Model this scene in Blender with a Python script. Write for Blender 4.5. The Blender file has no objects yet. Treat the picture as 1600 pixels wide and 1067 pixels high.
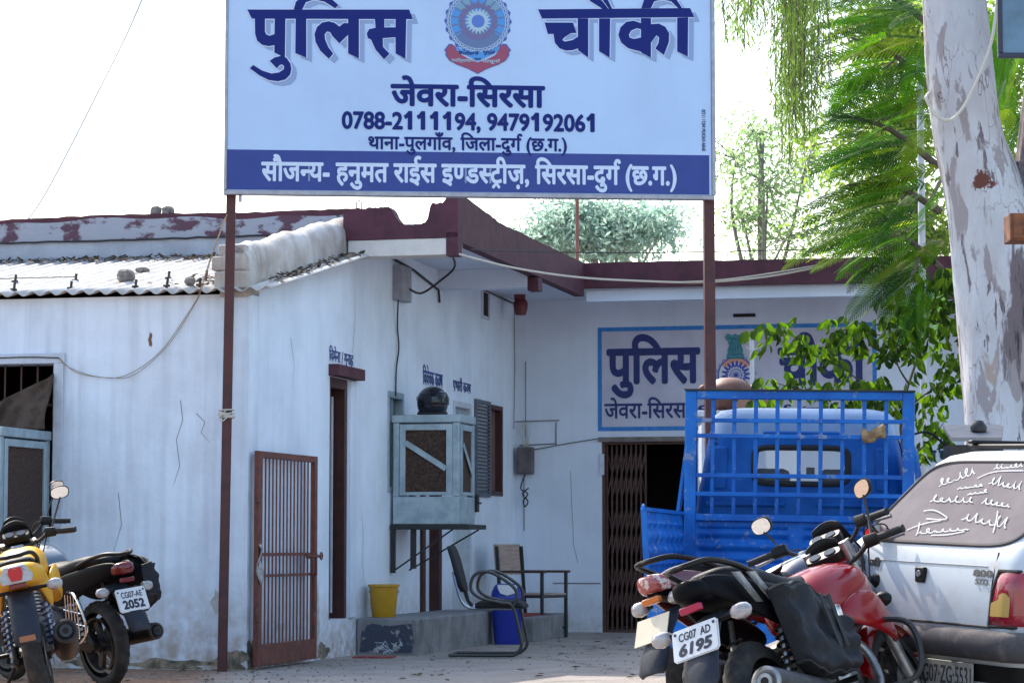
import bpy, bmesh, math, random
from mathutils import Vector, Matrix, Euler
R = math.radians
sc = bpy.context.scene
# ---------------------------------------------------------------- camera, sky, sun, exposure
CAM_H = 0.95; FPX = 4000.0; PITCH = math.atan((850 - 533.5) / FPX)
cd = bpy.data.cameras.new('camera'); cam = bpy.data.objects.new('camera', cd); sc.collection.objects.link(cam)
cd.sensor_width = 36; cd.lens = 36 * FPX / 1600; cd.clip_start = 0.1; cd.clip_end = 3000
cam.location = (0, 0, CAM_H); cam.rotation_euler = (R(90) + PITCH, 0, 0)
sc.camera = cam
SUN = Vector((-0.36, 0.60, 0.71)).normalized()
w = bpy.data.worlds.new("World"); sc.world = w; w.use_nodes = True
nt = w.node_tree; bg = nt.nodes['Background']
sky = nt.nodes.new('ShaderNodeTexSky'); sky.sky_type = 'NISHITA'; sky.sun_disc = False
sky.sun_elevation = math.asin(SUN.z); sky.sun_rotation = math.atan2(SUN.x, SUN.y)
sky.air_density = 1.4; sky.dust_density = 2.5; sky.ozone_density = 1.3
nt.links.new(sky.outputs[0], bg.inputs[0]); bg.inputs[1].default_value = 0.15
sd = bpy.data.lights.new('sun', 'SUN'); sd.energy = 2.6; sd.angle = R(0.53); sd.color = (1, 0.93, 0.82)
sun = bpy.data.objects.new('sun', sd); sc.collection.objects.link(sun)
sun.rotation_euler = SUN.to_track_quat('Z', 'Y').to_euler()
sc.view_settings.view_transform = 'Standard'; sc.view_settings.look = 'None'
sc.view_settings.exposure = 1.45; sc.view_settings.gamma = 1
sc.cycles.max_bounces = 6; sc.cycles.transparent_max_bounces = 12
sc.cycles.use_denoising = True
random.seed(7)

# ---------------------------------------------------------------- measuring helpers
cp_, sp_ = math.cos(PITCH), math.sin(PITCH)
def ray(px, py):
    a = (px - 800) / FPX; b = (533.5 - py) / FPX
    y = cp_ - b * sp_
    return Vector((a / y, 1, (sp_ + b * cp_) / y))
CP = Vector((0, 0, CAM_H))
def P(px, py, d): return CP + ray(px, py) * d
def hit(px, py, p0, n):
    r = ray(px, py); n = Vector(n); return CP + r * ((Vector(p0) - CP).dot(n) / r.dot(n))
def onz(px, py, z=0.0):
    r = ray(px, py); return CP + r * ((z - CAM_H) / r.z)
B0 = Vector((-2.01, 19.5, 0)); BU = Vector((.9728, -.2317, 0)).normalized(); BV = Vector((.2317, .9728, 0)).normalized()
def bw(u, v, z): return B0 + BU * u + BV * v + Vector((0, 0, z))
def bl(p): q = Vector(p) - B0; return Vector((q.dot(BU), q.dot(BV), q.z))
def hv(px, py, v): return bl(hit(px, py, bw(0, v, 0), BV))      # station coords on a plane v = const
def hu(px, py, u): return bl(hit(px, py, bw(u, 0, 0), BU))

# ---------------------------------------------------------------- materials
MATS = {}
def mat(name, col, rough=.6, metal=0.0, var=0.0, vscale=8.0, col2=None, bump=0.0, bscale=40.0, streak=0.0, scol=(.25, .2, .17),
        spec=.5, coat=0.0, wash=0.0, stretch=None, detail=6, ramp=(.42, .62), dirt=0, dcol=(.3, .22, .15), dh=.5, trans=0.0, chips=0.0, chipcol=(.1,.08,.07), chipscale=14, chipth=.62):
    if name in MATS: return MATS[name]
    m = bpy.data.materials.new(name); m.use_nodes = True; MATS[name] = m
    n = m.node_tree.nodes; l = m.node_tree.links; b = n['Principled BSDF']
    b.inputs['Roughness'].default_value = rough; b.inputs['Metallic'].default_value = metal
    b.inputs['Specular IOR Level'].default_value = spec
    if coat: b.inputs['Coat Weight'].default_value = coat; b.inputs['Coat Roughness'].default_value = .08
    tc = n.new('ShaderNodeTexCoord'); src = tc.outputs['Object']
    cur = None
    def rgb(c):
        r = n.new('ShaderNodeRGB'); r.outputs[0].default_value = (*c, 1); return r.outputs[0]
    def noise(scale, vec=None, det=detail, ro=.6):
        t = n.new('ShaderNodeTexNoise'); t.inputs['Scale'].default_value = scale; t.inputs['Detail'].default_value = det
        t.inputs['Roughness'].default_value = ro; l.new(vec or src, t.inputs['Vector']); return t.outputs['Fac']
    def ramped(fac, a, bb):
        r = n.new('ShaderNodeMapRange'); r.inputs[1].default_value = a; r.inputs[2].default_value = bb; l.new(fac, r.inputs[0]); return r.outputs[0]
    def mulv(fac, k):
        q = n.new('ShaderNodeMath'); q.operation = 'MULTIPLY'; l.new(fac, q.inputs[0])
        if isinstance(k, (int, float)): q.inputs[1].default_value = k
        else: l.new(k, q.inputs[1])
        return q.outputs[0]
    def mix(a, bb, fac):
        x = n.new('ShaderNodeMix'); x.data_type = 'RGBA'; l.new(a, x.inputs[6]); l.new(bb, x.inputs[7]); l.new(fac, x.inputs[0]); return x.outputs[2]
    cur = rgb(col); vec = src
    if stretch:
        mp = n.new('ShaderNodeMapping'); mp.inputs['Scale'].default_value = stretch; l.new(src, mp.inputs['Vector']); vec = mp.outputs[0]
    if col2 is not None or var:
        c2 = col2 if col2 is not None else tuple(x * (1 - var) for x in col)
        cur = mix(cur, rgb(c2), ramped(noise(vscale, vec), *ramp))
    if streak:
        mp = n.new('ShaderNodeMapping'); mp.inputs['Scale'].default_value = (5, 5, .28); l.new(src, mp.inputs['Vector'])
        cur = mix(cur, rgb(scol), mulv(ramped(noise(1.6, mp.outputs[0], 8), .48, .8), streak))
        cur = mix(cur, rgb(scol), mulv(ramped(noise(2.2, None, 8, .7), .55, .85), streak * .8))
    if dirt:
        sx = n.new('ShaderNodeSeparateXYZ'); l.new(src, sx.inputs[0])
        nn = mulv(noise(5, None, 8), dh * 1.0)
        sub = n.new('ShaderNodeMath'); sub.operation = 'SUBTRACT'; l.new(sx.outputs[2], sub.inputs[0]); l.new(nn, sub.inputs[1])
        mr = n.new('ShaderNodeMapRange'); mr.inputs[1].default_value = dh * .55; mr.inputs[2].default_value = -dh * .45; l.new(sub.outputs[0], mr.inputs[0])
        cur = mix(cur, rgb(dcol), mulv(mulv(mr.outputs[0], ramped(noise(9, None, 8), .3, .6)), dirt))
    if wash:
        sx2 = n.new('ShaderNodeSeparateXYZ'); l.new(src, sx2.inputs[0])
        a1 = n.new('ShaderNodeMath'); a1.operation = 'MULTIPLY_ADD'; l.new(sx2.outputs[0], a1.inputs[0]); a1.inputs[1].default_value = 2*math.pi/.137; l.new(mulv(noise(3, None, 4), 3.0), a1.inputs[2])
        a2 = n.new('ShaderNodeMath'); a2.operation = 'SINE'; l.new(a1.outputs[0], a2.inputs[0])
        mpw = n.new('ShaderNodeMapping'); mpw.inputs['Scale'].default_value = (2.5, 2.5, .5); l.new(src, mpw.inputs['Vector'])
        cur = mix(cur, rgb(scol), mulv(mulv(ramped(a2.outputs[0], -.2, 1.0), ramped(noise(1.5, mpw.outputs[0], 5), .42, .66)), wash))
    if chips:
        cur = mix(cur, rgb(chipcol), mulv(ramped(noise(chipscale, None, 10, .75), chipth, chipth + .05), chips))
    l.new(cur, b.inputs['Base Color'])
    if bump:
        bp = n.new('ShaderNodeBump'); bp.inputs['Strength'].default_value = bump; bp.inputs['Distance'].default_value = .02
        l.new(noise(bscale, vec, 8), bp.inputs['Height']); l.new(bp.outputs[0], b.inputs['Normal'])
    if trans: b.inputs['Transmission Weight'].default_value = trans
    return m
def leaf_mat(name, c1, c2, tr=.5, trc=None, vs=3.0, rough=.5):
    if name in MATS: return MATS[name]
    m = bpy.data.materials.new(name); m.use_nodes = True; MATS[name] = m
    n = m.node_tree.nodes; l = m.node_tree.links; b = n['Principled BSDF']; out = n['Material Output']; b.inputs['Specular IOR Level'].default_value = .12; rough = .7
    tc = n.new('ShaderNodeTexCoord'); t = n.new('ShaderNodeTexNoise'); t.inputs['Scale'].default_value = vs; t.inputs['Detail'].default_value = 5
    l.new(tc.outputs['Object'], t.inputs['Vector'])
    cr = n.new('ShaderNodeValToRGB'); cr.color_ramp.elements[0].position = .35; cr.color_ramp.elements[1].position = .65
    cr.color_ramp.elements[0].color = (*c1, 1); cr.color_ramp.elements[1].color = (*c2, 1)
    l.new(t.outputs['Fac'], cr.inputs[0]); l.new(cr.outputs[0], b.inputs['Base Color']); b.inputs['Roughness'].default_value = rough
    tl = n.new('ShaderNodeBsdfTranslucent'); mx = n.new('ShaderNodeMixShader'); mx.inputs[0].default_value = tr
    hs = n.new('ShaderNodeMix'); hs.data_type = 'RGBA'; hs.blend_type = 'MULTIPLY'; hs.inputs[0].default_value = 1
    l.new(cr.outputs[0], hs.inputs[6]); hs.inputs[7].default_value = (*(trc or (2.2, 2.4, .8)), 1)
    l.new(hs.outputs[2], tl.inputs[0]); l.new(b.outputs[0], mx.inputs[1]); l.new(tl.outputs[0], mx.inputs[2]); l.new(mx.outputs[0], out.inputs[0])
    return m
def glass_mat(name, col=(.9, .95, .95), alpha=.25, rough=.05):
    if name in MATS: return MATS[name]
    m = bpy.data.materials.new(name); m.use_nodes = True; MATS[name] = m
    n = m.node_tree.nodes; l = m.node_tree.links; b = n['Principled BSDF']; out = n['Material Output']
    b.inputs['Base Color'].default_value = (*col, 1); b.inputs['Roughness'].default_value = rough
    t = n.new('ShaderNodeBsdfTransparent'); mx = n.new('ShaderNodeMixShader'); mx.inputs[0].default_value = alpha
    l.new(t.outputs[0], mx.inputs[1]); l.new(b.outputs[0], mx.inputs[2]); l.new(mx.outputs[0], out.inputs[0])
    return m

# ---------------------------------------------------------------- mesh builder
class MB:
    def __init__(s): s.v = []; s.f = []; s.m = []; s.M = None; s.mi = 0
    def add(s, vs, fs):
        o = len(s.v)
        for p in vs:
            p = Vector(p); s.v.append(s.M @ p if s.M is not None else p)
        for f in fs: s.f.append(tuple(o + i for i in f)); s.m.append(s.mi)
        return s
    def box(s, a, b):
        x0, y0, z0 = [min(p, q) for p, q in zip(a, b)]; x1, y1, z1 = [max(p, q) for p, q in zip(a, b)]
        return s.add([(x0,y0,z0),(x1,y0,z0),(x1,y1,z0),(x0,y1,z0),(x0,y0,z1),(x1,y0,z1),(x1,y1,z1),(x0,y1,z1)],
                     [(3,2,1,0),(4,5,6,7),(0,1,5,4),(1,2,6,5),(2,3,7,6),(3,0,4,7)])
    def bar(s, p, q, w, h, up=(0, 0, 1)):
        p = Vector(p); q = Vector(q); d = (q - p).normalized(); up = Vector(up)
        if abs(d.dot(up)) > .98: up = Vector((1, 0, 0)) if abs(d.x) < .9 else Vector((0, 1, 0))
        r = d.cross(up).normalized() * (w / 2); u = r.cross(d).normalized() * (h / 2)
        vs = [c + a * r + b * u for c in (p, q) for a, b in ((-1,-1),(1,-1),(1,1),(-1,1))]
        return s.add(vs, [(0,1,2,3),(7,6,5,4),(0,4,5,1),(1,5,6,2),(2,6,7,3),(3,7,4,0)])
    def tube(s, pts, r, n=8, caps=True):
        pts = [Vector(p) for p in pts]; k = len(pts); rs = r if isinstance(r, (list, tuple)) else [r] * k
        vs = []; fs = []; prev = None
        for i, p in enumerate(pts):
            d = (pts[min(i+1, k-1)] - pts[max(i-1, 0)])
            d = d.normalized() if d.length > 1e-9 else Vector((0, 0, 1))
            if prev is None:
                a = Vector((0, 0, 1)) if abs(d.z) < .9 else Vector((1, 0, 0)); u = d.cross(a).normalized()
            else:
                u = prev - d * prev.dot(d)
                u = u.normalized() if u.length > 1e-6 else d.orthogonal().normalized()
            prev = u; w2 = d.cross(u)
            for j in range(n):
                t = 2 * math.pi * j / n; vs.append(p + (u * math.cos(t) + w2 * math.sin(t)) * rs[i])
        for i in range(k - 1):
            for j in range(n):
                a = i*n+j; b = i*n+(j+1) % n; fs.append((a, b, b+n, a+n))
        if caps: fs.append(tuple(range(n-1, -1, -1))); fs.append(tuple((k-1)*n+j for j in range(n)))
        return s.add(vs, fs)
    def loft(s, rings, caps=True, closed=True):
        n = len(rings[0]); vs = [p for r in rings for p in r]; fs = []
        for i in range(len(rings) - 1):
            for j in range(n if closed else n - 1):
                a = i*n+j; b = i*n+(j+1) % n; fs.append((a, b, b+n, a+n))
        if caps: fs.append(tuple(range(n-1, -1, -1))); fs.append(tuple((len(rings)-1)*n+j for j in range(n)))
        return s.add(vs, fs)
    def lathe(s, prof, c=(0, 0, 0), axis=(0, 0, 1), n=24, caps=False):
        c = Vector(c); ax = Vector(axis).normalized(); u = ax.orthogonal().normalized(); w2 = ax.cross(u)
        rings = [[c + ax * h + (u * math.cos(2*math.pi*j/n) + w2 * math.sin(2*math.pi*j/n)) * max(r, 1e-4) for j in range(n)] for r, h in prof]
        return s.loft(rings, caps)
    def ball(s, c, r, n=12, sq=(1, 1, 1)):
        c = Vector(c); rr = r
        rings = []
        for i in range(n // 2 + 1):
            t = math.pi * i / (n // 2); rad = max(math.sin(t), 1e-3)
            rings.append([c + Vector((math.cos(2*math.pi*j/n)*rad*rr*sq[0], math.sin(2*math.pi*j/n)*rad*rr*sq[1], -math.cos(t)*rr*sq[2])) for j in range(n)])
        return s.loft(rings)
    def prism(s, poly, o, ux, uy, t):
        """flat polygon (2d points) on frame o, ux, uy, thickened by t along ux x uy"""
        o = Vector(o); ux = Vector(ux); uy = Vector(uy); nz = ux.cross(uy).normalized() * t; n = len(poly)
        area = sum(poly[i][0]*poly[(i+1) % n][1] - poly[(i+1) % n][0]*poly[i][1] for i in range(n))
        if area < 0: poly = poly[::-1]
        a = [o + ux*x + uy*y for x, y in poly]
        vs = a + [p + nz for p in a]
        fs = [tuple(range(n-1, -1, -1)), tuple(range(n, 2*n))] + [(i, (i+1) % n, (i+1) % n+n, i+n) for i in range(n)]
        return s.add(vs, fs)
    def quad(s, a, b, c, d): return s.add([a, b, c, d], [(0, 1, 2, 3)])
    def grid(s, fn, nu, nv):
        vs = [fn(i/nu, j/nv) for j in range(nv+1) for i in range(nu+1)]
        fs = [(j*(nu+1)+i, j*(nu+1)+i+1, (j+1)*(nu+1)+i+1, (j+1)*(nu+1)+i) for j in range(nv) for i in range(nu)]
        return s.add(vs, fs)
    def build(s, name, mats, parent=None, bev=0.0, smooth=40, solid=0.0, sub=0):
        me = bpy.data.meshes.new(name); me.from_pydata([tuple(p) for p in s.v], [], s.f); 
        if not isinstance(mats, (list, tuple)): mats = [mats]
        for m in mats: me.materials.append(m)
        me.polygons.foreach_set('material_index', s.m)
        me.validate(); me.update()
        if smooth:
            me.polygons.foreach_set('use_smooth', [True] * len(me.polygons)); me.set_sharp_from_angle(angle=R(smooth))
        o = bpy.data.objects.new(name, me); sc.collection.objects.link(o)
        if parent: o.parent = parent
        if solid: 
            md = o.modifiers.new('solid', 'SOLIDIFY'); md.thickness = solid; md.offset = 0
        if sub: md = o.modifiers.new('sub', 'SUBSURF'); md.levels = sub; md.render_levels = sub
        if bev:
            md = o.modifiers.new('bevel', 'BEVEL'); md.width = bev; md.segments = 2; md.limit_method = 'ANGLE'; md.angle_limit = R(35)
        return o
def thing(name, label, cat, loc=(0, 0, 0), rot=(0, 0, 0), group=None):
    o = bpy.data.objects.new(name, None); sc.collection.objects.link(o); o.location = loc; o.rotation_euler = rot
    o.empty_display_size = .1; o['label'] = label; o['category'] = cat
    if group: o['group'] = group
    return o
def tag(o, label, cat, group=None):
    o['label'] = label; o['category'] = cat
    if group: o['group'] = group
    return o
def rebase(o, loc):
    """move the origin of a one-mesh thing to its base"""
    loc = Vector(loc); o.data.transform(Matrix.Translation(-loc)); o.location = loc; return o
def arc(c, r, a0, a1, n, ax=(1, 0, 0), ay=(0, 0, 1)):
    c = Vector(c); ax = Vector(ax); ay = Vector(ay)
    return [c + ax*(r*math.cos(R(a0+(a1-a0)*i/n))) + ay*(r*math.sin(R(a0+(a1-a0)*i/n))) for i in range(n+1)]
def smooth_path(pts, k=6):
    pts = [Vector(p) for p in pts]; out = []
    for i in range(len(pts) - 1):
        p0 = pts[max(i-1, 0)]; p1 = pts[i]; p2 = pts[i+1]; p3 = pts[min(i+2, len(pts)-1)]
        for j in range(k):
            t = j / k
            out.append(.5 * ((2*p1) + (p2-p0)*t + (2*p0-5*p1+4*p2-p3)*t*t + (-p0+3*p1-3*p2+p3)*t*t*t))
    return out + [pts[-1]]
def sag(a, b, s, n=16):
    a = Vector(a); b = Vector(b); return [a.lerp(b, i/n) + Vector((0, 0, -4*s*(i/n)*(1-i/n))) for i in range(n+1)]
def sect(c, hw, hh, n=16, e=2.6, tilt=None, ax=(0, 1, 0), az=(0, 0, 1)):
    """superellipse ring"""
    c = Vector(c); ax = Vector(ax); az = Vector(az); out = []
    for j in range(n):
        t = 2*math.pi*j/n; ct, st = math.cos(t), math.sin(t)
        out.append(c + ax*(hw*math.copysign(abs(ct)**(2/e), ct)) + az*(hh*math.copysign(abs(st)**(2/e), st)))
    return out

# ---------------------------------------------------------------- lettering
def glyph_mesh(s):
    cu = bpy.data.curves.new('g', 'FONT'); cu.body = s; cu.size = 1.0; cu.resolution_u = 4
    ob = bpy.data.objects.new('g', cu); sc.collection.objects.link(ob)
    bpy.context.view_layer.update(); dg = bpy.context.evaluated_depsgraph_get()
    me = ob.evaluated_get(dg).to_mesh()
    v = [(p.co.x, p.co.y) for p in me.vertices]; f = [tuple(p.vertices) for p in me.polygons]
    ob.to_mesh_clear(); bpy.data.objects.remove(ob); bpy.data.curves.remove(cu)
    return v, f
_adv = {}
def advance(s):
    if s not in _adv:
        a = glyph_mesh('|' + s + '|')[0]; b = glyph_mesh('||')[0]
        _adv[s] = max(x for x, y in a) - max(x for x, y in b)
    return _adv[s]
def clip_x(v, f, xm):
    bm = bmesh.new(); vs = [bm.verts.new((x, y, 0)) for x, y in v]
    for q in f:
        try: bm.faces.new([vs[i] for i in q])
        except ValueError: pass
    bmesh.ops.bisect_plane(bm, geom=bm.verts[:] + bm.edges[:] + bm.faces[:], plane_co=(xm, 0, 0), plane_no=(1, 0, 0), clear_outer=True)
    bm.verts.index_update(); vv = [(p.co.x, p.co.y) for p in bm.verts]; ff = [tuple(p.index for p in q.verts) for q in bm.faces]
    bm.free(); return vv, ff
def stroke2(pts, w):
    """flat ribbon along a 2d polyline -> verts, quads"""
    n = len(pts); v = []; f = []
    for i, (x, y) in enumerate(pts):
        x0, y0 = pts[max(i-1, 0)]; x1, y1 = pts[min(i+1, n-1)]; dx, dy = x1-x0, y1-y0; L = math.hypot(dx, dy) or 1
        ww = w[i] if isinstance(w, (list, tuple)) else w
        v += [(x - dy/L*ww/2, y + dx/L*ww/2), (x + dy/L*ww/2, y - dx/L*ww/2)]
    for i in range(n-1): f.append((2*i, 2*i+1, 2*i+3, 2*i+2))
    return v, f
def layout(toks, track=0.0):
    """tokens: plain text in visual order; '~x' half letter; '@r' reph; '@c' ra-caret; '@d' ra-stroke"""
    V = []; F = []; x = 0.0; lastw = .6
    def put(v, f, dx):
        o = len(V); V.extend((a+dx, b) for a, b in v); F.extend(tuple(o+i for i in q) for q in f)
    for t in toks:
        if t == '@r':
            put(*stroke2([(-.13, .64), (-.15, .74), (-.09, .83), (-.0, .83), (.05, .76)], .075), x); continue
        if t == '@c':
            put(*stroke2([(-.14, -.16), (0, -.02), (.14, -.16)], .06), x - lastw/2); continue
        if t == '@d':
            put(*stroke2([(-.17, .06), (-.36, -.06)], .06), x); continue
        if t == '#1':
            put(*stroke2([(.33, 0), (.33, .73)], .14), x); put(*stroke2([(.10, .50), (.20, .56), (.30, .68)], [.11, .11, .10]), x); x += .60; continue
        if t[0] == '~':
            v, f = glyph_mesh(t[1:]); xm = max(a for a, b in v) - (.178 if t[1:] != 'क' else .22)
            v, f = clip_x(v, f, xm); put(v, f, x); x += xm + track; lastw = xm; continue
        for ch in split_clusters(t):
            v, f = glyph_mesh(ch)
            put(v, f, x); a = advance(ch); x += a + (track if a > .05 else 0); lastw = a
    return V, F
def split_clusters(t):
    if track_free(t): return [t]
    return [t]
def track_free(t): return True
def letters(mb, toks, place, bold=0.0, dz=.0004, x0=0, x1=1, y0=0, y1=1):
    """fit text into the box (x0..x1, y0..y1) of the 2d frame; place(x, y, h) -> 3d"""
    if isinstance(toks, str): toks = [toks]
    V, F = layout(toks)
    ax = min(v[0] for v in V); bx = max(v[0] for v in V); ay = min(v[1] for v in V); by = max(v[1] for v in V)
    sx = (x1-x0)/(bx-ax); sy = (y1-y0)/(by-ay)
    offs = [(0, 0)]
    if bold: offs += [(bold*math.cos(R(a)), bold*math.sin(R(a))) for a in range(0, 360, 45)]
    for k, (ox, oy) in enumerate(offs):
        mb.add([place(x0 + (x-ax+ox)*sx, y0 + (y-ay+oy)*sy, k*dz) for x, y in V], F)
    return mb
def plane_place(o, ux, uy, base=.002):
    o = Vector(o); ux = Vector(ux); uy = Vector(uy); n = ux.cross(uy).normalized()
    return lambda x, y, h: o + ux*x + uy*y + n*(base + h)
def poly2(mb, pts, place, h=0):
    """concave polygon -> triangulated flat face"""
    from mathutils.geometry import tessellate_polygon
    tris = tessellate_polygon([[Vector((x, y, 0)) for x, y in pts]])
    q = [place(x, y, h) for x, y in pts]; fs = []
    for a, b, c in tris:
        (xa, ya), (xb, yb), (xc, yc) = pts[a], pts[b], pts[c]
        fs.append((a, b, c) if (xb-xa)*(yc-ya)-(xc-xa)*(yb-ya) > 0 else (a, c, b))
    mb.add(q, fs); return mb
# ---------------------------------------------------------------- shared materials
WALL = mat('white_wall_paint', (.72, .81, .94), .85, var=.12, vscale=2.0, bump=.25, bscale=18, streak=.45, wash=.32, chips=.4, chipth=.68, chipscale=6, chipcol=(.22, .21, .24), scol=(.36, .38, .44), dirt=.85, dcol=(.33, .24, .17), dh=.75)
WALLS = mat('white_side_wall_paint', (.70, .79, .92), .85, var=.12, vscale=1.6, bump=.22, bscale=16, streak=.18, chips=.3, chipth=.70, chipscale=5, chipcol=(.25, .25, .28), scol=(.40, .40, .42), dirt=.8, dcol=(.33, .24, .17), dh=.6)
WALL2 = mat('white_wall_paint_clean', (.64, .71, .84), .85, chips=.3, chipth=.70, chipscale=5, chipcol=(.25, .25, .28), var=.1, vscale=1.2, bump=.2, bscale=14, streak=.16, scol=(.36, .38, .43), dirt=.6, dcol=(.36, .30, .25), dh=.5)
MAROON = mat('maroon_oxide_paint', (.085, .022, .038), .8, var=.35, vscale=5, bump=.3, bscale=25, streak=.25, scol=(.09, .04, .05))
MAROONP = mat('maroon_paint_peeling', (.095, .045, .07), .85, col2=(.30, .32, .38), vscale=2.6, ramp=(.45, .50), bump=.4, bscale=20, stretch=(1, 1, 1.6), detail=9)
CEMENT = mat('old_cement', (.36, .35, .34), .9, var=.35, vscale=7, bump=.5, bscale=22, streak=.3, scol=(.16, .15, .14))
PLASTER = mat('weathered_white_plaster', (.52, .50, .48), .9, col2=(.33, .28, .24), vscale=3, ramp=(.42, .7), bump=.5, bscale=18, streak=.75, scol=(.20, .15, .13))
ASB = mat('asbestos_sheet', (.50, .48, .46), .85, col2=(.36, .34, .31), vscale=5, ramp=(.5, .75), bump=.3, bscale=30)
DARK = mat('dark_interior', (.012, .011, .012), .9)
BROWNP = mat('brown_door_paint', (.055, .014, .012), .55, var=.3, vscale=9, bump=.15, bscale=30)
RUST = mat('red_oxide_steel', (.16, .045, .03), .6, col2=(.09, .03, .022), vscale=12, bump=.2, bscale=60, chips=.5, chipcol=(.45, .4, .36), chipscale=9)
GATEM = mat('brown_gate_steel', (.08, .032, .026), .6, var=.4, vscale=15)
WHITEP = mat('white_frame_paint', (.52, .57, .66), .6, var=.12, vscale=12, bump=.1)
BLUEPAINT = mat('navy_letter_paint', (.018, .03, .16), .7, var=.2, vscale=20)
SKYBLUE = mat('bright_blue_paint', (.03, .22, .62), .7, var=.25, vscale=20)
FADED = mat('faded_blue_lettering', (.05, .09, .33), .8, var=.4, vscale=60)
GREYG = mat('grey_glass_pane', (.10, .13, .18), .15, spec=.6, var=.3, vscale=3)
BLACKM = mat('black_steel', (.015, .015, .017), .5, var=.3, vscale=30)
CABLE = mat('black_cable', (.02, .02, .022), .6)
CABLEW = mat('pale_cable', (.5, .47, .42), .6)
GALV = mat('galvanised_sheet', (.36, .45, .50), .5, metal=.35, col2=(.25, .33, .38), vscale=7, bump=.15, bscale=40, streak=.25, scol=(.2, .18, .16), chips=.35, chipcol=(.16, .12, .1), chipscale=16)
WOODWOOL = mat('wood_wool_pad', (.10, .055, .04), .95, col2=(.035, .02, .016), vscale=60, ramp=(.4, .6), bump=1.0, bscale=120)
STONE = mat('grey_stone', (.22, .20, .19), .9, var=.5, vscale=20, bump=.8, bscale=50)

# ---------------------------------------------------------------- ground
def ground_mat():
    m = bpy.data.materials.new('yard_ground'); m.use_nodes = True
    n = m.node_tree.nodes; l = m.node_tree.links; b = n['Principled BSDF']; b.inputs['Roughness'].default_value = .95
    tc = n.new('ShaderNodeTexCoord'); S = tc.outputs['Object']
    def nz(sc_, d=8, ro=.6):
        t = n.new('ShaderNodeTexNoise'); t.inputs['Scale'].default_value = sc_; t.inputs['Detail'].default_value = d; t.inputs['Roughness'].default_value = ro
        l.new(S, t.inputs[0]); return t.outputs['Fac']
    def ramp(f, stops):
        r = n.new('ShaderNodeValToRGB'); e = r.color_ramp.elements
        while len(e) < len(stops): e.new(.5)
        for k, (p, c) in enumerate(stops): e[k].position = p; e[k].color = (*c, 1)
        l.new(f, r.inputs[0]); return r.outputs[0]
    conc = ramp(nz(2.2), [(.3, (.26, .22, .195)), (.5, (.33, .285, .25)), (.72, (.40, .345, .305))])
    grit = ramp(nz(38, 6), [(.35, (.55, .55, .55)), (.6, (1, 1, 1))])
    mm = n.new('ShaderNodeMix'); mm.data_type = 'RGBA'; mm.blend_type = 'MULTIPLY'; mm.inputs[0].default_value = .45; l.new(conc, mm.inputs[6]); l.new(grit, mm.inputs[7])
    dirt = ramp(nz(5), [(.3, (.22, .115, .065)), (.55, (.32, .18, .11)), (.75, (.42, .27, .18))])
    peb = ramp(nz(30, 8, .7), [(.42, (.5, .48, .45)), (.6, (1, 1, 1))])
    m2 = n.new('ShaderNodeMix'); m2.data_type = 'RGBA'; m2.blend_type = 'MULTIPLY'; m2.inputs[0].default_value = .8; l.new(dirt, m2.inputs[6]); l.new(peb, m2.inputs[7])
    sx = n.new('ShaderNodeSeparateXYZ'); l.new(S, sx.inputs[0])
    ad = n.new('ShaderNodeMath'); ad.operation = 'MULTIPLY_ADD'; l.new(nz(1.3), ad.inputs[0]); ad.inputs[1].default_value = 1.2; l.new(sx.outputs[0], ad.inputs[2])
    mr = n.new('ShaderNodeMapRange'); mr.inputs[1].default_value = -1.75; mr.inputs[2].default_value = -1.25; l.new(ad.outputs[0], mr.inputs[0])
    m3 = n.new('ShaderNodeMix'); m3.data_type = 'RGBA'; l.new(mr.outputs[0], m3.inputs[0]); l.new(m2.outputs[2], m3.inputs[6]); l.new(mm.outputs[2], m3.inputs[7])
    vo = n.new('ShaderNodeTexVoronoi'); vo.feature = 'DISTANCE_TO_EDGE'; vo.inputs['Scale'].default_value = .42
    dn = n.new('ShaderNodeTexNoise'); dn.inputs['Scale'].default_value = 2.5; dn.inputs['Detail'].default_value = 6; l.new(S, dn.inputs[0])
    vm = n.new('ShaderNodeMixRGB'); vm.inputs[0].default_value = .35; l.new(S, vm.inputs[1]); l.new(dn.outputs['Color'], vm.inputs[2]); l.new(vm.outputs[0], vo.inputs['Vector'])
    ck = n.new('ShaderNodeMapRange'); ck.inputs[1].default_value = .010; ck.inputs[2].default_value = .002; ck.inputs[4].default_value = .6; l.new(vo.outputs['Distance'], ck.inputs[0])
    m4 = n.new('ShaderNodeMix'); m4.data_type = 'RGBA'; l.new(ck.outputs[0], m4.inputs[0]); l.new(m3.outputs[2], m4.inputs[6]); m4.inputs[7].default_value = (.10, .085, .075, 1)
    sm = n.new('ShaderNodeMapRange'); sm.inputs[1].default_value = .56; sm.inputs[2].default_value = .72; sm.inputs[4].default_value = .5; l.new(nz(.9, 9, .65), sm.inputs[0])
    m5 = n.new('ShaderNodeMix'); m5.data_type = 'RGBA'; l.new(sm.outputs[0], m5.inputs[0]); l.new(m4.outputs[2], m5.inputs[6]); m5.inputs[7].default_value = (.15, .125, .115, 1)
    l.new(m5.outputs[2], b.inputs['Base Color'])
    bp = n.new('ShaderNodeBump'); bp.inputs['Strength'].default_value = .6; bp.inputs['Distance'].default_value = .03; l.new(nz(24), bp.inputs['Height']); l.new(bp.outputs[0], b.inputs['Normal'])
    return m
g = MB(); g.quad((-600, -300, 0), (600, -300, 0), (600, 1500, 0), (-600, 1500, 0))
go = g.build('ground', ground_mat(), smooth=0); go['kind'] = 'structure'

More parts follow.
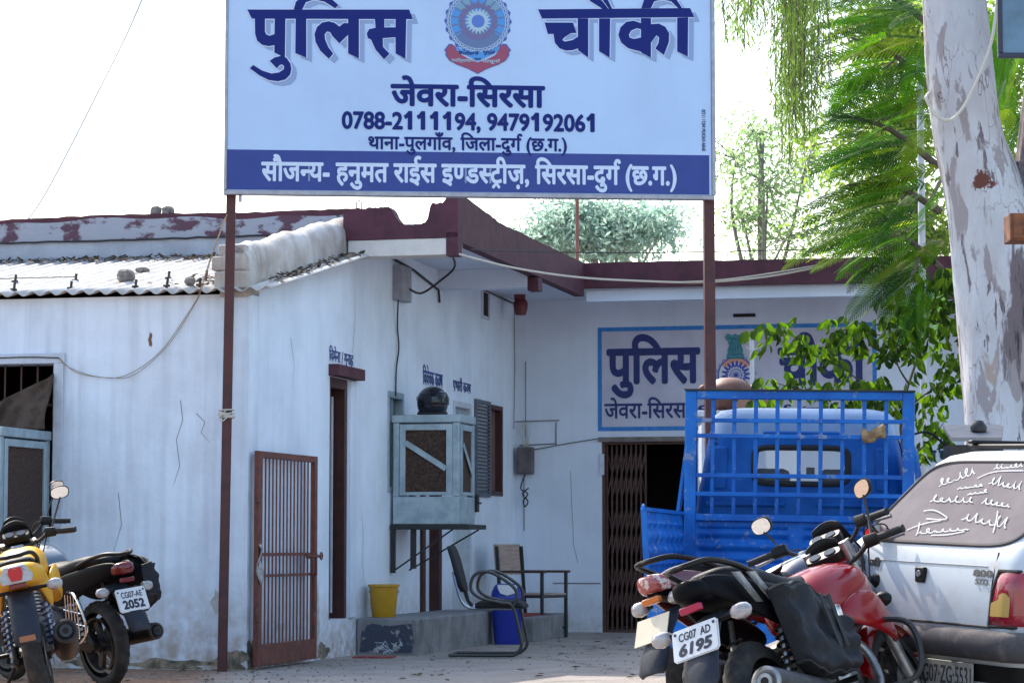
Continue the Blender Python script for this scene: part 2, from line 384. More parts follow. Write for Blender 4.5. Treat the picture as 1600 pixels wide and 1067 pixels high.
# ---------------------------------------------------------------- police post (station coords: u right along the front, v into depth, z up)
ps = thing('police_post', 'low whitewashed building with maroon roof edge, painted wall sign and sheet roofed lean-to', 'building', B0, (0, 0, math.atan2(BU.y, BU.x)))
LT = 2.78           # the lean-to ends, the main block begins
# -- lean-to front wall with its window opening
wx0, wx1, wz0, wz1 = -3.1, -1.59, 1.05, 2.35
m = MB()
m.box((-9, 0, -.2), (wx0, .23, 2.86)); m.box((wx1, 0, -.2), (0, .23, 2.86)); m.box((wx0, 0, -.2), (wx1, .23, wz0)); m.box((wx0, 0, wz1), (wx1, .23, 2.86))
m.build('lean_to_front_wall', WALL, ps, smooth=0)
# gable wall: side wall of the lean-to with the door opening cut out
dv0, dv1, dz0, dz1 = 2.06, 2.60, .32, 2.36
m = MB()
def zroof(v): return 2.86 + .215 * v
m.box((-.23, .232, -.2), (0, dv0, 2.80)); m.box((-.23, dv0, dz1), (0, LT, 2.80)); m.box((-.23, dv0, -.2), (0, LT, dz0)); m.box((-.23, dv1, dz0), (0, LT, dz1))
m.prism([(.232, 2.80), (LT, 2.80), (LT, zroof(LT)), (.232, zroof(.232))], (-.23, 0, 0), (0, 1, 0), (0, 0, 1), .23)
m.build('lean_to_side_wall', WALLS, ps, smooth=0)
# floor inside and a dark back so the openings read as rooms
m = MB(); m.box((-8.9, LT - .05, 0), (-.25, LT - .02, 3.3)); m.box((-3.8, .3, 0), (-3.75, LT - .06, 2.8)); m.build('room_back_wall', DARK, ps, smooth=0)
# -- side door of the lean-to
d = MB(); fr = .07
d.box((-.20, dv0, dz1 - .09), (-.012, dv1, dz1)); d.box((-.20, dv0, dz0), (-.012, dv0 + fr, dz1 - .09)); d.box((-.20, dv1 - fr, dz0), (-.012, dv1, dz1 - .09))
dr = d.build('door', BROWNP, ps, bev=.004)
d = MB(); d.box((-.175, dv0 + fr, dz0), (-.135, dv1 - fr, dz1 - .09))
for k in range(3):
    z = dz0 + .12 + k * .63; d.box((-.134, dv0 + fr + .06, z), (-.122, dv1 - fr - .06, z + .5))
d.build('door_panel', BROWNP, dr, bev=.004)
d = MB(); d.box((-.118, dv1 - fr - .075, dz0 + .05), (-.10, dv1 - fr - .05, dz1 - .15)); d.build('door_edge_strip', WHITEP, dr)
d = MB(); d.box((-.01, dv0 - .04, dz1 + .003), (.09, dv1 + .20, dz1 + .10)); d.build('door_lintel', MAROON, ps, bev=.006)
d = MB(); d.box((-.012, dv1 + .01, dz0), (.022, dv1 + .18, dz1)); d.build('door_jamb', WALL2, ps, bev=.01)

# -- window of the lean-to
wnd = MB()
wnd.box((wx0 - .09, -.025, wz1), (wx1 + .09, .0, wz1 + .08)); wnd.box((wx1, -.025, wz0), (wx1 + .08, 0, wz1)); wnd.box((wx0 - .08, -.025, wz0), (wx0, 0, wz1))
wn = wnd.build('window', WHITEP, ps, bev=.004)
m = MB()
for k in range(11): u = wx0 + .1 + k * .137; m.tube([(u, .08, wz0), (u, .08, wz1)], .008, 6)
m.box((wx0, .068, 2.02), (wx1, .09, 2.045)); m.box((wx0, .068, 1.4), (wx1, .09, 1.425)); m.build('window_bars', GATEM, wn)

# -- main block side wall (u = 0) with openings: window A, door B (behind the cooler), door C, window D
zt = 3.62; v0 = LT + .002; vE = 8.83
ops = [(3.80, 4.32, 1.42, 2.34), (4.92, 5.62, .30, 2.36), (6.14, 6.86, .27, 2.38), (7.62, 8.20, 1.46, 2.42)]
m = MB(); cur = v0
for a, b, c, e in ops:
    m.box((-.23, cur, -.2), (0, a, zt)); m.box((-.23, a, -.2), (0, b, c)); m.box((-.23, a, e), (0, b, zt)); cur = b
m.box((-.23, cur, -.2), (0, vE, zt)); m.build('verandah_wall', WALLS, ps, smooth=0)
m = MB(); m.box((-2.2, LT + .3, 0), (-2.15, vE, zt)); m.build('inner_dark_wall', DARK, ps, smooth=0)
m = MB()
for a, b, c, e in (ops[0],): 
    m.box((-.12, a, e - .06), (.012, b, e)); m.box((-.12, a, c), (.012, b, c + .05)); m.box((-.12, a, c + .05), (.012, a + .05, e - .06)); m.box((-.12, b - .05, c + .05), (.012, b, e - .06))
wa = m.build('window', GALV, ps, bev=.004)
m = MB(); m.box((-.08, 3.85, 1.47), (-.06, 4.27, 2.28)); m.build('pane', GREYG, wa)
m = MB(); m.box((-.06, 4.04, 1.47), (-.03, 4.09, 2.28)); m.build('mullion', GALV, wa)
# door B: brown frame seen below the cooler
a, b, c, e = ops[1]; m = MB()
m.box((-.15, a, c), (.03, a + .11, e)); m.box((-.15, b - .11, c), (.03, b, e)); m.box((-.15, a + .11, e - .1), (.03, b - .11, e))
db = m.build('door', BROWNP, ps, bev=.005); m = MB(); m.box((-.11, a + .11, c), (-.07, b - .11, e - .1)); m.build('door_panel', WALL2, db)
# door C: pale sheet door with a glazed top
a, b, c, e = ops[2]; m = MB()
m.box((-.10, a, c), (.012, a + .06, e)); m.box((-.10, b - .06, c), (.012, b, e)); m.box((-.10, a + .06, e - .06), (.012, b - .06, e)); m.box((-.10, a + .06, 1.86), (.005, b - .06, 1.92))
dc = m.build('door', WHITEP, ps, bev=.005)
m = MB(); m.box((-.07, a + .06, c), (-.03, b - .06, 1.86)); m.build('door_panel', mat('pale_blue_door_sheet', (.45, .53, .58), .5, var=.15), dc)
m = MB(); m.box((-.07, a + .06, 1.92), (-.05, b - .06, e - .06)); m.build('pane', mat('dusty_pane', (.38, .44, .5), .25, var=.2), dc)
m = MB(); m.box((.0, b + .12, 1.28), (.035, b + .22, 1.46)); m.tube([(.03, b + .14, 1.37), (.07, b + .14, 1.37), (.07, b + .0, 1.37)], .012, 6); m.build('door_handle', BLACKM, dc)
# open louvred shutter leaf + window D
m = MB(); sa, sb = 6.98, 7.60
for k in range(24): z = 1.50 + k * .038; m.bar((.02, sa + .05, z), (.02, sb - .05, z + .0), .035, .012, (.5, 0, 1))
m.box((.004, sa, 1.44), (.03, sa + .05, 2.44)); m.box((.004, sb - .05, 1.44), (.03, sb, 2.44)); m.box((.004, sa + .05, 2.40), (.03, sb - .05, 2.44)); m.box((.004, sa + .05, 1.44), (.03, sb - .05, 1.48))
a, b, c, e = ops[3]
md_ = MB(); md_.box((-.12, a, c), (.015, a + .05, e)); md_.box((-.12, b - .05, c), (.015, b, e)); md_.box((-.12, a + .05, e - .05), (.015, b - .05, e)); md_.box((-.12, a + .05, c), (.015, b - .05, c + .05))
wd = md_.build('window', BROWNP, ps, bev=.004)
m.build('shutter', mat('grey_shutter', (.11, .13, .17), .6, var=.3, vscale=12), wd)
m2 = MB(); m2.box((-.08, a + .05, c + .05), (-.06, b - .05, e - .05)); m2.build('pane', mat('brown_board_pane', (.17, .10, .085), .5, var=.2), wd)
# ventilator opening
m = MB(); m.box((0, 7.27, 3.30), (.02, 7.31, 3.58)); m.box((0, 7.56, 3.30), (.02, 7.60, 3.58)); m.box((0, 7.31, 3.30), (.02, 7.56, 3.33)); vt = m.build('ventilator', WHITEP, ps)
m = MB(); m.box((.001, 7.31, 3.33), (.006, 7.56, 3.58)); m.build('ventilator_opening', DARK, vt, smooth=0)

# -- back wall with the gate opening
gu0, gu1, gz = .965, 2.02, 2.06
m = MB(); m.box((0, vE, -.2), (gu0, vE + .23, zt)); m.box((gu0, vE, gz), (gu1, vE + .23, zt)); m.box((gu1, vE, -.2), (11, vE + .23, zt))
m.build('back_wall', WALL2, ps, smooth=0)
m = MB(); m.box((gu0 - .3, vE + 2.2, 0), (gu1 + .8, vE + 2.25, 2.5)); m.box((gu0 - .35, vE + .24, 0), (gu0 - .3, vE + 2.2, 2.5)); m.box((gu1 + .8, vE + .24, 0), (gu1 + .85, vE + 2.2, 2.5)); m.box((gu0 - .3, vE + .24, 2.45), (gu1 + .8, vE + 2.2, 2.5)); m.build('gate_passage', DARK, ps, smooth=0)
# collapsible gate: pushed to the left half
m = MB(); gx1 = 1.46
for k in range(9):
    u = gu0 + .05 + k * (gx1 - gu0 - .07) / 8; m.box((u - .01, vE + .06, .03), (u + .01, vE + .085, gz - .03))
n_ = 8
for row in range(3):
    z0 = .2 + row * .62
    for k in range(n_ - 1):
        ua = gu0 + .05 + k * (gx1 - gu0 - .07) / 8; ub = gu0 + .05 + (k + 2) * (gx1 - gu0 - .07) / 8
        m.bar((ua, vE + .05, z0), (ub, vE + .05, z0 + .5), .016, .005, (0, 1, 0)); m.bar((ub, vE + .092, z0), (ua, vE + .092, z0 + .5), .016, .005, (0, 1, 0))
m.box((gu0, vE + .03, gz - .03), (gu1, vE + .12, gz)); m.box((gu0, vE + .03, 0), (gu1, vE + .12, .03)); m.box((gu0 + .002, vE + .03, .03), (gu0 + .035, vE + .12, gz - .03))
m.build('collapsible_gate', GATEM, ps)
m = MB(); m.box((gu0 - .015, vE - .02, 1.70), (gu0 + .03, vE + .0, 1.93)); m.build('switch_box', WHITEP, ps)
m = MB(); m.box((gu0 - .03, vE - .03, gz), (gu1 + .05, vE, gz + .05)); m.build('gate_lintel', mat('grimy_cement', (.2, .18, .17), .9, var=.4), ps)

# bare, mossy and cracked places on the plaster
def blot(cx, cy, rx, ry, seed, n=34):
    rg = random.Random(seed); k1, k2 = rg.uniform(0, 6), rg.uniform(0, 6)
    return [(cx + rx*math.cos(2*math.pi*k/n)*(1 + .25*math.sin(3*2*math.pi*k/n + k1) + .18*math.sin(7*2*math.pi*k/n + k2) + rg.uniform(-.12, .12)), max(.004, cy + ry*math.sin(2*math.pi*k/n)*(1 + .22*math.sin(4*2*math.pi*k/n + k2) + rg.uniform(-.15, .15)))) for k in range(n)]
MOSS = mat('mossy_bare_plaster', (.10, .09, .07), .95, col2=(.34, .27, .20), vscale=11, ramp=(.4, .62), bump=.6, bscale=40)
BARE = mat('bare_plaster', (.40, .36, .33), .95, col2=(.52, .53, .56), vscale=12, ramp=(.4, .6), bump=.5, bscale=40)
def onfront(x, y, h): return Vector((x, -.0022 - h, y))
def onside(x, y, h): return Vector((.0022 + h, x, y))
for k, (pl2, cx, cy, rx, ry, mt_) in enumerate([(onfront, -.12, .05, .13, .10, MOSS), (onside, .10, .10, .11, .13, MOSS), (onfront, -.6, .03, .30, .05, MOSS), (onside, 1.75, .28, .05, .30, BARE), (onside, 1.9, .06, .16, .07, MOSS), (onfront, -.22, .52, .06, .10, BARE), (onfront, -.80, 2.52, .014, .06, mat('rust_stain', (.20, .10, .06), .9)), (onside, 2.72, .62, .03, .16, BARE), (onside, 3.35, .42, .10, .05, BARE), (onfront, -1.25, .06, .2, .05, MOSS)]):
    m = MB(); poly2(m, blot(cx, cy, rx, ry, k), pl2); m.build('plaster_stain', mt_, ps, smooth=0)
for k, (pl2, pts) in enumerate([(onfront, [(-.55, 2.05), (-.53, 1.9), (-.58, 1.75), (-.55, 1.55), (-.60, 1.4)]), (onfront, [(-.42, 1.95), (-.35, 1.88), (-.38, 1.8), (-.30, 1.72)]), (onfront, [(-1.05, 1.35), (-1.02, 1.1), (-1.08, .9)]), (onside, [(3.0, 1.2), (3.05, 1.0), (3.02, .8), (3.1, .6)]), (onside, [(2.70, 2.6), (2.78, 2.9), (2.76, 3.2)]), (onside, [(1.0, 2.6), (1.1, 2.4), (1.06, 2.2)])]):
    m = MB(); v, f = stroke2(pts, [.006] + [.005]*(len(pts)-2) + [.002]); m.add([pl2(x, y, .0) for x, y in v], f); m.build('plaster_crack', mat('crack_grime', (.2, .19, .2), .9), ps, smooth=0)

# -- roof slab, beams, maroon edges
UF = 1.0
m = MB(); m.box((-9, LT + .002, zt), (UF - .10, vE + 5, zt + .10)); m.box((UF - .10, 7.86, zt + .0015), (11, vE + 5, zt + .10)); m.build('roof_slab', WALL2, ps, smooth=0)
m = MB(); m.box((.02, 2.49, 3.41), (UF - .02, 2.72, 3.555)); m.box((-.02, 2.722, 3.43), (UF - .105, 2.78, 3.62)); 
m.build('front_beam', mat('warm_bounce_white', (.62, .58, .53), .8, var=.12, vscale=6, bump=.3), ps, bev=.006)  # warm cream puts light bounced off the sunny ground into the colour
m = MB(); m.box((0, 5.55, 3.43), (UF - .105, 5.75, 3.62)); m.build('cross_beam', WALL2, ps, bev=.006)
def ragged(x0, x1, n, fn): return [(x0 + (x1-x0)*i/n, fn(x0 + (x1-x0)*i/n)) for i in range(n+1)]
rs = random.Random(3)
def ztop(u):
    if u < .40: z = 3.83
    elif u < .47: z = 3.83 - (u-.40)/.07*.11
    elif u < .73: z = 3.70 - .03*math.sin((u-.47)/.26*3.1)
    elif u < .76: z = 3.70 + (u-.73)/.03*.15
    elif u < .86: z = 3.855
    elif u < .93: z = 3.855 + (u-.86)/.07*.085
    else: z = 3.945 - abs(u-.98)*.2
    return z + rs.uniform(-.008, .008)
m = MB(); m.prism([(-.02, 3.557), (UF, 3.557)] + ragged(UF, -.02, 46, ztop), (0, 2.62, 0), (1, 0, 0), (0, 0, 1), .14)
m.build('front_parapet', MAROON, ps, smooth=0)
# receding fascia (u = UF), with the broken crest near its front corner
def ztop2(v):
    base = 3.855 + (v - 2.6) * .008
    return base + max(0, .085 - (v-2.62)*.06) * (1 if v > 2.6 else 0) + rs.uniform(-.006, .006)
m = MB(); m.prism([(2.621, 3.525), (7.75, 3.545)] + ragged(7.75, 2.621, 60, ztop2), (UF - .10, 0, 0), (0, 1, 0), (0, 0, 1), .10)
m.box((UF - .103, 2.48, 3.40), (UF + .003, 2.618, 3.60)); m.box((UF - .103, 5.56, 3.40), (UF + .003, 5.74, 3.527)); m.build('side_fascia', MAROON, ps, smooth=0)
m = MB(); m.prism([(UF - .1, 3.635), (11, 3.605)] + ragged(11, UF - .1, 90, lambda u: 3.90 - (u-1)*.006 + rs.uniform(-.005, .005)), (0, 7.86, 0), (1, 0, 0), (0, 0, 1), .105)
m.box((4.74, 7.745, 3.44), (11, 7.86, 3.604)); m.build('back_fascia', MAROON, ps, smooth=0)
m = MB(); m.box((UF, 7.862, 3.50), (4.73, 8.0, 3.618)); m.build('soffit_edge', WALL2, ps)
# parapet of the main block behind the sheet roof
m = MB(); m.box((-9, LT, 2.9), (-.02, LT + .16, 3.66)); m.build('parapet_wall', mat('grey_plaster', (.40, .44, .52), .9, var=.2, vscale=3, bump=.3, streak=.2, scol=(.3, .28, .27)), ps, smooth=0)
m = MB(); m.prism([(-9, 3.66), (-.02, 3.66)] + ragged(-.02, -9, 120, lambda u: 3.832 + .018*math.sin(u*2.1) + .012*math.sin(u*7.3)), (0, LT + .16, 0), (1, 0, 0), (0, 0, 1), .17)
m.build('parapet_coping', MAROONP, ps, smooth=0)
m = MB(); m.prism([(-9, 3.80), (-.02, 3.80)] + ragged(-.02, -9, 120, lambda u: 3.875 + .008*math.sin(u*2.1) + rs.uniform(-.005, .005)), (0, LT + .157, 0), (1, 0, 0), (0, 0, 1), .16); m.build('parapet_rim', MAROON, ps, smooth=0)
m = MB(); m.tube([(-9 + i*.12, LT - .022, 3.652 + rs.uniform(-.006, .006)) for i in range(75)], .009, 5); m.build('parapet_crack_cable', CABLE, ps)
# corrugated roof sheet over the lean-to
amp, wl = .017, .137
def sheet(u0, u1, n):
    def fn(i, j):
        u = u0 + (u1-u0)*i; v = -.10 + (LT + .07)*j
        return (u, v, 2.885 + .205*(v+.1) + amp*math.sin(2*math.pi*u/wl) + .006*math.sin(u*3.1))
    return MB().grid(fn, n, 10)
rf = sheet(-9, .21, 640).build('corrugated_roof', ASB, ps, solid=.007, smooth=60)
hb = MB(); hb.tube([(0, 0, 0), (.006, 0, .04), (.01, 0, .075)], .011, 6); hb.lathe([(.002, .018), (.028, .014), (.03, 0)], (0, 0, .012), n=8)
hb = hb.build('hook_bolt', BLACKM, rf)
for k, (u, v) in enumerate([(-2.0, .12), (-1.52, .12), (-.98, .12), (-.72, .12), (-.45, .12), (-1.75, .75), (-1.35, .72), (-.95, .75), (-2.3, .8), (-2.8, .1), (-.62, .72)]):
    h = hb
    if k: h = hb.copy(); sc.collection.objects.link(h); h.parent = rf
    h.location = (u, v, 2.885 + .205*(v+.1))
# rounded plaster parapet along the gable
m = MB(); rings = []
for i in range(41):
    v = -.02 + (LT + .05) * i / 40; zb = 2.87 + .205*(v+.1); h = .34 + .012*math.sin(i*.5) + .006*math.sin(i*1.9); ring = []
    for (du, dz) in [(0, -.05), (0, .15)] + [(-.115 + .115*math.cos(R(a)), .20 + (h-.20)*math.sin(R(a))) for a in range(0, 181, 20)] + [(-.23, .15), (-.23, -.05)]:
        ring.append((du + .006*math.sin(i*.9 + dz*9) + rs.uniform(-.002, .002), v, zb + dz + rs.uniform(-.002, .002)))
    rings.append(ring)
m.loft(rings); m.build('gable_parapet', PLASTER, ps, smooth=70)
m = MB(); m.box((-.27, -.05, 2.9), (.01, .10, 3.03)); m.box((-.30, -.03, 3.04), (-.02, .09, 3.15)); m.box((-.25, -.02, 3.16), (-.03, .08, 3.24)); m.build('broken_brickwork', PLASTER, ps, bev=.012)
# pegs of cut reinforcement on the broken parapet
m = MB(); m.tube([(-.03, 2.9, 3.83), (-.03, 2.9, 3.94), (-.01, 2.9, 3.96), (.02, 2.9, 3.94), (.02, 2.9, 3.83)], .008, 6); m.build('reinforcement_bar', CABLEW, ps)
m = MB(); m.tube([(.22, 3.1, 3.7), (.20, 3.1, 3.96), (.17, 3.1, 3.98)], .007, 6); m.build('reinforcement_bar', CABLEW, ps)
# small box and conduit under the slab
m = MB(); m.box((.0, 3.95, 3.18), (.09, 4.28, 3.50)); m.build('junction_box', mat('grey_box', (.3, .31, .36), .7, var=.2), ps, bev=.005)
m = MB(); m.tube([(.01, 2.95, 3.60), (.02, 4.6, 3.52), (.02, 5.5, 3.42), (.02, 5.54, 3.30)], .012, 6); m.tube(smooth_path([(.05, 3.97, 3.19), (.02, 4.05, 2.95), (.02, 4.1, 2.75), (.02, 4.02, 2.55), (.02, 4.0, 2.3)]), .008, 5)
m.tube(smooth_path([(.09, 4.2, 3.30), (.15, 4.4, 3.28), (.3, 4.5, 3.40), (.5, 4.3, 3.52), (.7, 3.2, 3.58)]), .011, 5)
m.build('conduit', CABLE, ps)
m = MB(); m.tube([(.015, 7.28, 3.60), (.015, 8.65, 3.58)], .012, 6); m.tube([(.02, 8.70, 3.58), (.02, 8.72, 2.9), (.015, 8.70, 2.2)], .005, 6)
m.tube([(.12, vE - .012, 2.95), (.12, vE - .012, 2.1)], .004, 5)
m.tube([(.05, vE - .01, 2.03), (.45, vE - .01, 2.045)], .006, 6); m.tube([(.2, vE - .02, 1.98), (.62, vE - .015, 2.05), (gu0, vE - .02, 2.10)], .006, 6); m.tube([(.46, vE - .01, 2.28), (.46, vE - .01, 2.03)], .006, 5)
m.tube([(.0, vE - .012, 2.29), (.5, vE - .012, 2.30)], .005, 5); m.tube([(.1, vE - .01, 1.1), (.1, vE - .01, 1.7)], .005, 5)
m.build('wall_conduit', mat('grey_conduit', (.12, .12, .14), .7), ps)
m = MB(); m.tube([(.62, vE - .0005, 1.75), (.63, vE, 1.4), (.645, vE, 1.15), (.65, vE, .95), (.70, vE, .75)], .003, 4); m.box((.42, vE - .002, .52), (.95, vE + .0005, .535)); m.build('wall_crack', mat('crack_grime', (.2, .19, .2), .9), ps)
m = MB(); m.box((2.42, vE - .02, 3.39), (2.66, vE + .0, 3.425)); m.build('wall_slot', DARK, ps)

# -- lettering painted on the walls (names the rooms) and the large painted sign
def side_place(v0_, z0_, base=.004): return lambda x, y, h: Vector((base + h, v0_ + x, z0_ + y))
def wall_text(toks, va, vb, za, zb, bold=.03, mt=None):
    t = MB(); letters(t, toks, lambda x, y, h: Vector((.004 + h, x, y)), bold, .0003, va, vb, za, zb); t.build('room_lettering', mt or FADED, ps, smooth=0)
wall_text(['िव', 'मेना / गुनाह'], 2.03, 2.72, 2.45, 2.62, .008)
wall_text(['िव', 'वेचक क', '~क', 'ष'], 5.0, 5.72, 2.47, 2.66, .015)
wall_text(['प', '@d', 'भारी क', '~क', 'ष'], 6.13, 6.84, 2.47, 2.62, .015)
# painted sign, in back wall coords (u, z)
def bk(px, py): q = hv(px, py, vE); return q.x, q.z
su0, sz1 = bk(934, 512); su1, sz0 = bk(1371, 669)
bp_ = lambda x, y, h: Vector((x, vE - .003 - h, y))
m = MB(); poly2(m, [(su0, sz0), (su1, sz0), (su1, sz1), (su0, sz1)], bp_); pnt = m.build('painted_sign', mat('sign_ground_paint', (.52, .52, .64), .85, var=.12, vscale=3, bump=.15, streak=.12, scol=(.3, .3, .36)), ps, smooth=0)
m = MB(); t = .045
for a, b, c, e in ((su0, su1, sz1-t, sz1), (su0, su1, sz0, sz0+t), (su0, su0+t, sz0+t, sz1-t), (su1-t, su1, sz0+t, sz1-t)): poly2(m, [(a, c), (b, c), (b, e), (a, e)], bp_, .002)
m.build('painted_border', SKYBLUE, pnt, smooth=0)
def wall_box(toks, xa, ya, xb, yb, bold=.06):
    (x0, y0), (x1, y1) = bk(xa, yb), bk(xb, ya); t = MB()
    letters(t, toks, lambda x, y, h: Vector((x, vE - .006 - h, y)), bold, .0003, x0, x1, y0, y1); return t
wall_box(['पु', 'िल', 'स'], 950, 523, 1092, 620, .035).build('painted_lettering', BLUEPAINT, pnt, smooth=0)
wall_box(['चौकी'], 1218, 520, 1352, 600, .035).build('painted_lettering', BLUEPAINT, pnt, smooth=0)
wall_box(['जेवरा-', 'िस', 'रसा'], 945, 620, 1080, 654, .02).build('painted_lettering', BLUEPAINT, pnt, smooth=0)
wall_box(['िज', 'ला-दु', 'ग', '@r', ' (छ.ग.)'], 1090, 630, 1345, 658, .02).build('painted_lettering', BLUEPAINT, pnt, smooth=0)
m = MB(); (x0, y0), (x1, y1) = bk(1424, 728), bk(1500, 704); letters(m, ['सूचना पटल'], lambda x, y, h: Vector((x, vE - .004 - h, y)), .04, .0003, x0, x1, y0, y1); m.build('notice_lettering', BLUEPAINT, ps, smooth=0)
# painted emblem: a lion capital over a wheel ring with figures
ec = bk(1150, 586); er = .185
def disc(mb, c, r0, r1, h, n=40, a0=0, a1=360, pl=None):
    pl = pl or bp_
    for i in range(n):
        ta, tb = R(a0+(a1-a0)*i/n), R(a0+(a1-a0)*(i+1)/n)
        mb.add([pl(c[0]+r0*math.cos(ta), c[1]+r0*math.sin(ta), h), pl(c[0]+r1*math.cos(ta), c[1]+r1*math.sin(ta), h), pl(c[0]+r1*math.cos(tb), c[1]+r1*math.sin(tb), h), pl(c[0]+r0*math.cos(tb), c[1]+r0*math.sin(tb), h)], [(0, 1, 2, 3)])
def em(fn, name, m_): b = MB(); fn(b); b.build(name, m_, pnt, smooth=0)
EW = mat('emblem_white', (.62, .62, .70), .8); EO = mat('emblem_orange', (.62, .30, .20), .8); EB = mat('emblem_blue', (.04, .07, .38), .8); ET = mat('emblem_teal', (.07, .27, .33), .8, var=.4, vscale=40); EC = mat('emblem_cyan', (.05, .30, .45), .8)
em(lambda b: disc(b, ec, 0.001, er, .002), 'emblem_disc', EW)
em(lambda b: disc(b, ec, .13, er, .003, 24, 35, 145), 'emblem_band', EO)
em(lambda b: disc(b, ec, .12, er, .0031, 24, 215, 325), 'emblem_band', EC)
def wheel(b):
    disc(b, ec, .062, .07, .004); disc(b, ec, .001, .014, .0042, 12); disc(b, ec, er, er + .012, .004)
    for k in range(24):
        a = R(k*15); v, f = stroke2([(ec[0]+.012*math.cos(a), ec[1]+.012*math.sin(a)), (ec[0]+.063*math.cos(a), ec[1]+.063*math.sin(a))], .004); b.add([bp_(x, y, .0045) for x, y in v], f)
    for k in range(18):
        a = R(k*20+5); c0 = (ec[0]+.145*math.cos(a), ec[1]+.145*math.sin(a)); disc(b, c0, .0005, .0115, .005, 10)
        for s_ in (-9, 9):
            v, f = stroke2([(ec[0]+.135*math.cos(a), ec[1]+.135*math.sin(a)), (ec[0]+.085*math.cos(a+R(s_)), ec[1]+.085*math.sin(a+R(s_)))], [.022, .012]); b.add([bp_(x, y, .0048 + .0004*(s_ > 0)) for x, y in v], f)
    for k in range(20):
        a = R(k*18); pts = [(ec[0]+(er+.018+.016*math.sin(j*1.05))*math.cos(a+R(j*3)), ec[1]+(er+.018+.016*math.sin(j*1.05))*math.sin(a+R(j*3))) for j in range(7)]; v, f = stroke2(pts, .006); b.add([bp_(x, y, .0052) for x, y in v], f)
em(wheel, 'emblem_wheel', EB)
lx, lz = ec[0] - .005, ec[1] + er - .01
LION = [(-.10, 0), (.10, 0), (.10, .05), (.085, .055), (.09, .10), (.07, .15), (.085, .20), (.12, .24), (.11, .27), (.08, .29), (.04, .27), (0, .285), (-.04, .27), (-.08, .29), (-.11, .27), (-.12, .24), (-.085, .20), (-.07, .15), (-.09, .10), (-.085, .055), (-.10, .05)]
em(lambda b: poly2(b, [(lx+x*.95, lz+y*.95) for x, y in LION], bp_, .006), 'emblem_capital', ET)
def lionlines(b):
    for pts in ([(-.03, .06), (-.03, .2), (-.06, .25)], [(.03, .06), (.03, .2), (.06, .25)], [(-.1, .05), (.1, .05)], [(-.1, .01), (.1, .01)], [(0, .08), (0, .16)], [(-.05, .22), (.05, .22)], [(-.07, .1), (-.05, .18)], [(.07, .1), (.05, .18)]):
        v, f = stroke2([(lx+x*.95, lz+y*.95) for x, y in pts], .008); b.add([bp_(x, y, .008) for x, y in v], f)
em(lionlines, 'emblem_outline', mat('emblem_dark_teal', (.03, .13, .18), .8))

# ---------------------------------------------------------------- concrete steps along the verandah wall
def wloc(u, v, z=0): return bw(u, v, z)
YAW = math.atan2(BU.y, BU.x)
STEPM = mat('grey_step_concrete', (.24, .24, .25), .9, var=.35, vscale=4, bump=.5, bscale=25, streak=.3, scol=(.13, .12, .12))
def stone_block(name, u0, v0, u1, v1, h, label, mts):
    m = MB(); m.box((0, 0, -.05), (u1-u0, v1-v0, h)); o = m.build(name, mts, None, bev=.018); o.location = wloc(u0, v0); o.rotation_euler = (0, 0, YAW)
    return tag(o, label, 'step')
st = stone_block('concrete_step', .004, 2.84, .56, 5.9, .315, 'high concrete plinth with a stained dark blue end, carrying the yellow bucket', STEPM)
m = MB(); 
pt = [(.03, .02), (.5, .02), (.52, .12), (.5, .27), (.3, .25), (.12, .27), (.05, .2)]
poly2(m, pt, lambda x, y, h: Vector((x, -.002 - h, y)), .0); m.build('painted_patch', mat('dark_blue_stain', (.04, .05, .08), .7, col2=(.30, .30, .29), vscale=9, ramp=(.55, .62), bump=.3), st, smooth=0)
m = MB(); rs2 = random.Random(5)
for k in range(14):
    x = .2 + rs2.uniform(0, .22); y = rs2.uniform(.02, .09); v, f = stroke2([(x, y), (x+rs2.uniform(-.05, .05), y+rs2.uniform(-.03, .04)), (x+rs2.uniform(-.06, .06), y+rs2.uniform(-.03, .04))], [.012, .008, .003]); m.add([Vector((a, -.004 - k*.0002, max(b, .005))) for a, b in v], f)
m.build('paint_splash', WHITEP, st, smooth=0)
st2 = stone_block('concrete_step', .004, 6.0, .86, 7.6, .24, 'low concrete step with a red mat, behind the tubular chair', STEPM)
def one(name, mb, mt, label, cat, loc=None, rot=0, **k):
    o = mb.build(name, mt, None, **k)
    if loc is not None: o.location = loc
    o.rotation_euler = (0, 0, rot); return tag(o, label, cat)
MATRED = mat('red_mat', (.32, .05, .045), .95, var=.4, vscale=30, bump=.6, bscale=150)
m = MB(); m.box((.1, .1, 0), (.72, 1.0, .014)); one('door_mat', m, MATRED, 'red mat lying on the low concrete step', 'mat', wloc(.02, 6.05, .241), YAW, bev=.003)
q = onz(553, 1026); 
m = MB(); poly = [(0, 0), (.33, -.03), (.36, .22), (.05, .24)]; m.prism(poly, (0, 0, 0), (1, 0, 0), (0, 1, 0), .012); one('door_mat', m, mat('faded_red_mat', (.34, .08, .07), .95, var=.4, vscale=20, bump=.5, bscale=120), 'faded red mat lying on the ground before the stained plinth', 'mat', Vector((q.x, q.y - .25, .002)), 0)
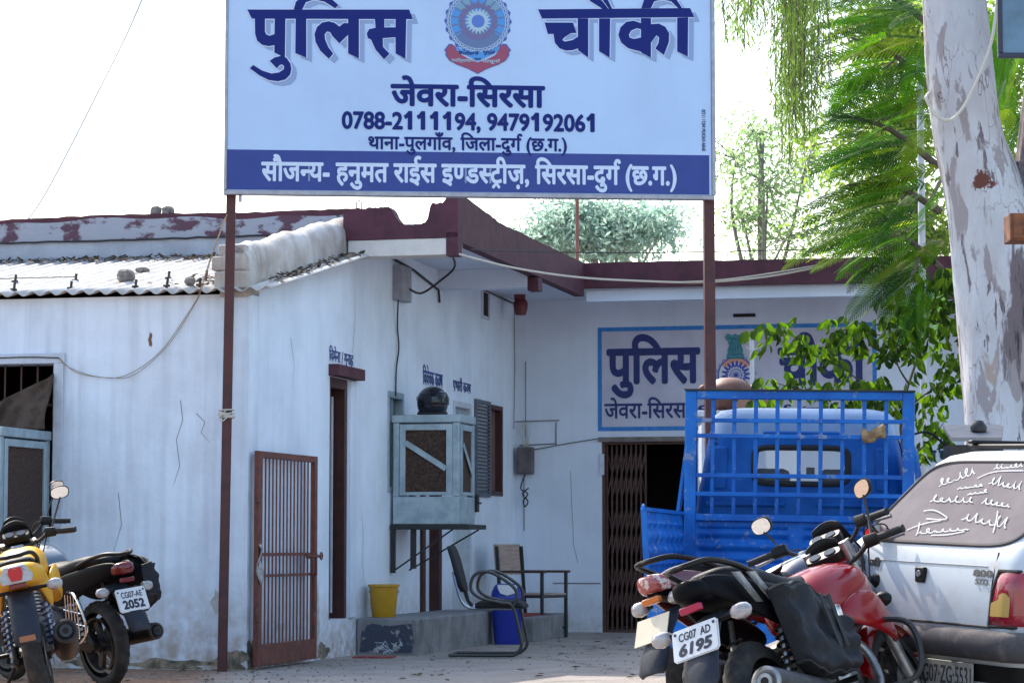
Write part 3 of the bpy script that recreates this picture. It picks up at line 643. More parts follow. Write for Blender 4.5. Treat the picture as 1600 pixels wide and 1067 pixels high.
# ---------------------------------------------------------------- the big signboard on two posts
A = P(352, 300, 19.25); Bq = P(1116, 305, 19.55); ux = Vector((Bq.x-A.x, Bq.y-A.y, 0)).normalized(); sn = Vector((0, 0, 1)).cross(ux)  # sn points away from camera
sn = Vector((-ux.y, ux.x, 0))
sb = thing('signboard', 'large pale blue signboard with navy lettering on two maroon posts', 'sign', (A.x, A.y, 0), (0, 0, math.atan2(ux.y, ux.x)))
def sg(px, py):
    q = hit(px, py, A, sn) - A; return q.dot(ux), q.z + A.z          # local x, z on the board plane
SW = (Bq - A).dot(ux); x0, zb = 0.0, sg(352, 297)[1]; ztp = sg(352, -48)[1]
SGN = mat('sign_vinyl', (.44, .62, .90), .5, var=.07, vscale=1.3, spec=.3, bump=.12, bscale=2.5, streak=.10, scol=(.30, .38, .52))
NAVY = mat('sign_navy', (.012, .024, .17), .55, spec=.12); NAVB = mat('sign_band_blue', (.022, .05, .27), .45, var=.1, spec=.4)
FRAME = mat('sign_frame_metal', (.35, .36, .42), .45, metal=.5, var=.2, vscale=12)
m = MB(); m.box((.012, .0, zb), (SW - .02, .05, ztp)); m.build('board', SGN, sb)
m = MB(); m.box((-.012, -.012, zb - .035), (SW + .0, .07, zb - .001)); m.box((-.012, -.012, zb), (.010, .07, ztp + .03)); m.box((SW - .018, -.014, zb), (SW + .012, .09, ztp + .03)); m.box((.011, -.012, ztp + .001), (SW - .019, .07, ztp + .03))
m.build('frame', FRAME, sb, bev=.004)
POST = mat('post_maroon_paint', (.075, .017, .020), .55, var=.35, vscale=10, bump=.15, chips=.25, chipcol=(.05, .03, .03))
def post(xa, w, lean, zt_):
    m = MB(); m.add([(xa-w/2, .051, zt_), (xa+w/2, .051, zt_), (xa+w/2, .051+w, zt_), (xa-w/2, .051+w, zt_), (xa-w/2+lean, .051, -.1), (xa+w/2+lean, .051, -.1), (xa+w/2+lean, .051+w, -.1), (xa-w/2+lean, .051+w, -.1)],
        [(0, 1, 2, 3), (7, 6, 5, 4), (0, 4, 5, 1), (1, 5, 6, 2), (2, 6, 7, 3), (3, 7, 4, 0)]); return m.build('post', POST, sb, bev=.006)
pl_ = post(.060, .072, -.055, ztp); pr_ = post(SW - .035, .082, .015, ztp)
m = MB(); m.box((.10, .02, zb - .085), (.125, .06, zb - .036)); m.build('bracket', FRAME, sb)
m = MB(); rs3 = random.Random(9)
zc = sg(355, 645)[1]; xc = .02
for k in range(7): m.tube(arc((xc + rs3.uniform(-.008, .008), .088, zc + rs3.uniform(-.03, .03)), .056, 0, 360, 14, (1, 0, rs3.uniform(-.3, .3)), (0, 1, 0)), .006, 5)
m.tube(smooth_path([(xc + .0, .04, zc + .02), (xc - .05, .03, zc - .03), (xc - .03, .03, zc - .06), (xc + .02, .03, zc - .02)]), .006, 5)
m.build('wire_tie', CABLEW, pl_)
sp = lambda x, y, h: Vector((x, -.0015 - h, y))
def stext(name, toks, xa, ya, xb, yb, mt, bold=.03, lift=.001, dz=.0003):
    (xx0, yy0), (xx1, yy1) = sg(xa, yb), sg(xb, ya); t = MB(); letters(t, toks, lambda x, y, h: sp(x, y, h + lift), bold, dz, xx0, xx1, yy0, yy1); return t.build(name, mt, sb, smooth=0)
(bx0, bz0), (bx1, bz1) = sg(356, 296), sg(1108, 243)
m = MB(); poly2(m, [(.013, zb + .004), (bx1, zb + .004), (bx1, bz1), (.013, bz1)], sp, .0005); m.build('blue_band', NAVB, sb, smooth=0)
PALE = mat('sign_pale_lettering', (.55, .68, .88), .45)
stext('lettering', ['जेवरा-', 'िस', 'रसा'], 612, 123, 850, 165, NAVY, .035)
stext('lettering', ['0788-2', '#1', '#1', '#1', '#1', '94, 9479', '#1', '9206', '#1'], 535, 179, 928, 205, NAVY, .035)
stext('lettering', ['थाना-पुलगाँव, ', 'िज', 'ला-दु', 'ग', '@r', ' (छ.ग.)'], 576, 210, 885, 241, NAVY, .025)
stext('lettering', ['सौज', '~न', 'य- हनुमत राईस इ', '~ण', 'ड', '~स', 'ट', '@c', 'ीज़, ', 'िस', 'रसा-दु', 'ग', '@r', ' (छ.ग.)'], 409, 250, 1056, 294, PALE, .03)
t = MB(); (xa, za), (xb, zb_) = sg(1104, 236), sg(1112, 172)
letters(t, ['BABA RADIUM 94271 11720'], lambda x, y, h: sp(xa + (y-0)*1.0, za + x, h + .001), .02, .0002, 0, zb_-za, -.036, -.008)
for i, q in enumerate(t.v): pass
t.build('printer_line', NAVY, sb, smooth=0)
# the two big words, traced
def c1(x, y): return sg(340 + x/3.4425, y/3.4425)
def c2(x, y): return sg(720 + x/3.4415, y/3.4415)
W1 = [[(160,54),(1030,54),(1050,106),(184,103)], [(200,102),(255,102),(255,172),(262,188),(280,195),(307,186),(307,245),(275,251),(240,244),(213,222),(202,185)],
 [(307,102),(365,102),(362,318),(335,300),(305,285)], [(280,330),(305,312),(345,302),(372,315),(392,345),(397,375),(390,405),(365,430),(325,440),(275,433),(225,408),(173,370),(192,352),(240,382),(290,398),(330,392),(356,375),(358,358),(347,349),(335,352),(318,370)],
 [(420,102),(477,102),(477,312),(418,288)], [(410,54),(420,15),(452,-18),(520,-38),(590,-22),(650,30),(632,48),(575,12),(520,0),(475,15),(455,54)],
 [(598,319),(622,292),(595,255),(578,215),(576,188),(588,172),(606,176),(616,195),(655,236),(702,190),(702,128),(680,126),(655,146),(630,126),(598,117),(562,124),(535,148),(521,185),(527,228),(552,275)],
 [(702,102),(760,102),(760,316),(702,290)], [(845,102),(897,102),(897,150),(957,150),(957,203),(888,208),(890,255),(925,292),(895,322),(850,270),(825,215),(808,208),(802,182),(815,160),(850,152)], [(957,102),(1015,102),(1010,318),(957,290)]]
W2 = [[(415,53),(1232,46),(1255,95),(437,103)], [(450,124),(603,124),(622,180),(468,186)], [(498,184),(590,181),(555,205),(545,218),(560,226),(600,218),(630,200),(632,262),(600,273),(565,275),(530,262),(505,232)], [(628,102),(685,102),(685,312),(630,272)],
 [(743,102),(803,102),(800,312),(743,278)], [(650,-30),(700,-30),(760,8),(795,53),(765,53),(700,12)], [(725,-35),(775,-30),(815,53),(798,53),(760,0)],
 [(970,128),(930,114),(890,120),(858,150),(847,190),(862,232),(900,262),(945,275),(970,280),(970,205),(930,212),(908,205),(903,190),(915,168),(945,155),(970,160)], [(968,100),(1022,100),(1022,312),(968,285)],
 [(1022,133),(1065,130),(1100,148),(1120,182),(1118,230),(1092,298),(1045,264),(1062,235),(1066,205),(1052,192),(1022,232)], [(1163,98),(1222,96),(1220,306),(1163,280)], [(970,48),(985,0),(1030,-35),(1090,-42),(1150,-12),(1190,47),(1168,47),(1130,10),(1085,0),(1040,10),(1022,47)]]
for W_, c_, gl in ((W1, c1, 'lettering'), (W2, c2, 'lettering')):
    for dx, dy, hh, mt, nm in ((30, 24, .0008, mat('sign_letter_shadow', (.23, .34, .58), .45), 'lettering_shadow'), (0, 0, .004, NAVY, gl)):
        b = MB()
        for k, pg in enumerate(W_): poly2(b, [c_(x+dx, y+dy) for x, y in pg], sp, hh + k*.0002)
        b.build(nm, mt, sb, smooth=0)
    b = MB()                                   # pale outline round the letters
    for k, pg in enumerate(W_):
        v, f = stroke2([c_(x, y) for x, y in pg + pg[:1]], .016); b.add([sp(x, y, .0028 + k*.0001) for x, y in v], f)
    b.build('lettering_outline', mat('sign_letter_outline', (.50, .64, .90), .45), sb, smooth=0)
# printed police emblem
ce = sg(747, 34); er = (sg(798, 34)[0] - sg(696, 34)[0]) / 2
def sem(fn, name, m_): b = MB(); fn(b); b.build(name, m_, sb, smooth=0)
sdisc = lambda b, r0, r1, h, n=48, a0=0, a1=360: disc(b, ce, r0*er, r1*er, h, n, a0, a1, sp)
E1 = mat('print_cyan', (.06, .27, .68), .45); E2 = mat('print_blue', (.04, .09, .38), .45); E3 = mat('print_plum', (.13, .13, .30), .45); E4 = mat('print_pale', (.36, .52, .66), .45); E5 = mat('print_red', (.28, .05, .12), .45); E6 = mat('print_slate', (.10, .17, .36), .45); E7 = mat('print_teal', (.16, .32, .46), .45)
def scal(b): poly2(b, [(ce[0]+er*(1.0+.035*math.cos(22*R(a)))*math.cos(R(a)), ce[1]+er*(1.0+.035*math.cos(22*R(a)))*math.sin(R(a))) for a in range(0, 360, 3)], sp, .001)
sem(scal, 'emblem_rope', E2)
def rope(b):
    for k in range(44):
        a = R(k*360/44); pts = [(ce[0]+er*(.90+.035*math.sin(j*1.1)+.02)*math.cos(a+R(j*2.4)), ce[1]+er*(.90+.035*math.sin(j*1.1)+.02)*math.sin(a+R(j*2.4))) for j in range(7)]; v, f = stroke2(pts, er*.028); b.add([sp(x, y, .0014+.0001*(k % 2)) for x, y in v], f)
    sdisc(b, .835, .86, .0016)
sem(rope, 'emblem_rope_strand', E4)
sem(lambda b: sdisc(b, .001, .83, .0018), 'emblem_field', E1)
sem(lambda b: sdisc(b, .3, .83, .0021, 20, 215, 325), 'emblem_field', E6)
sem(lambda b: (sdisc(b, .3, .82, .0022, 10, 30, 70), sdisc(b, .3, .82, .0022, 10, 110, 150)), 'emblem_field', E7)
def spk(b):
    for k in range(18):
        a = R(k*20+10); v, f = stroke2([(ce[0]+er*.5*math.cos(a), ce[1]+er*.5*math.sin(a)), (ce[0]+er*.83*math.cos(a), ce[1]+er*.83*math.sin(a))], er*.05); b.add([sp(x, y, .0026) for x, y in v], f)
sem(spk, 'emblem_spokes', E6)
def figs(b):
    sdisc(b, .40, .53, .003)
    for k in range(20):
        a = R(k*18); disc(b, (ce[0]+er*.535*math.cos(a), ce[1]+er*.535*math.sin(a)), .0002, er*.075, .0032+.00005*(k % 2), 12, 0, 360, sp)
sem(figs, 'emblem_figures', E3)
def star(b): poly2(b, [(ce[0]+er*(.42 if k % 2 else .28)*math.cos(R(k*9)), ce[1]+er*(.42 if k % 2 else .28)*math.sin(R(k*9))) for k in range(40)], sp, .0036)
sem(star, 'emblem_star', E4)
sem(lambda b: (sdisc(b, .001, .24, .004),), 'emblem_hub', E4)
def hubw(b):
    sdisc(b, .001, .20, .0044)
sem(hubw, 'emblem_hub', mat('print_mid', (.07, .17, .55), .45))
def s2(px, py): return sg(660 + px/8, py/8)
RIB = [(270,635),(330,555),(365,552),(405,580),(420,620),(470,680),(560,730),(690,785),(820,740),(920,690),(965,620),(975,580),(1000,552),(1050,555),(1075,590),(1110,635),(1088,650),(1085,700),(1040,765),(950,815),(800,870),(693,930),(560,862),(430,815),(340,765),(290,700),(290,650)]
sem(lambda b: poly2(b, [s2(*p) for p in RIB], sp, .002), 'emblem_ribbon_edge', E2)
sem(lambda b: poly2(b, [s2(693 + (x-693)*.965, 745 + (y-745)*.94 + 2) for x, y in RIB], sp, .0026), 'emblem_ribbon', E5)
sem(lambda b: poly2(b, [s2(*p) for p in [(410,575),(430,640),(540,690),(690,770),(850,700),(950,640),(970,575),(930,590),(860,640),(690,655),(520,640),(450,600)]], sp, .0030), 'emblem_scroll', E1)
def arctext(toks, cxp, cyp, wpx, hpx, curve, mt):
    b = MB(); q0 = s2(cxp-wpx/2, cyp+hpx/2); q1 = s2(cxp+wpx/2, cyp-hpx/2); xm = (q0[0]+q1[0])/2; hw = (q1[0]-q0[0])/2
    letters(b, toks, lambda x, y, h: sp(x, y + curve*((x-xm)/hw)**2, .0036+h), .02, .0002, q0[0], q1[0], q0[1], q1[1]); b.build('emblem_lettering', mt, sb, smooth=0)
arctext(['छ', '~त', 'तीसगढ़'], 580, 675, 250, 58, .012, NAVY); arctext(['पु', 'िल', 'स'], 830, 672, 150, 62, .012, NAVY); arctext(['2000'], 690, 742, 80, 24, 0, NAVY)
arctext(['पर', 'ित्राणाय'], 505, 765, 280, 55, .004, E4); arctext(['साधूनां'], 855, 775, 230, 55, .004, E4)

# ---------------------------------------------------------------- barred gate leaf standing open against the lean-to
ga = onz(401, 1052); gb = Vector((0, 0, 0))
ga = bw(.06, .03, 0); gb = bw(.09, 1.40, 0); gd = (gb - ga); gl_ = gd.length; gd.normalize()
gt = thing('barred_gate', 'brown barred steel gate leaf standing open against the white side wall', 'gate', ga + Vector((0, 0, .0)), (0, 0, math.atan2(gd.y, gd.x)))
H0 = .03; H1 = 1.66
m = MB(); f_ = .075
m.box((0, -.02, H0), (f_, .02, H1)); m.box((gl_-.06, -.02, H0), (gl_, .02, H1)); m.box((f_, -.02, H1-.05), (gl_-.06, .02, H1)); m.box((f_, -.02, H0), (gl_-.06, .02, H0+.16))
m.build('gate_frame', RUST, gt, bev=.003)
nb = 15
bar0 = MB(); bar0.box((-.010, -.0035, H0+.16), (.010, .0035, H1-.05)); bo = bar0.build('gate_bar', RUST, gt)
for k in range(nb):
    c = bo if k == 0 else bo.copy()
    if k: sc.collection.objects.link(c); c.parent = gt
    c.location = (f_ + (gl_-.06-f_)*(k+.5)/nb, 0, 0)
m = MB(); m.box((f_, -.021, .86), (gl_-.06, -.012, .885)); m.box((f_, -.021, .70), (gl_-.06, -.012, .722)); m.build('cross_rail', RUST, gt)
m = MB(); m.tube([(gl_-.30, -.035, .855), (gl_+.03, -.035, .855)], .012, 8); m.tube(arc((gl_+.055, -.035, .855), .028, 0, 360, 14), .007, 6); m.box((gl_-.17, -.045, .70), (gl_-.15, -.022, .88)); m.box((gl_-.09, -.045, .70), (gl_-.07, -.022, .88)); m.box((gl_-.28, -.03, .835), (gl_-.06, -.022, .878)); m.tube([(gl_-.14, -.04, .735), (gl_-.10, -.04, .72)], .016, 6); m.build('bolt', RUST, gt)
hm = MB(); hm.lathe([(.0, -.05), (.022, -.05), (.022, .05), (0, .05)], (-.005, -.015, 0), n=10); ho = hm.build('hinge', RUST, gt)
for k, z in enumerate((1.32, .42)):
    c = ho if k == 0 else ho.copy()
    if k: sc.collection.objects.link(c); c.parent = gt
    c.location = (0, 0, z)
m = MB(); rr = random.Random(4)
m.grid(lambda i, j: (-.02 + .06*i + .01*math.sin(j*9), -.03 - .02*math.sin(i*3+j*7), .95 - .30*j), 4, 8); m.build('cloth_tie', mat('dirty_rag', (.4, .38, .38), .9, var=.5, vscale=30), gt, solid=.004)

# ---------------------------------------------------------------- desert coolers
def cooler(name, label, loc, rotz, W, D, H, base, pw):
    """local: x width (0..W), y depth (0 front .. D), z from 0"""
    t = thing(name, label, 'air cooler', loc, (0, 0, rotz))
    m = MB(); e = .045
    m.box((-.012, -.012, H-.07), (W+.012, D, H)); m.box((0, 0, 0), (W, D, base)); 
    for x in (0, W-e*1.3):
        for y in (0, D-e*1.3): m.box((x, y, base), (x+e*1.3, y+e*1.3, H-.07))
    m.build('cabinet', GALV, t, bev=.006)
    def pad(nm, o, ax, L, strap):
        m = MB(); o = Vector(o); ax = Vector(ax); nrm = ax.cross(Vector((0, 0, 1)))
        z0 = base + .012; z1 = H - .085; f = .055
        for a, b, c, d in ((0, f, z0, z1), (L-f, L, z0, z1), (f, L-f, z0, z0+.03), (f, L-f, z1-f, z1)):
            p = o + ax*a; q = o + ax*b
            m.add([p+nrm*y+Vector((0, 0, z)) for z in (c, d) for y in (.012, -.012)] + [q+nrm*y+Vector((0, 0, z)) for z in (c, d) for y in (.012, -.012)], [(0, 1, 3, 2), (4, 6, 7, 5), (0, 4, 5, 1), (2, 3, 7, 6), (0, 2, 6, 4), (1, 5, 7, 3)])
        pf = m.build(nm, GALV, t, bev=.003)
        m = MB(); m.add([o+ax*a+nrm*-.004+Vector((0, 0, z)) for a, z in ((f, z0+.03), (L-f, z0+.03), (L-f, z1-f), (f, z1-f))], [(0, 1, 2, 3)]); m.build('wood_wool', WOODWOOL, pf)
        if strap:
            m = MB(); za, zb2 = strap; p = o+ax*f+nrm*.016+Vector((0, 0, za)); q = o+ax*(L-f)+nrm*.016+Vector((0, 0, zb2)); m.bar(p, q, .05, .004, nrm); m.build('strap', GALV, pf)
        return pf
    pad('pad_frame', (e*1.3+.005, .004, 0), (1, 0, 0), W-e*2.6-.01, pw)
    pad('pad_frame', (W-.004, e*1.3+.005, 0), (0, 1, 0), D-e*2.6-.01, (pw[0]-.02, pw[1]-.05) if pw else None)
    return t
# cooler A on the verandah wall
ca = bw(.03, 3.88, 1.13)
coolA = cooler('air_cooler', 'weathered grey metal air cooler on a bracket, with a helmet on top', ca, YAW, .62, .58, .99, .25, (.74, .50))
m = MB(); m.box((-.02, -.02, -.045), (.72, .62, -.002)); m.build('stand', BLACKM, coolA, bev=.004)
m = MB(); m.box((-.018, .0, -.44), (.02, .04, -.046)); m.build('stand_leg', BLACKM, coolA)
m = MB(); m.box((.16, .02, -.40), (.21, .05, -.046)); m.build('stand_leg', BLACKM, coolA)
m = MB(); m.bar((.0, .04, -.42), (.55, .05, -.046), .014, .014); m.build('brace', BLACKM, coolA)
m = MB(); m.bar((.0, .55, -.42), (.66, .58, -.046), .014, .014); m.build('brace', BLACKM, coolA)
# cooler B in front of the lean-to window
cb = bw(-2.75, -.92, .42)
coolB = cooler('air_cooler', 'tall grey metal air cooler standing before the barred window at left', cb, YAW, 1.14, .90, 1.40, .45, None)
m = MB(); m.box((.05, -.03, .30), (1.10, .0, .42)); m.build('tank_front', GALV, coolB)
m = MB(); m.box((.60, -.03, .85), (.63, .0, 1.3)); m.box((.0, -.02, 0.92), (1.05, -.005, .96)); m.build('door_stile', GALV, coolB)
m = MB(); m.box((.93, -.035, .80), (.98, -.005, 1.0)); m.build('latch', GALV, coolB)
for sx in (.02, 1.06):
    for sy in (.02, .82):
        m = MB(); m.box((sx, sy, -.42), (sx+.06, sy+.06, -.001)); m.build('leg', GALV, coolB)
# burlap on the cooler at the window
BUR = mat('brown_sacking', (.095, .062, .045), .95, var=.5, vscale=10, bump=.6, bscale=180)
def bur(i, j):
    u = -2.9 + 1.325*i; top = 2.04 + .23*max(0, (i-.60)/.40)**1.2 + .1*max(0, (.45-i)/.45) - .04*math.sin(math.pi*min(1, max(0, (i-.3)/.5)))
    z = top + (1.83 - top)*j; fold = .05*math.sin(i*15 + j*4) + .05*math.sin(i*8 - j*6 + 1) + .02*math.sin(i*41 + j*9)
    return bw(u, -.07 - .12*j**2 - .02 + fold*.7*(1-.3*j), z)
one('sackcloth', MB().grid(bur, 60, 18), BUR, 'brown sackcloth draped over the barred window above the left cooler', 'cloth', None, solid=.008, smooth=80)
# helmet on cooler A
hm = thing('helmet', 'glossy black motorcycle helmet resting on top of the wall cooler', 'helmet', ca + BU*.30 + BV*.26 + Vector((0, 0, .992)), (0, 0, YAW + R(-65)))
hm.scale = (1.2, 1.2, 1.2)
def hel(i, j):
    th = 2*math.pi*i; ph = -.62 + (math.pi/2 + .62)*j; r = math.cos(ph)**.85 if math.cos(ph) > 0 else 0
    return (.145*r*math.cos(th)*(1.05 if math.cos(th) > 0 else 1), .118*r*math.sin(th), .098 + .128*math.sin(ph))
BLKG = mat('gloss_black_shell', (.008, .010, .016), .18, coat=.3, spec=.4)
MB().grid(hel, 40, 16).build('shell', BLKG, hm, smooth=70)
m = MB(); m.lathe([(.105, 0), (.118, .012), (.113, .03)], (0, 0, 0), n=32); m.build('rim', mat('black_rubber', (.02, .02, .02), .8), hm)
def vis(i, j):
    th = R(-78 + 156*i); ph = -.15 + .75*j; r = math.cos(ph)**.85
    return (.152*r*math.cos(th)*1.05, .124*r*math.sin(th), .10 + .130*math.sin(ph))
MB().grid(vis, 20, 6).build('visor', mat('dark_visor', (.01, .012, .02), .12, spec=.4), hm, solid=.004)
for s_ in (-1, 1):
    m = MB(); m.lathe([(0, .0), (.018, .0), (.016, .008), (0, .009)], (.02, s_*.118, .13), (0, s_, 0), 14); m.build('visor_screw', FRAME, hm)

# ---------------------------------------------------------------- bucket, bin, chairs
YEL = mat('yellow_plastic', (.50, .27, .012), .4, var=.1, vscale=12)
bq_ = bw(.17, 3.12, .316)
bk_ = thing('bucket', 'yellow plastic bucket standing on the stained concrete plinth', 'bucket', bq_)
m = MB(); m.lathe([(.0, .0), (.098, 0), (.104, .01), (.128, .262), (.14, .266), (.14, .282), (.128, .286), (.122, .27), (.1, .012), (0, .012)], n=40); m.build('tub', YEL, bk_, smooth=50)
m = MB(); m.tube(arc((0, 0, .27), .142, 200, 340, 16, (1, 0, 0), (0, -.55, .84)), .004, 6); m.build('handle', mat('wire_handle', (.4, .4, .4), .4, metal=.8), bk_)
BLUP = mat('blue_plastic', (.012, .03, .32), .4, var=.1)
bp0 = onz(793, 1000); binn = thing('dustbin', 'blue plastic dustbin with a pale swing lid between the chairs', 'dustbin', (bp0.x, 24.6, 0))
m = MB(); m.loft([sect((0, 0, z), hw, hd, 20, 4, ax=(1, 0, 0), az=(0, 1, 0)) for z, hw, hd in ((0, .12, .10), (.02, .125, .105), (.40, .155, .13), (.42, .165, .14), (.44, .165, .14))]); m.build('body', BLUP, binn, smooth=50)
m = MB(); m.loft([sect((0, 0, z), hw, hd, 20, 3.4, ax=(1, 0, 0), az=(0, 1, 0)) for z, hw, hd in ((.44, .16, .135), (.50, .15, .125), (.555, .125, .10), (.575, .10, .06))]); m.build('lid', BLUP, binn, smooth=50)
m = MB(); m.loft([[(x*.095, -.137 + .03*k + (z-.50)*.35, z) for x, z in ((-1, .565), (-.95, .53), (-.7, .485), (0, .465), (.7, .485), (.95, .53), (1, .565))] for k in range(2)], closed=True); m.build('swing_flap', mat('pale_bin_flap', (.55, .57, .6), .5), binn)
# cantilever chair: side view facing right
CHR = mat('chrome_tube', (.35, .35, .37), .18, metal=1.0); BTUBE = mat('black_tube', (.02, .02, .023), .3, spec=.6); BFAB = mat('black_fabric', (.012, .012, .014), .85, bump=.2, bscale=200)
q = onz(700, 1021); q2 = onz(762, 1022)
cc = thing('tubular_chair', 'black cantilever tubular armchair in front of the low step, seen from its side', 'chair', (-.12, 21.9, 0), (0, 0, R(-6)))
for s_, mt_ in ((-.25, BTUBE), (.25, BTUBE)):
    pts = [(-.38, s_, .02), (.10, s_, .02), (.18, s_, .035), (.225, s_, .10), (.21, s_, .22), (.15, s_, .43), (.05, s_, .46), (-.12, s_, .50), (-.20, s_, .57), (-.18, s_, .68), (-.10, s_, .72), (0, s_, .70), (.15, s_, .60), (.19, s_, .52), (.16, s_, .43)]
    m = MB(); m.tube(smooth_path(pts, 5), .014, 10); m.build('side_tube', mt_, cc)
m = MB(); m.tube([(-.38, -.25, .02), (-.38, .25, .02)], .014, 8); m.build('floor_bar', BTUBE, cc)
m = MB(); m.tube(smooth_path([(.16, -.20, .41), (-.15, -.20, .41), (-.25, -.2, .43), (-.31, -.2, .53), (-.36, -.2, .72)]), .013, 8); m.tube(smooth_path([(.16, .20, .41), (-.15, .20, .41), (-.25, .2, .43), (-.31, .2, .53), (-.36, .2, .72)]), .013, 8); m.build('seat_tube', CHR, cc)
m = MB(); m.loft([sect((x, 0, z), .235, h, 18, 4) for x, z, h in ((-.17, .435, .02), (-.14, .44, .032), (.05, .445, .035), (.17, .445, .035), (.22, .435, .028), (.24, .425, .012))]); m.build('seat', BFAB, cc, smooth=60)
m = MB(); m.loft([sect((x, 0, z), hw, .024, 18, 4, ax=(0, 1, 0), az=(1, 0, .25)) for x, z, hw in ((-.285, .55, .13), (-.30, .59, .19), (-.33, .70, .225), (-.365, .83, .22), (-.39, .90, .20), (-.405, .935, .14))]); m.build('backrest', BFAB, cc, smooth=60)
m = MB(); m.loft([sect((x, 0, z), .05, .012, 12, 3, ax=(0, 1, 0), az=(1, 0, .3)) for x, z in ((-.22, .43), (-.255, .47), (-.28, .56), (-.30, .62))]); m.build('back_bracket', BFAB, cc)
# square armchair of wood and steel
WOODC = mat('worn_plywood', (.40, .31, .27), .7, var=.3, vscale=6, stretch=(1, 8, 8), bump=.1); WOODD = mat('dark_arm_wood', (.085, .045, .032), .5, var=.3, vscale=8)
pc = onz(838, 990); sc_ = thing('wooden_armchair', 'square steel framed armchair with brown wooden seat, back and arms by the white wall', 'chair', (pc.x - .03, 26.3, 0), (0, 0, R(60)))
# local: faces -y ; width x
HW, DD = .25, .23
def legp(name, x, y, zt_, tilt=0): m = MB(); m.bar((x, y, 0), (x, y + tilt, zt_), .028, .028); m.build(name, BTUBE, sc_)
legp('leg', -HW, -DD, .66); legp('leg', HW, -DD, .66); legp('leg', -HW, DD, .93, .07); legp('leg', HW, DD, .93, .07)
m = MB()
for z in (.10, .42):
    m.bar((-HW, -DD, z), (-HW, DD, z), .024, .024); m.bar((HW, -DD, z), (HW, DD, z), .024, .024); m.bar((-HW, DD, z), (HW, DD, z), .024, .024)
m.bar((-HW, -DD, .42), (HW, -DD, .42), .024, .024); m.bar((-HW, -.0, .10), (HW, 0, .10), .024, .024); m.build('frame_rails', BTUBE, sc_)
m = MB(); m.box((-HW, -DD - .01, .435), (HW, DD, .453)); m.build('seat', WOODC, sc_, bev=.004)
m = MB(); m.prism([(-HW-.01, .64), (HW+.01, .64), (HW+.01, .95), (-HW-.01, .95)], (0, DD + .018, 0), (1, 0, 0), (0, .095, 1), .018); m.build('backrest', WOODC, sc_, bev=.003)
for s_ in (-1, 1):
    m = MB(); m.box((s_*HW - .03, -DD - .04, .66), (s_*HW + .03, DD + .02, .685)); m.build('armrest', WOODD, sc_, bev=.004)
# ---------------------------------------------------------------- fittings hanging on the back wall
mb_ = thing('meter_box', 'rusty grey meter box with a loop of wires hanging on the inner wall corner', 'meter box', bw(.13, vE - .001, 1.86), (0, 0, YAW))
m = MB(); m.box((-.09, -.13, -.15), (.09, -.001, .15)); m.build('case', mat('rusty_grey_case', (.13, .11, .12), .7, col2=(.07, .06, .06), vscale=8, bump=.2), mb_, bev=.02)
m = MB()
for k in range(5): m.tube(smooth_path([(-.03+.015*k, -.05, .42), (-.06+.03*k, -.08-.01*k, .33), (-.04+.02*k, -.07, .24), (-.02+.01*k, -.06, .15)]), .005, 5)
m.build('wire_bundle', CABLEW, mb_)
m = MB(); m.tube(smooth_path([(0, -.08, -.15), (-.05, -.08, -.30), (.03, -.09, -.36), (-.02, -.08, -.44), (.0, -.08, -.50), (.03, -.08, -.44), (-.03, -.08, -.36), (.04, -.08, -.30)]), .008, 6); m.build('wire_loop', CABLE, mb_)
al = MB(); al.lathe([(0, 0), (.055, 0), (.075, .06), (.08, .12), (.07, .15), (.06, .17), (.0, .17)], n=20); al.box((-.07, -.05, .17), (.05, .05, .22))
ao = al.build('alarm_bell', mat('dark_red_enamel', (.12, .012, .02), .35), None, smooth=50); ao.location = bw(.22, 8.15, 3.40); tag(ao, 'dark red alarm bell hanging under the roof slab by the corner', 'bell')
# ---------------------------------------------------------------- motorcycles
RUB = mat('tyre_rubber', (.018, .018, .019), .85, col2=(.06, .05, .042), vscale=14, ramp=(.45, .75), bump=.3, bscale=60)
BPL = mat('black_plastic', (.008, .008, .009), .5, var=.3, vscale=10, bump=.05, spec=.25)
FEND = mat('dusty_fender_plastic', (.018, .022, .034), .6, col2=(.07, .065, .065), vscale=6, ramp=(.5, .85), bump=.08, spec=.25)
ALU = mat('dull_aluminium', (.33, .33, .34), .4, metal=.8, var=.3, vscale=20)
DKM = mat('dark_engine_metal', (.04, .04, .043), .45, metal=.5, var=.4, vscale=20)
GLB = mat('gloss_black_paint', (.004, .004, .006), .5, coat=0, spec=.08)
SEAT = mat('black_seat_vinyl', (.008, .008, .010), .6, bump=.15, bscale=160, spec=.25)
MIRR = mat('mirror_glass', (.85, .88, .9), .03, metal=1.0)
LRED = mat('red_lens', (.45, .006, .008), .2, spec=.3)
LDRED = mat('dark_red_lens', (.12, .004, .008), .2, coat=.3)
LCLR = mat('clear_lens', (.34, .34, .37), .08, spec=.8, coat=.3, col2=(.22, .17, .16), vscale=45, ramp=(.4, .7), stretch=(1, .3, 1))
LAMB = mat('amber_lens', (.50, .12, .01), .2, coat=.5)
PLATE = mat('number_plate_white', (.62, .63, .66), .4, var=.08, vscale=12)
PLTX = mat('plate_lettering', (.012, .014, .03), .5)
CHROME = mat('chrome', (.6, .6, .62), .1, metal=1.0)
def lerp(a, b, t): return a + (b-a)*t
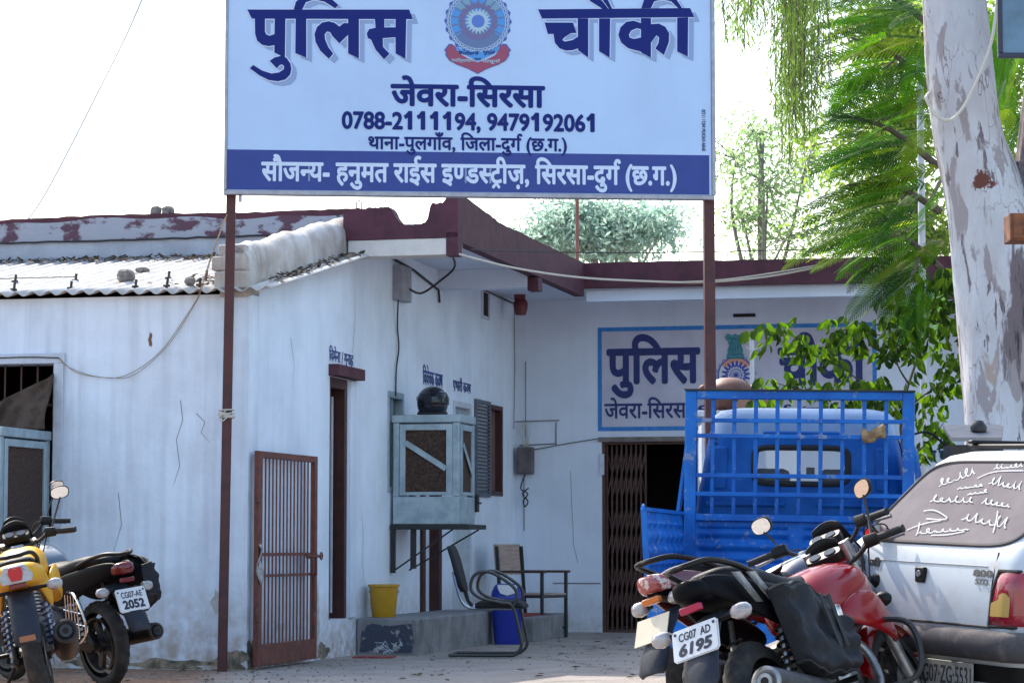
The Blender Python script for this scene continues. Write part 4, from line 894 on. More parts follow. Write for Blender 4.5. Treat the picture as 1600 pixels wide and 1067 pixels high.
def wheel(root, name, c, rad, tw, spokes, disc_side=0):
    c = Vector(c); m = MB(); rr = rad - tw*1.25
    m.lathe([(rr, -tw*.42), (rr+.014, -tw*.45), (rr+.004, -tw*.2), (rr-.008, 0), (rr+.004, tw*.2), (rr+.014, tw*.45), (rr, tw*.42), (rr-.016, 0), (rr, -tw*.42)], c, (0, 1, 0), 48)
    m.lathe([(0, -.055), (.05, -.055), (.05, .055), (0, .055)], c, (0, 1, 0), 20)
    for k in range(spokes):
        a = 2*math.pi*k/spokes; d = Vector((math.cos(a), 0, math.sin(a))); p = d.cross(Vector((0, 1, 0)))
        m.bar(c + d*.04, c + d*(rr-.006), .05, .03, (0, 1, 0))
    w_ = m.build(name, DKM, root, smooth=40)
    m = MB(); n = 84; prof = []
    for k in range(13):
        t = -math.pi*.5*1.25 + math.pi*1.25*k/12; prof.append((rr + .012 + tw*.55*(1+math.cos(t))*.98, tw*.5*math.sin(t)/math.sin(math.pi*.5*1.0)*.98, abs(k-6)))
    rings = []
    for j in range(n):
        a = 2*math.pi*j/n; ring = []
        for q, (r, y, e) in enumerate(prof):
            blk = ((j + (q // 2) * 1) % 3 == 0) or (q in (4, 8)); rad_ = r - (.008 if (blk and e < 6) else 0)
            ring.append(c + Vector((math.cos(a)*rad_, y, math.sin(a)*rad_)))
        rings.append(ring)
    m.loft(rings + rings[:1], caps=False, closed=False); m.build('tyre', RUB, w_, smooth=35)
    if disc_side:
        m = MB(); m.lathe([(.075, -.002), (.12, -.002), (.12, .002), (.075, .002), (.075, -.002)], c + Vector((0, disc_side*.07, 0)), (0, 1, 0), 32); m.build('brake_disc', ALU, w_)
    return w_
def motorcycle(label, A_, group, heading, lean, anchor, px, py, d):
    """x forward, y left, origin under the rear axle. A_: appearance"""
    rot = Euler((-R(lean), 0, R(90 - heading)))
    off = rot.to_matrix() @ Vector(anchor); tgt = P(px, py, d)
    t = thing('motorcycle', label, 'motorcycle', (tgt.x - off.x, tgt.y - off.y, 0), rot, group)
    PNT = A_['paint']; TAILP = A_.get('tailpaint', GLB)
    RW = .295
    wheel(t, 'rear_wheel', (0, 0, RW), RW, A_.get('tw', .10), 5, -1); wheel(t, 'front_wheel', (1.28, 0, .30), .30, .085, 5, -1)
    # frame, swing arm, engine
    m = MB()
    m.tube(smooth_path([(1.00, 0, .90), (.92, 0, .72), (.80, 0, .48), (.72, 0, .32)]), .022, 10); m.build('down_tube', BPL, t)
    m = MB(); m.tube(smooth_path([(.98, 0, .86), (.6, 0, .74), (.3, .0, .70), (-.15, 0, .74)]), .022, 8); m.build('backbone', BPL, t)
    for s_ in (-1, 1):
        m = MB(); m.bar((0, s_*.085, RW), (.42, s_*.07, .36), .025, .045); m.build('swing_arm', BPL, t)
        m = MB(); m.tube([(.02, s_*.125, RW+.03), (.13, s_*.115, .70)], .014, 8); m.build('shock_rod', ALU, t)
        m = MB(); m.tube([Vector((.03, s_*.125, RW+.06)).lerp(Vector((.12, s_*.115, .62)), k/70) + Vector((.030*math.cos(k*.72), .030*math.sin(k*.72), 0)) for k in range(71)], .0065, 6); m.build('shock_spring', A_.get('spring', BPL), t)
    m = MB(); m.loft([sect((x, 0, z), hw, hh, 16, 4) for x, z, hw, hh in ((.36, .40, .08, .09), (.42, .40, .12, .13), (.66, .40, .13, .14), (.76, .39, .10, .12), (.79, .39, .06, .08))])
    e_ = m.build('engine_block', DKM, t, smooth=50)
    m = MB()
    for k in range(8): m.loft([sect((.70+.035*k*.42+q*.0, 0, .50 + .022*k + q), .085, .085, 14, 4, ax=(0, 1, 0), az=(.93, 0, -.35)) for q in (0, .010)])
    m.tube([(.69, 0, .46), (.79, 0, .70)], .062, 12); m.build('cylinder', ALU, e_)
    for s_ in (-1, 1):
        m = MB(); m.lathe([(0, 0), (.085, 0), (.09, .01), (.07, .028), (0, .034)], (.55, s_*.12, .38), (0, s_, 0), 24); m.build('engine_cover', ALU, e_, smooth=50)
    # exhaust on the right
    m = MB(); m.tube(smooth_path([(.80, -.02, .56), (.90, -.08, .50), (.88, -.12, .34), (.70, -.14, .24), (.42, -.15, .25), (.20, -.16, .28)]), .020, 10); m.build('header_pipe', ALU, t)
    ez = A_.get('ez', 0); ey = A_.get('ey', -.185); exl = A_.get('exl', 0)
    p0 = Vector((.30, ey+.01, .27)); p1 = Vector((-.34-exl, ey-.02, .36+ez)); dd = (p1-p0)
    m = MB(); m.tube([p0, p0+dd*.12, p0+dd*.25, p0+dd*.95, p0+dd*1.0], [.026, .045, A_.get('er', .058), A_.get('er', .058), A_.get('er', .058)*.9], 20, caps=False); m.tube([p1-dd*.012, p1-dd*.03], A_.get('er', .058)*.88, 20); si = m.build('silencer', A_.get('silencer', BPL), t, smooth=60)
    m = MB(); dn = dd.normalized(); er_ = A_.get('er', .058)
    m.lathe([(er_*.93, -.02), (er_*.97, .004), (er_*.8, .012), (er_*.62, .004), (er_*.55, .0), (er_*.5, .016), (.018, .016), (.018, -.01)], p1, dn, 24); m.build('end_cap', A_.get('endcap', DKM), si)
    m = MB(); m.lathe([(.0175, .0), (.0175, .018), (.0, .0181)], p1, dn, 14); m.build('exhaust_mouth', DARK, si)
    # tank
    m = MB(); S = []
    tz = A_.get('tz', 0)
    for x, z, hw, hh in ((.46, .795, .07, .05), (.50, .80, .11, .085), (.60, .825, .135, .12), (.74, .845, .155, .135), (.86, .855, .165, .13), (.95, .86, .15, .11), (1.01, .865, .10, .08), (1.03, .87, .05, .05)): S.append(sect((.74+(x-.74)*A_.get('tk', 1), 0, z+tz), hw*A_.get('tk', 1), hh*A_.get('tk', 1), 28, 2.7))
    m.loft(S); tk = m.build('tank', PNT, t, smooth=70, sub=1)
    for s_ in (-1, 1):      # tank wing panels
        m = MB(); S = []
        for x, z, y, hh in ((.62, .74, .155, .03), (.72, .76, .185, .075), (.86, .75, .205, .10), (.97, .71, .20, .10), (1.06, .66, .17, .06), (1.10, .62, .15, .02)): S.append(sect((x, s_*y, z+tz), .018, hh, 12, 2.4))
        m.loft(S); m.build('tank_shroud', A_.get('shroud', PNT), t, smooth=70, sub=1)
    m = MB(); m.lathe([(0, .012), (.035, .012), (.042, .0), (.042, -.02)], (.80, 0, .982+tz), (0, 0, 1), 20); m.build('filler_cap', ALU, tk)
    # seat
    m = MB(); S = []
    for x, z, hw, hh in ((-.22, .855, .06, .02), (-.18, .858, .095, .035), (-.02, .845, .115, .045), (.12, .825, .125, .05), (.22, .79, .13, .055), (.38, .775, .125, .055), (.50, .79, .10, .055), (.56, .815, .08, .04)): S.append(sect((x, 0, z), hw, hh, 18, 3))
    m.loft(S); m.build('seat', SEAT, t, smooth=70, sub=1)
    # tail and side panels
    tl = A_.get('tail', 1.0)
    for s_ in (-1, 1):
        m = MB(); S = []
        for x, z, y, hh in ((.42, .62, .12, .02), (.34, .64, .145, .075), (.22, .66, .15, .11), (.05, .70, .14, .095), (-.12, .755, .12, .075), (-.28, .80, .085, .055), (-.37, .815, .045, .03)): S.append(sect((x, s_*y, z), .020, hh, 12, 2.6))
        m.loft(S); m.build('side_panel', TAILP, t, smooth=70, sub=1)
    m = MB(); S = []
    for x, z, hw, hh in ((.0, .765, .11, .045), (-.15, .775, .105, .05), (-.28, .785, .09, .05), (-.36, .79, .065, .04), (-.39, .79, .03, .02)): S.append(sect((x, 0, z), hw*A_.get('cowlk', 1), hh*A_.get('cowlk', 1), 18, 3))
    m.loft(S); m.build('tail_cowl', A_.get('cowl', TAILP), t, smooth=70, sub=1)
    # tail light
    m = MB(); S = []
    for x, hw, hh in ((-.30, .085, .04), (-.365, .075, .043), (-.398, .055, .036), (-.41, .025, .018)): S.append(sect((x, 0, .795 - (x+.30)*.12), hw, hh, 18, 3))
    m.loft(S); tlm = m.build('tail_light', A_['taillens'], t, smooth=70)
    if A_.get('tailcore'):
        m = MB(); m.prism([(-.030, -.045), (.030, -.045), (.042, .0), (.036, .03), (-.036, .03), (-.042, 0)], (-.412, 0, .805), (0, -1, 0), (.1, 0, 1), -.006); m.build('brake_lens', LRED, tlm)
        m = MB(); m.prism([(-.085, -.055), (.085, -.055), (.098, -.02), (.06, .045), (-.06, .045), (-.098, -.02)], (-.400, 0, .80), (0, -1, 0), (.1, 0, 1), -.008); m.build('tail_lens_clear', LCLR, tlm, bev=.004)
    # grab rail
    m = MB()
    if A_.get('rail', 'loop') == 'loop':
        m.tube(smooth_path([(.02, .125, .83), (-.14, .125, .875), (-.30, .10, .905), (-.385, .04, .90), (-.39, 0, .90), (-.385, -.04, .90), (-.30, -.10, .905), (-.14, -.125, .875), (.02, -.125, .83)]), .013, 8)
    m.build('grab_rail', A_.get('railmat', BPL), t)
    # rear fender and plate
    m = MB(); S = []
    for x, z, hw in ((-.20, .70, .075), (-.30, .665, .075), (-.38, .58, .078), (-.44, .49, .08), (-.475, .42, .078), (-.48, .40, .06)):
        S.append([(x - .012, -hw, z - .004), (x - .030, -hw*.6, z + .006), (x - .034, 0, z + .008), (x - .030, hw*.6, z + .006), (x - .012, hw, z - .004), (x + .0, hw, z - .004), (x - .015, hw*.6, z), (x - .02, 0, z + .0), (x - .015, -hw*.6, z), (x, -hw, z - .004)])
    m.loft(S); fe = m.build('rear_fender', FEND, t, smooth=60)
    pz = A_.get('plate_z', .60); pxx = A_.get('plate_x', -.425); tl_ = A_.get('plate_tilt', .45)
    upv = Vector((tl_, 0, 1)).normalized(); rt = Vector((0, -1, 0)); pw, ph = A_.get('plate', (.20, .135))
    o = Vector((pxx, 0, pz)) - rt*pw/2 - upv*ph/2
    if A_.get('platetext'):
        c = .012
        out = [(c, 0), (pw-c, 0), (pw, c), (pw, ph-c), (pw-c, ph), (c, ph), (0, ph-c), (0, c)]
        m = MB(); m.prism(out, o, rt, upv, .004); pl = m.build('number_plate', PLATE, t)
        m = MB(); m.prism([(x*1.05-pw*.025, y*1.05-ph*.025) for x, y in out], o + rt.cross(upv).normalized()*-.004, rt, upv, .003); m.build('plate_rim', A_.get('platerim', PLATE), pl)
        pp = plane_place(o + rt.cross(upv).normalized()*.0045, rt, upv, .0)
        m = MB()
        top, bot, sl = A_['platetext']
        letters(m, [top], pp, .025, .0002, pw*.14, pw*.86, ph*.60, ph*.86)
        letters(m, [bot], lambda x, y, h: pp(x + sl*(y-ph*.3), y, h), .05, .0002, pw*.14, pw*.86, ph*.12, ph*.48)
        for x in (.06, .94): m.lathe([(0, .003), (.006, .003), (.007, 0)], pp(pw*x, ph*.88, 0), rt.cross(upv), 8)
        m.build('plate_number', PLTX, pl, smooth=0)
    elif A_.get('blankplate'):
        m = MB(); m.prism([(0, 0), (pw, 0), (pw, ph), (0, ph)], o, rt, upv, .004); m.build('number_plate', mat('sunlit_plate', (.55, .48, .36), .5, var=.1), t)  # cream tint puts warm sunlight into the plate colour
    # plate light strip
    m = MB(); m.box((-.40, -.05, .715), (-.37, .05, .745)); m.build('reflector', A_.get('refl', LDRED), t, bev=.006)
    if A_.get('fendrefl'):
        m = MB(); m.box((-.515, -.045, .415), (-.495, .045, .447)); m.build('fender_reflector', mat('dull_amber_reflector', (.28, .11, .05), .3), fe)
    # indicators
    def ind(x, s_, z, L, col):
        m = MB(); m.tube([(x, s_*.05, z), (x - .01, s_*(.05+L), z)], .011, 8); st_ = m.build('indicator_stalk', BPL, t)
        m = MB(); S = []
        for y, hh, hx in ((0, .018, .020), (.02, .030, .032), (.05, .034, .034), (.075, .026, .025), (.088, .010, .01)): S.append(sect((x - .012, s_*(.05+L+y), z), hx, hh, 14, 2.4, ax=(1, 0, 0)))
        m.loft(S); m.build('indicator_lens', col, st_, smooth=60)
    for s_ in (-1, 1): ind(-.33, s_, A_.get('ind_z', .72), A_.get('ind_l', .055), LCLR); 
    for s_ in (-1, 1): ind(1.08, s_, .80 + tz, .07, BPL)
    # front end
    for s_ in (-1, 1):
        m = MB(); m.tube([(1.28, s_*.095, .30), (1.10, s_*.095, .72)], .026, 12); m.tube([(1.12, s_*.095, .68), (1.00, s_*.095, .985)], .020, 12); m.build('fork_leg', ALU, t)
    m = MB(); m.grid(lambda i, j: (1.28 + .345*math.cos(R(25 + 140*j)), (i-.5)*.12, .30 + .345*math.sin(R(25+140*j)) - .04*(2*i-1)**2), 6, 16); m.build('front_fender', PNT, t, solid=.004, smooth=70)
    # handlebar turned by steer about the steering head
    st = A_.get('steer', 0); H = Vector((1.0, 0, .93)); Mx = Matrix.Translation(H + Vector((0, 0, tz))) @ Matrix.Rotation(R(st), 4, Vector((-.28, 0, 1)).normalized()) @ Matrix.Translation(-H)
    hw = A_.get('bar', .36); rise = A_.get('rise', .09)
    def HB(): b = MB(); b.M = Mx; return b
    m = HB(); hpts = [(.88, hw, 1.0+rise), (.93, hw-.14, 1.015+rise), (.985, .14, .99+rise*.5), (1.0, .06, .985), (1.0, -.06, .985), (.985, -.14, .99+rise*.5), (.93, -hw+.14, 1.015+rise), (.88, -hw, 1.0+rise)]
    m.tube(smooth_path(hpts, 4), .0115, 10); hb_ = m.build('handlebar', A_.get('barmat', BLACKM), t)
    for s_ in (-1, 1):
        a = Vector((.875, s_*(hw+.008), 1.0+rise)); b_ = Vector((.918, s_*(hw-.115), 1.012+rise)); dv = (b_-a)
        m = HB(); m.tube([a + dv*(k/28) for k in range(29)], [.0185 if k in (0, 1, 27, 28) else (.0165 if k % 2 else .0178) for k in range(29)], 12); m.build('grip', mat('grip_rubber', (.014, .014, .016), .8), hb_, smooth=60)
        m = HB(); c_ = b_ + dv.normalized()*.035; m.loft([sect(c_ + dv.normalized()*q, r, r*1.2, 12, 3, ax=(1, 0, 0), az=(0, 0, 1)) for q, r in ((-.035, .018), (-.03, .024), (.03, .026), (.038, .018))]); m.build('switch_box', BPL, hb_)
        m = HB(); m.tube(smooth_path([c_ + Vector((.03, 0, .0)), a + Vector((.075, s_*-.08, -.005)), a + Vector((.065, s_*-.01, -.012))]), [.008]*12 + [.011], 8); m.build('lever', A_.get('levermat', ALU), hb_)
        mm = A_.get('mirror', 1)
        top = c_ + Vector((.02, s_*.10, .20)) if mm == 1 else c_ + Vector(mm[0 if s_ > 0 else 1])
        m = HB(); m.tube(smooth_path([c_, c_.lerp(top, .5) + Vector((.03, 0, .0)), top]), .006, 8); ms = m.build('mirror_stalk', BLACKM, hb_)
        nrm = Vector(A_.get('mn', ((-1, .25, -.30), (-1, -.25, -.30)))[0 if s_ > 0 else 1]).normalized(); ax_ = nrm.cross(Vector((0, 0, 1))).normalized(); az_ = ax_.cross(nrm)
        m = HB(); m.loft([sect(top + az_*.03 - nrm*q, .062*k, .042*k, 20, 2.5, ax=ax_, az=az_) for q, k in ((0, .99), (.004, 1.0), (.016, .93), (.03, .6), (.034, .2))]); mh = m.build('mirror_housing', BPL, ms, smooth=60)
        m = HB(); m.loft([sect(top + az_*.03 + nrm*q, .055, .036, 20, 2.5, ax=ax_, az=az_) for q in (.0008, .0016)]); m.build('mirror_glass', MIRR, mh)
    # headlamp cowl, visor and clocks
    m = HB(); S = []
    for x, z, hw_, hh in ((1.02, .93, .09, .07), (1.06, .93, .125, .12), (1.12, .91, .12, .125), (1.18, .89, .09, .10), (1.21, .88, .05, .05)): S.append(sect((x, 0, z), hw_, hh, 18, 2.8))
    m.loft(S); cw = m.build('headlamp_cowl', A_.get('cowlpaint', PNT), t, smooth=70)
    m = HB(); m.grid(lambda i, j: (1.10 - .07*j + .02*(1-(2*i-1)**2), (i-.5)*(.25 - .10*j), 1.0 + .15*j - .03*(2*i-1)**2), 8, 5); m.build('visor', A_.get('visor', BPL), cw, solid=.005, smooth=70)
    m = HB(); m.loft([sect((1.0-.02*k, 0, 1.03+.035*k), .085, .035, 16, 4, ax=(0, 1, 0), az=(.8, 0, .6)) for k in (0, 1)]); cl = m.build('instrument_pod', BPL, cw, bev=.004)
    for s_ in (-.032, .04):
        m = HB(); m.loft([[Vector((.978, s_, 1.067)) + Vector((.8*.024*math.sin(R(a)), .028*math.cos(R(a)), .6*.024*math.sin(R(a)))) + Vector((-.6, 0, .8))*q for a in range(0, 360, 20)] for q in (0, .003)]); m.build('dial', mat('dial_face', (.10, .11, .13), .9, spec=.05), cl)
    for s_, ex in ((1, 0), (-1, 0), (-1, .03)):
        m = HB(); m.tube(smooth_path([(.96, s_*(hw-.13), 1.0+rise), (1.08, s_*(.17+ex), 1.04+rise*.5), (1.14, s_*(.10+ex), .90), (1.06, s_*.05, .74)], 6), .0045, 6); m.build('control_cable', CABLE, hb_)
    # foot pegs, stand, chain cover
    for s_ in (-1, 1):
        m = MB(); m.tube([(.38, s_*.11, .33), (.36, s_*.27, .33)], .014, 8); m.build('foot_peg', BPL, t)
    m = MB(); m.tube([(.45, .12, .28), (.52, .28, .0+.045)], .012, 8); m.build('side_stand', BPL, t)
    m = MB(); m.loft([sect((x, .105, z), .018, hh, 12, 3) for x, z, hh in ((-.08, .30, .02), (-.02, .32, .07), (.2, .33, .055), (.42, .36, .06), (.48, .37, .02))]); m.build('chain_cover', BPL, t)
    if A_.get('guard'):
        for s_ in (-1, 1):
            m = MB(); m.tube(smooth_path([(.86, 0, .62), (.90, s_*.14, .60), (.92, s_*.30, .55), (.92, s_*.33, .42), (.88, s_*.28, .30), (.80, s_*.10, .30)], 5), .014, 8); m.build('crash_guard', A_.get('guardmat', BLACKM), t)
    if A_.get('saree'):
        m = MB(); m.tube(smooth_path([(.18, .14, .66), (-.02, .20, .66), (-.12, .22, .60), (-.20, .23, .46), (-.14, .225, .36), (.05, .21, .33), (.22, .16, .36)], 5), .011, 8); sg_ = m.build('side_guard', CHROME, t)
        for k in range(5):
            m = MB(); m.tube([(.10 - .05*k, .19+.008*k, .65), (.10 - .045*k, .205+.004*k, .345)], .005, 6); m.build('guard_bar', CHROME, sg_)
        m = MB(); m.tube([(.14, .185, .55), (-.16, .215, .53)], .005, 6); m.tube([(.14, .185, .47), (-.19, .215, .45)], .005, 6); m.build('guard_rail', CHROME, sg_)
    if A_.get('stripes'):
        for s_ in (-1,):
            m = MB()
            for k in range(2):
                xa = -.25 + .13*k; m.add([(xa, s_*.152, .835), (xa+.075, s_*.155, .835), (xa+.16, s_*.172, .70), (xa+.10, s_*.172, .70)], [(0, 1, 2, 3)])
            m.build('panel_stripe', mat('grey_stripe', (.12, .12, .11), .4, var=.5, vscale=60), t, solid=.002)
    return t
GRP = 'motorcycles parked in the yard'
RED = mat('metallic_red_paint', (.22, .0015, .005), .16, coat=0, spec=.4); YELP = mat('yellow_bike_paint', (.60, .31, .004), .4, coat=0, spec=.25); GREYB = mat('grey_blue_paint', (.07, .10, .14), .22, coat=.9)
bike_r = motorcycle('red and black motorcycle with a black side bag, leaning before the white car',
    dict(paint=RED, tailpaint=GLB, taillens=GLB, platetext=('CG07  AD', '6195', .18), plate_tilt=.42, plate=(.21, .135), guard=1, stripes=1, er=.066, silencer=DKM, endcap=ALU, ez=.0, steer=18, bar=.38, rise=.02, tz=-.11, tk=1.18, ind_l=.10, ind_z=.66, refl=mat('red_blue_badge', (.35, .01, .05), .3),
        mirror=((-.02, .02, .04), (.05, -.04, .21)), mn=((-.35, .1, .9), (-.62, .62, .12)), tw=.115), GRP, 33, 19, (-.425, 0, .60), 1087, 1004, 10.3)
bike_b2 = motorcycle('dark motorcycle with a number plate toned as sunlit, seen edge on, behind the red motorcycle',
    dict(paint=mat('dark_blue_paint', (.012, .016, .04), .2, coat=1), taillens=mat('pale_striped_lens', (.55, .45, .42), .18, col2=(.3, .05, .05), vscale=22, ramp=(.45, .5), coat=.6), tailpaint=mat('deep_red_paint', (.10, .008, .012), .25, coat=.8), cowl=GLB, blankplate=1, plate=(.19, .13), plate_tilt=.5, steer=15, bar=.37, rise=.05, tz=-.04, ind_l=.02, refl=LAMB,
        mirror=((0, .05, .12), (.10, -.02, -.09))), GRP, 44, 16, (-.40, 0, .80), 1010, 914, 11.3)
bike_k = motorcycle('black motorcycle with chrome leg guard and dark saddlebag, parked against the white front wall',
    dict(paint=GREYB, taillens=LDRED, tailpaint=GLB, platetext=('CG07-AE', '2052', .0), plate=(.215, .15), saree=1, steer=-8, bar=.34, ind_l=.075, ind_z=.665, plate_z=.60, plate_tilt=.35, cowlpaint=GLB, ex=0), GRP, -40, 8, (-.425, 0, .60), 207, 926, 16.7)
bike_y = motorcycle('yellow motorcycle with a clear and red tail light, in front of the black motorcycle',
    dict(paint=YELP, taillens=LCLR, tailcore=1, tailpaint=YELP, cowl=YELP, blankplate=0, fendrefl=1, steer=0, bar=.36, rise=.02, tz=-.03, cowlk=1.55, ind_l=.11, ind_z=.70, er=.075, ez=.06, ey=-.19, exl=-.05, tw=.115, cowlpaint=GLB, spring=mat('blue_spring', (.02, .05, .15), .4)), GRP, -9, 12, (-.41, 0, .80), 24, 893, 14.6)
# bags slung on the bikes
def on(root, p): 
    return root.matrix_basis @ Vector(p)
bpy.context.view_layer.update()
BAGM = mat('black_bag_fabric', (.008, .010, .016), .6, spec=.3, bump=.5, bscale=14, var=.4, vscale=8)
def bag(label, root, pts, w_, buckle=True):
    b = thing('saddlebag', label, 'bag', root.location, root.rotation_euler)
    # pts: top edge then bottom edge, both from back to front, as (x, z); a soft pouch with folds between them
    top, bot, y0 = pts; tp = smooth_path([(x, 0, z) for x, z in top], 6); bp_ = smooth_path([(x, 0, z) for x, z in bot], 6); nt_ = len(tp)-1
    def at_(p, i): k = i*(len(p)-1); q = min(int(k), len(p)-2); return p[q].lerp(p[q+1], k-q)
    def f_(i, j):
        a, c = at_(tp, i), at_(bp_, i); p = a.lerp(c, j); e = min(1, min(i, 1-i)*14)**.5*min(1, min(j+.02, 1-j)*12)**.5
        fold = .010*math.sin(i*21 + j*4) + .008*math.sin(i*9 - j*11) + .006*math.sin(j*19 + i*5)
        return (p.x, y0 - e*(w_*(.75 + .35*j) + fold), p.z + .006*math.sin(i*30))
    m = MB(); m.grid(f_, 44, 30); m.grid(lambda i, j: (f_(1-i, j)[0], y0 + .004, f_(1-i, j)[2]), 20, 12); m.build('bag_body', BAGM, b, smooth=80)
    m = MB(); m.tube([Vector(f_(k/30, .02)) + Vector((0, -.004, 0)) for k in range(31)], .008, 6); m.tube([Vector(f_(k/30, .97)) + Vector((0, -.003, 0)) for k in range(31)], .007, 6); m.build('bag_piping', mat('bag_strap', (.01, .01, .012), .7), b)
    cx, cz = f_(.6, .4)[0] - .02, f_(.6, .4)[2]; yb = f_(.55, .45)[1]
    if buckle:
        y = yb - .012
        m = MB(); m.box((cx + .03, y - .006, cz + .03), (cx + .075, y, cz + .08)); m.build('buckle', CHROME, b, bev=.004)
        for dx in (-.07, .0):
            m = MB(); m.bar((cx + dx, y - .001, cz + .13), (cx + dx + .04, y - .001, cz - .10), .03, .003, (0, 1, 0)); m.build('strap', mat('bag_strap', (.01, .01, .012), .7), b)
    return b
bag('black fabric saddlebag with a metal buckle hanging on the red motorcycle', bike_r, ([(-.04, .75), (.12, .765), (.28, .74), (.42, .66), (.52, .58)], [(.02, .42), (.12, .37), (.26, .355), (.40, .36), (.50, .40)], -.18), .085)
bag('dark saddlebag hanging on the black motorcycle beside its tail light', bike_k, ([(-.33, .80), (-.2, .85), (0, .86), (.14, .82)], [(-.36, .60), (-.22, .49), (0, .47), (.12, .52)], -.15), .14, False)

# ---------------------------------------------------------------- stacked-outline bodies (truck cab, car)
def outline(xr, xf, hw, rad, ny, nx, nc=5):
    """plan ring: starts rear centre... returns [(x, y, tag, frac)] counter clockwise seen from above from rear right to rear left"""
    pts = []
    for f in ny: pts.append((xr, f*(hw-rad), 'rear', f))                     # rear edge, y from + to - 
    for k in range(1, nc): a = R(90*k/nc); pts.append((xr + rad - rad*math.cos(a), -(hw-rad) - rad*math.sin(a), 'crr', 0))
    for f in nx: pts.append((lerp(xr+rad, xf-rad, f), -hw, 'right', f))
    for k in range(1, nc): a = R(90*k/nc); pts.append((xf - rad + rad*math.sin(a), -(hw-rad) - rad*math.cos(a), 'cfr', 0))
    for f in ny[::-1]: pts.append((xf, f*(hw-rad), 'front', f))
    for k in range(1, nc): a = R(90*k/nc); pts.append((xf - rad + rad*math.cos(a), (hw-rad) + rad*math.sin(a), 'cfl', 0))
    for f in nx[::-1]: pts.append((lerp(xr+rad, xf-rad, f), hw, 'left', f))
    for k in range(1, nc): a = R(90*k/nc); pts.append((xr + rad - rad*math.sin(a), (hw-rad) + rad*math.cos(a), 'crl', 0))
    return pts
def stackbody(levels, ny, nx, skip=None, cap=True, zfun=None):
    rings = [outline(*L[1:], ny, nx) for L in levels]; n = len(rings[0]); m = MB()
    vs = [((p[0], p[1], levels[i][0]) if zfun is None else zfun(p[0], p[1], levels[i][0])) for i, r in enumerate(rings) for p in r]; fs = []
    for i in range(len(rings)-1):
        for j in range(n):
            k = (j+1) % n; a, b = rings[i][j], rings[i][k]
            if skip and a[2] == b[2] and skip(a[2], (a[3]+b[3])/2, i): continue
            fs.append((i*n+j, i*n+k, (i+1)*n+k, (i+1)*n+j))
    if cap: fs.append(tuple((len(rings)-1)*n+j for j in range(n)))
    m.add(vs, fs); return m
# ---------------------------------------------------------------- blue pickup truck
BLUE = mat('truck_blue_paint', (.008, .14, .50), .5, col2=(.005, .085, .36), vscale=3, spec=.25, bump=.05, bscale=10, chips=.7, chipcol=(.26, .29, .32), chipscale=11, chipth=.57)
BLUEC = mat('cab_blue_paint', (.006, .125, .45), .5, col2=(.004, .08, .32), vscale=4, spec=.2, streak=.2, scol=(.05, .12, .3), chips=.25, chipcol=(.3, .33, .36), chipscale=7)
CABW = mat('sunlit_roof_blue', (.22, .34, .52), .4, var=.15, vscale=4)  # paler blue puts the sunlight on the cab top into the colour
hb0 = P(1243, 860, 16.5)
tr = thing('pickup_truck', 'bright blue pickup truck with an open tailgate and a barred headboard behind its cab', 'truck', (hb0.x, 16.5, 0), (R(-.9), 0, R(90 - 10)))
# the tilt is about the length axis: rotate x by small angle (left side lower)
tr.rotation_euler = Euler((R(1.0), 0, R(80)))
HWt = .735
def rib_panel(o, ax, up, L, Hh, nrm, cols, name, mt, parent):
    o = Vector(o); ax = Vector(ax); up = Vector(up); nrm = Vector(nrm)
    def fn(i, j):
        s_ = i*L; h = j*Hh; d_ = 0
        for a, b in cols:
            if a < s_ < b and .05 < h < Hh - .05:
                e = min(1, min(s_-a, b-s_)/.02) * min(1, min(h-.05, Hh-.05-h)/.015)
                d_ = -e*(.012 + .010*math.cos((h-.05)/(Hh-.1)*2*math.pi*3))
        return o + ax*s_ + up*h + nrm*d_
    return MB().grid(fn, 150, 44).build(name, mt, parent, solid=.006, smooth=50)
hd = rib_panel((0, HWt-.02, .76), (0, -1, 0), (0, 0, 1), 2*HWt-.04, .345, (-1, 0, 0), [(.06, .66), (.74, 1.38)], 'headboard', BLUE, tr)
m = MB(); ZT = 1.93
m.box((-.035, HWt-.075, .70), (.03, HWt, ZT)); m.box((-.035, -HWt, .70), (.03, -HWt+.075, ZT)); m.box((-.038, -HWt+.075, ZT-.052), (.032, HWt-.075, ZT+.001)); m.box((-.035, -HWt+.075, 1.092), (.03, HWt-.075, 1.135))
gf = m.build('headboard_frame', BLUE, tr, bev=.005)
m = MB(); m.box((-.05, -HWt-.005, ZT+.002), (.045, HWt+.005, ZT+.012)); m.build('frame_cap', BLACKM, gf)
vb = MB(); vb.box((-.018, -.0125, 1.136), (.014, .0125, ZT-.053)); vbo = vb.build('headboard_bar', BLUE, gf, bev=.003)
for k in range(9):
    c = vbo if k == 0 else vbo.copy()
    if k: sc.collection.objects.link(c); c.parent = gf
    c.location = (0, (HWt-.04)*(1 - 2*(k+1)/10), 0)
for z in (1.74, 1.64, 1.385, 1.265):
    m = MB(); m.box((-.034, -HWt+.075, z-.0135), (-.019, HWt-.075, z+.0135)); m.build('headboard_rail', BLUE, gf, bev=.003)
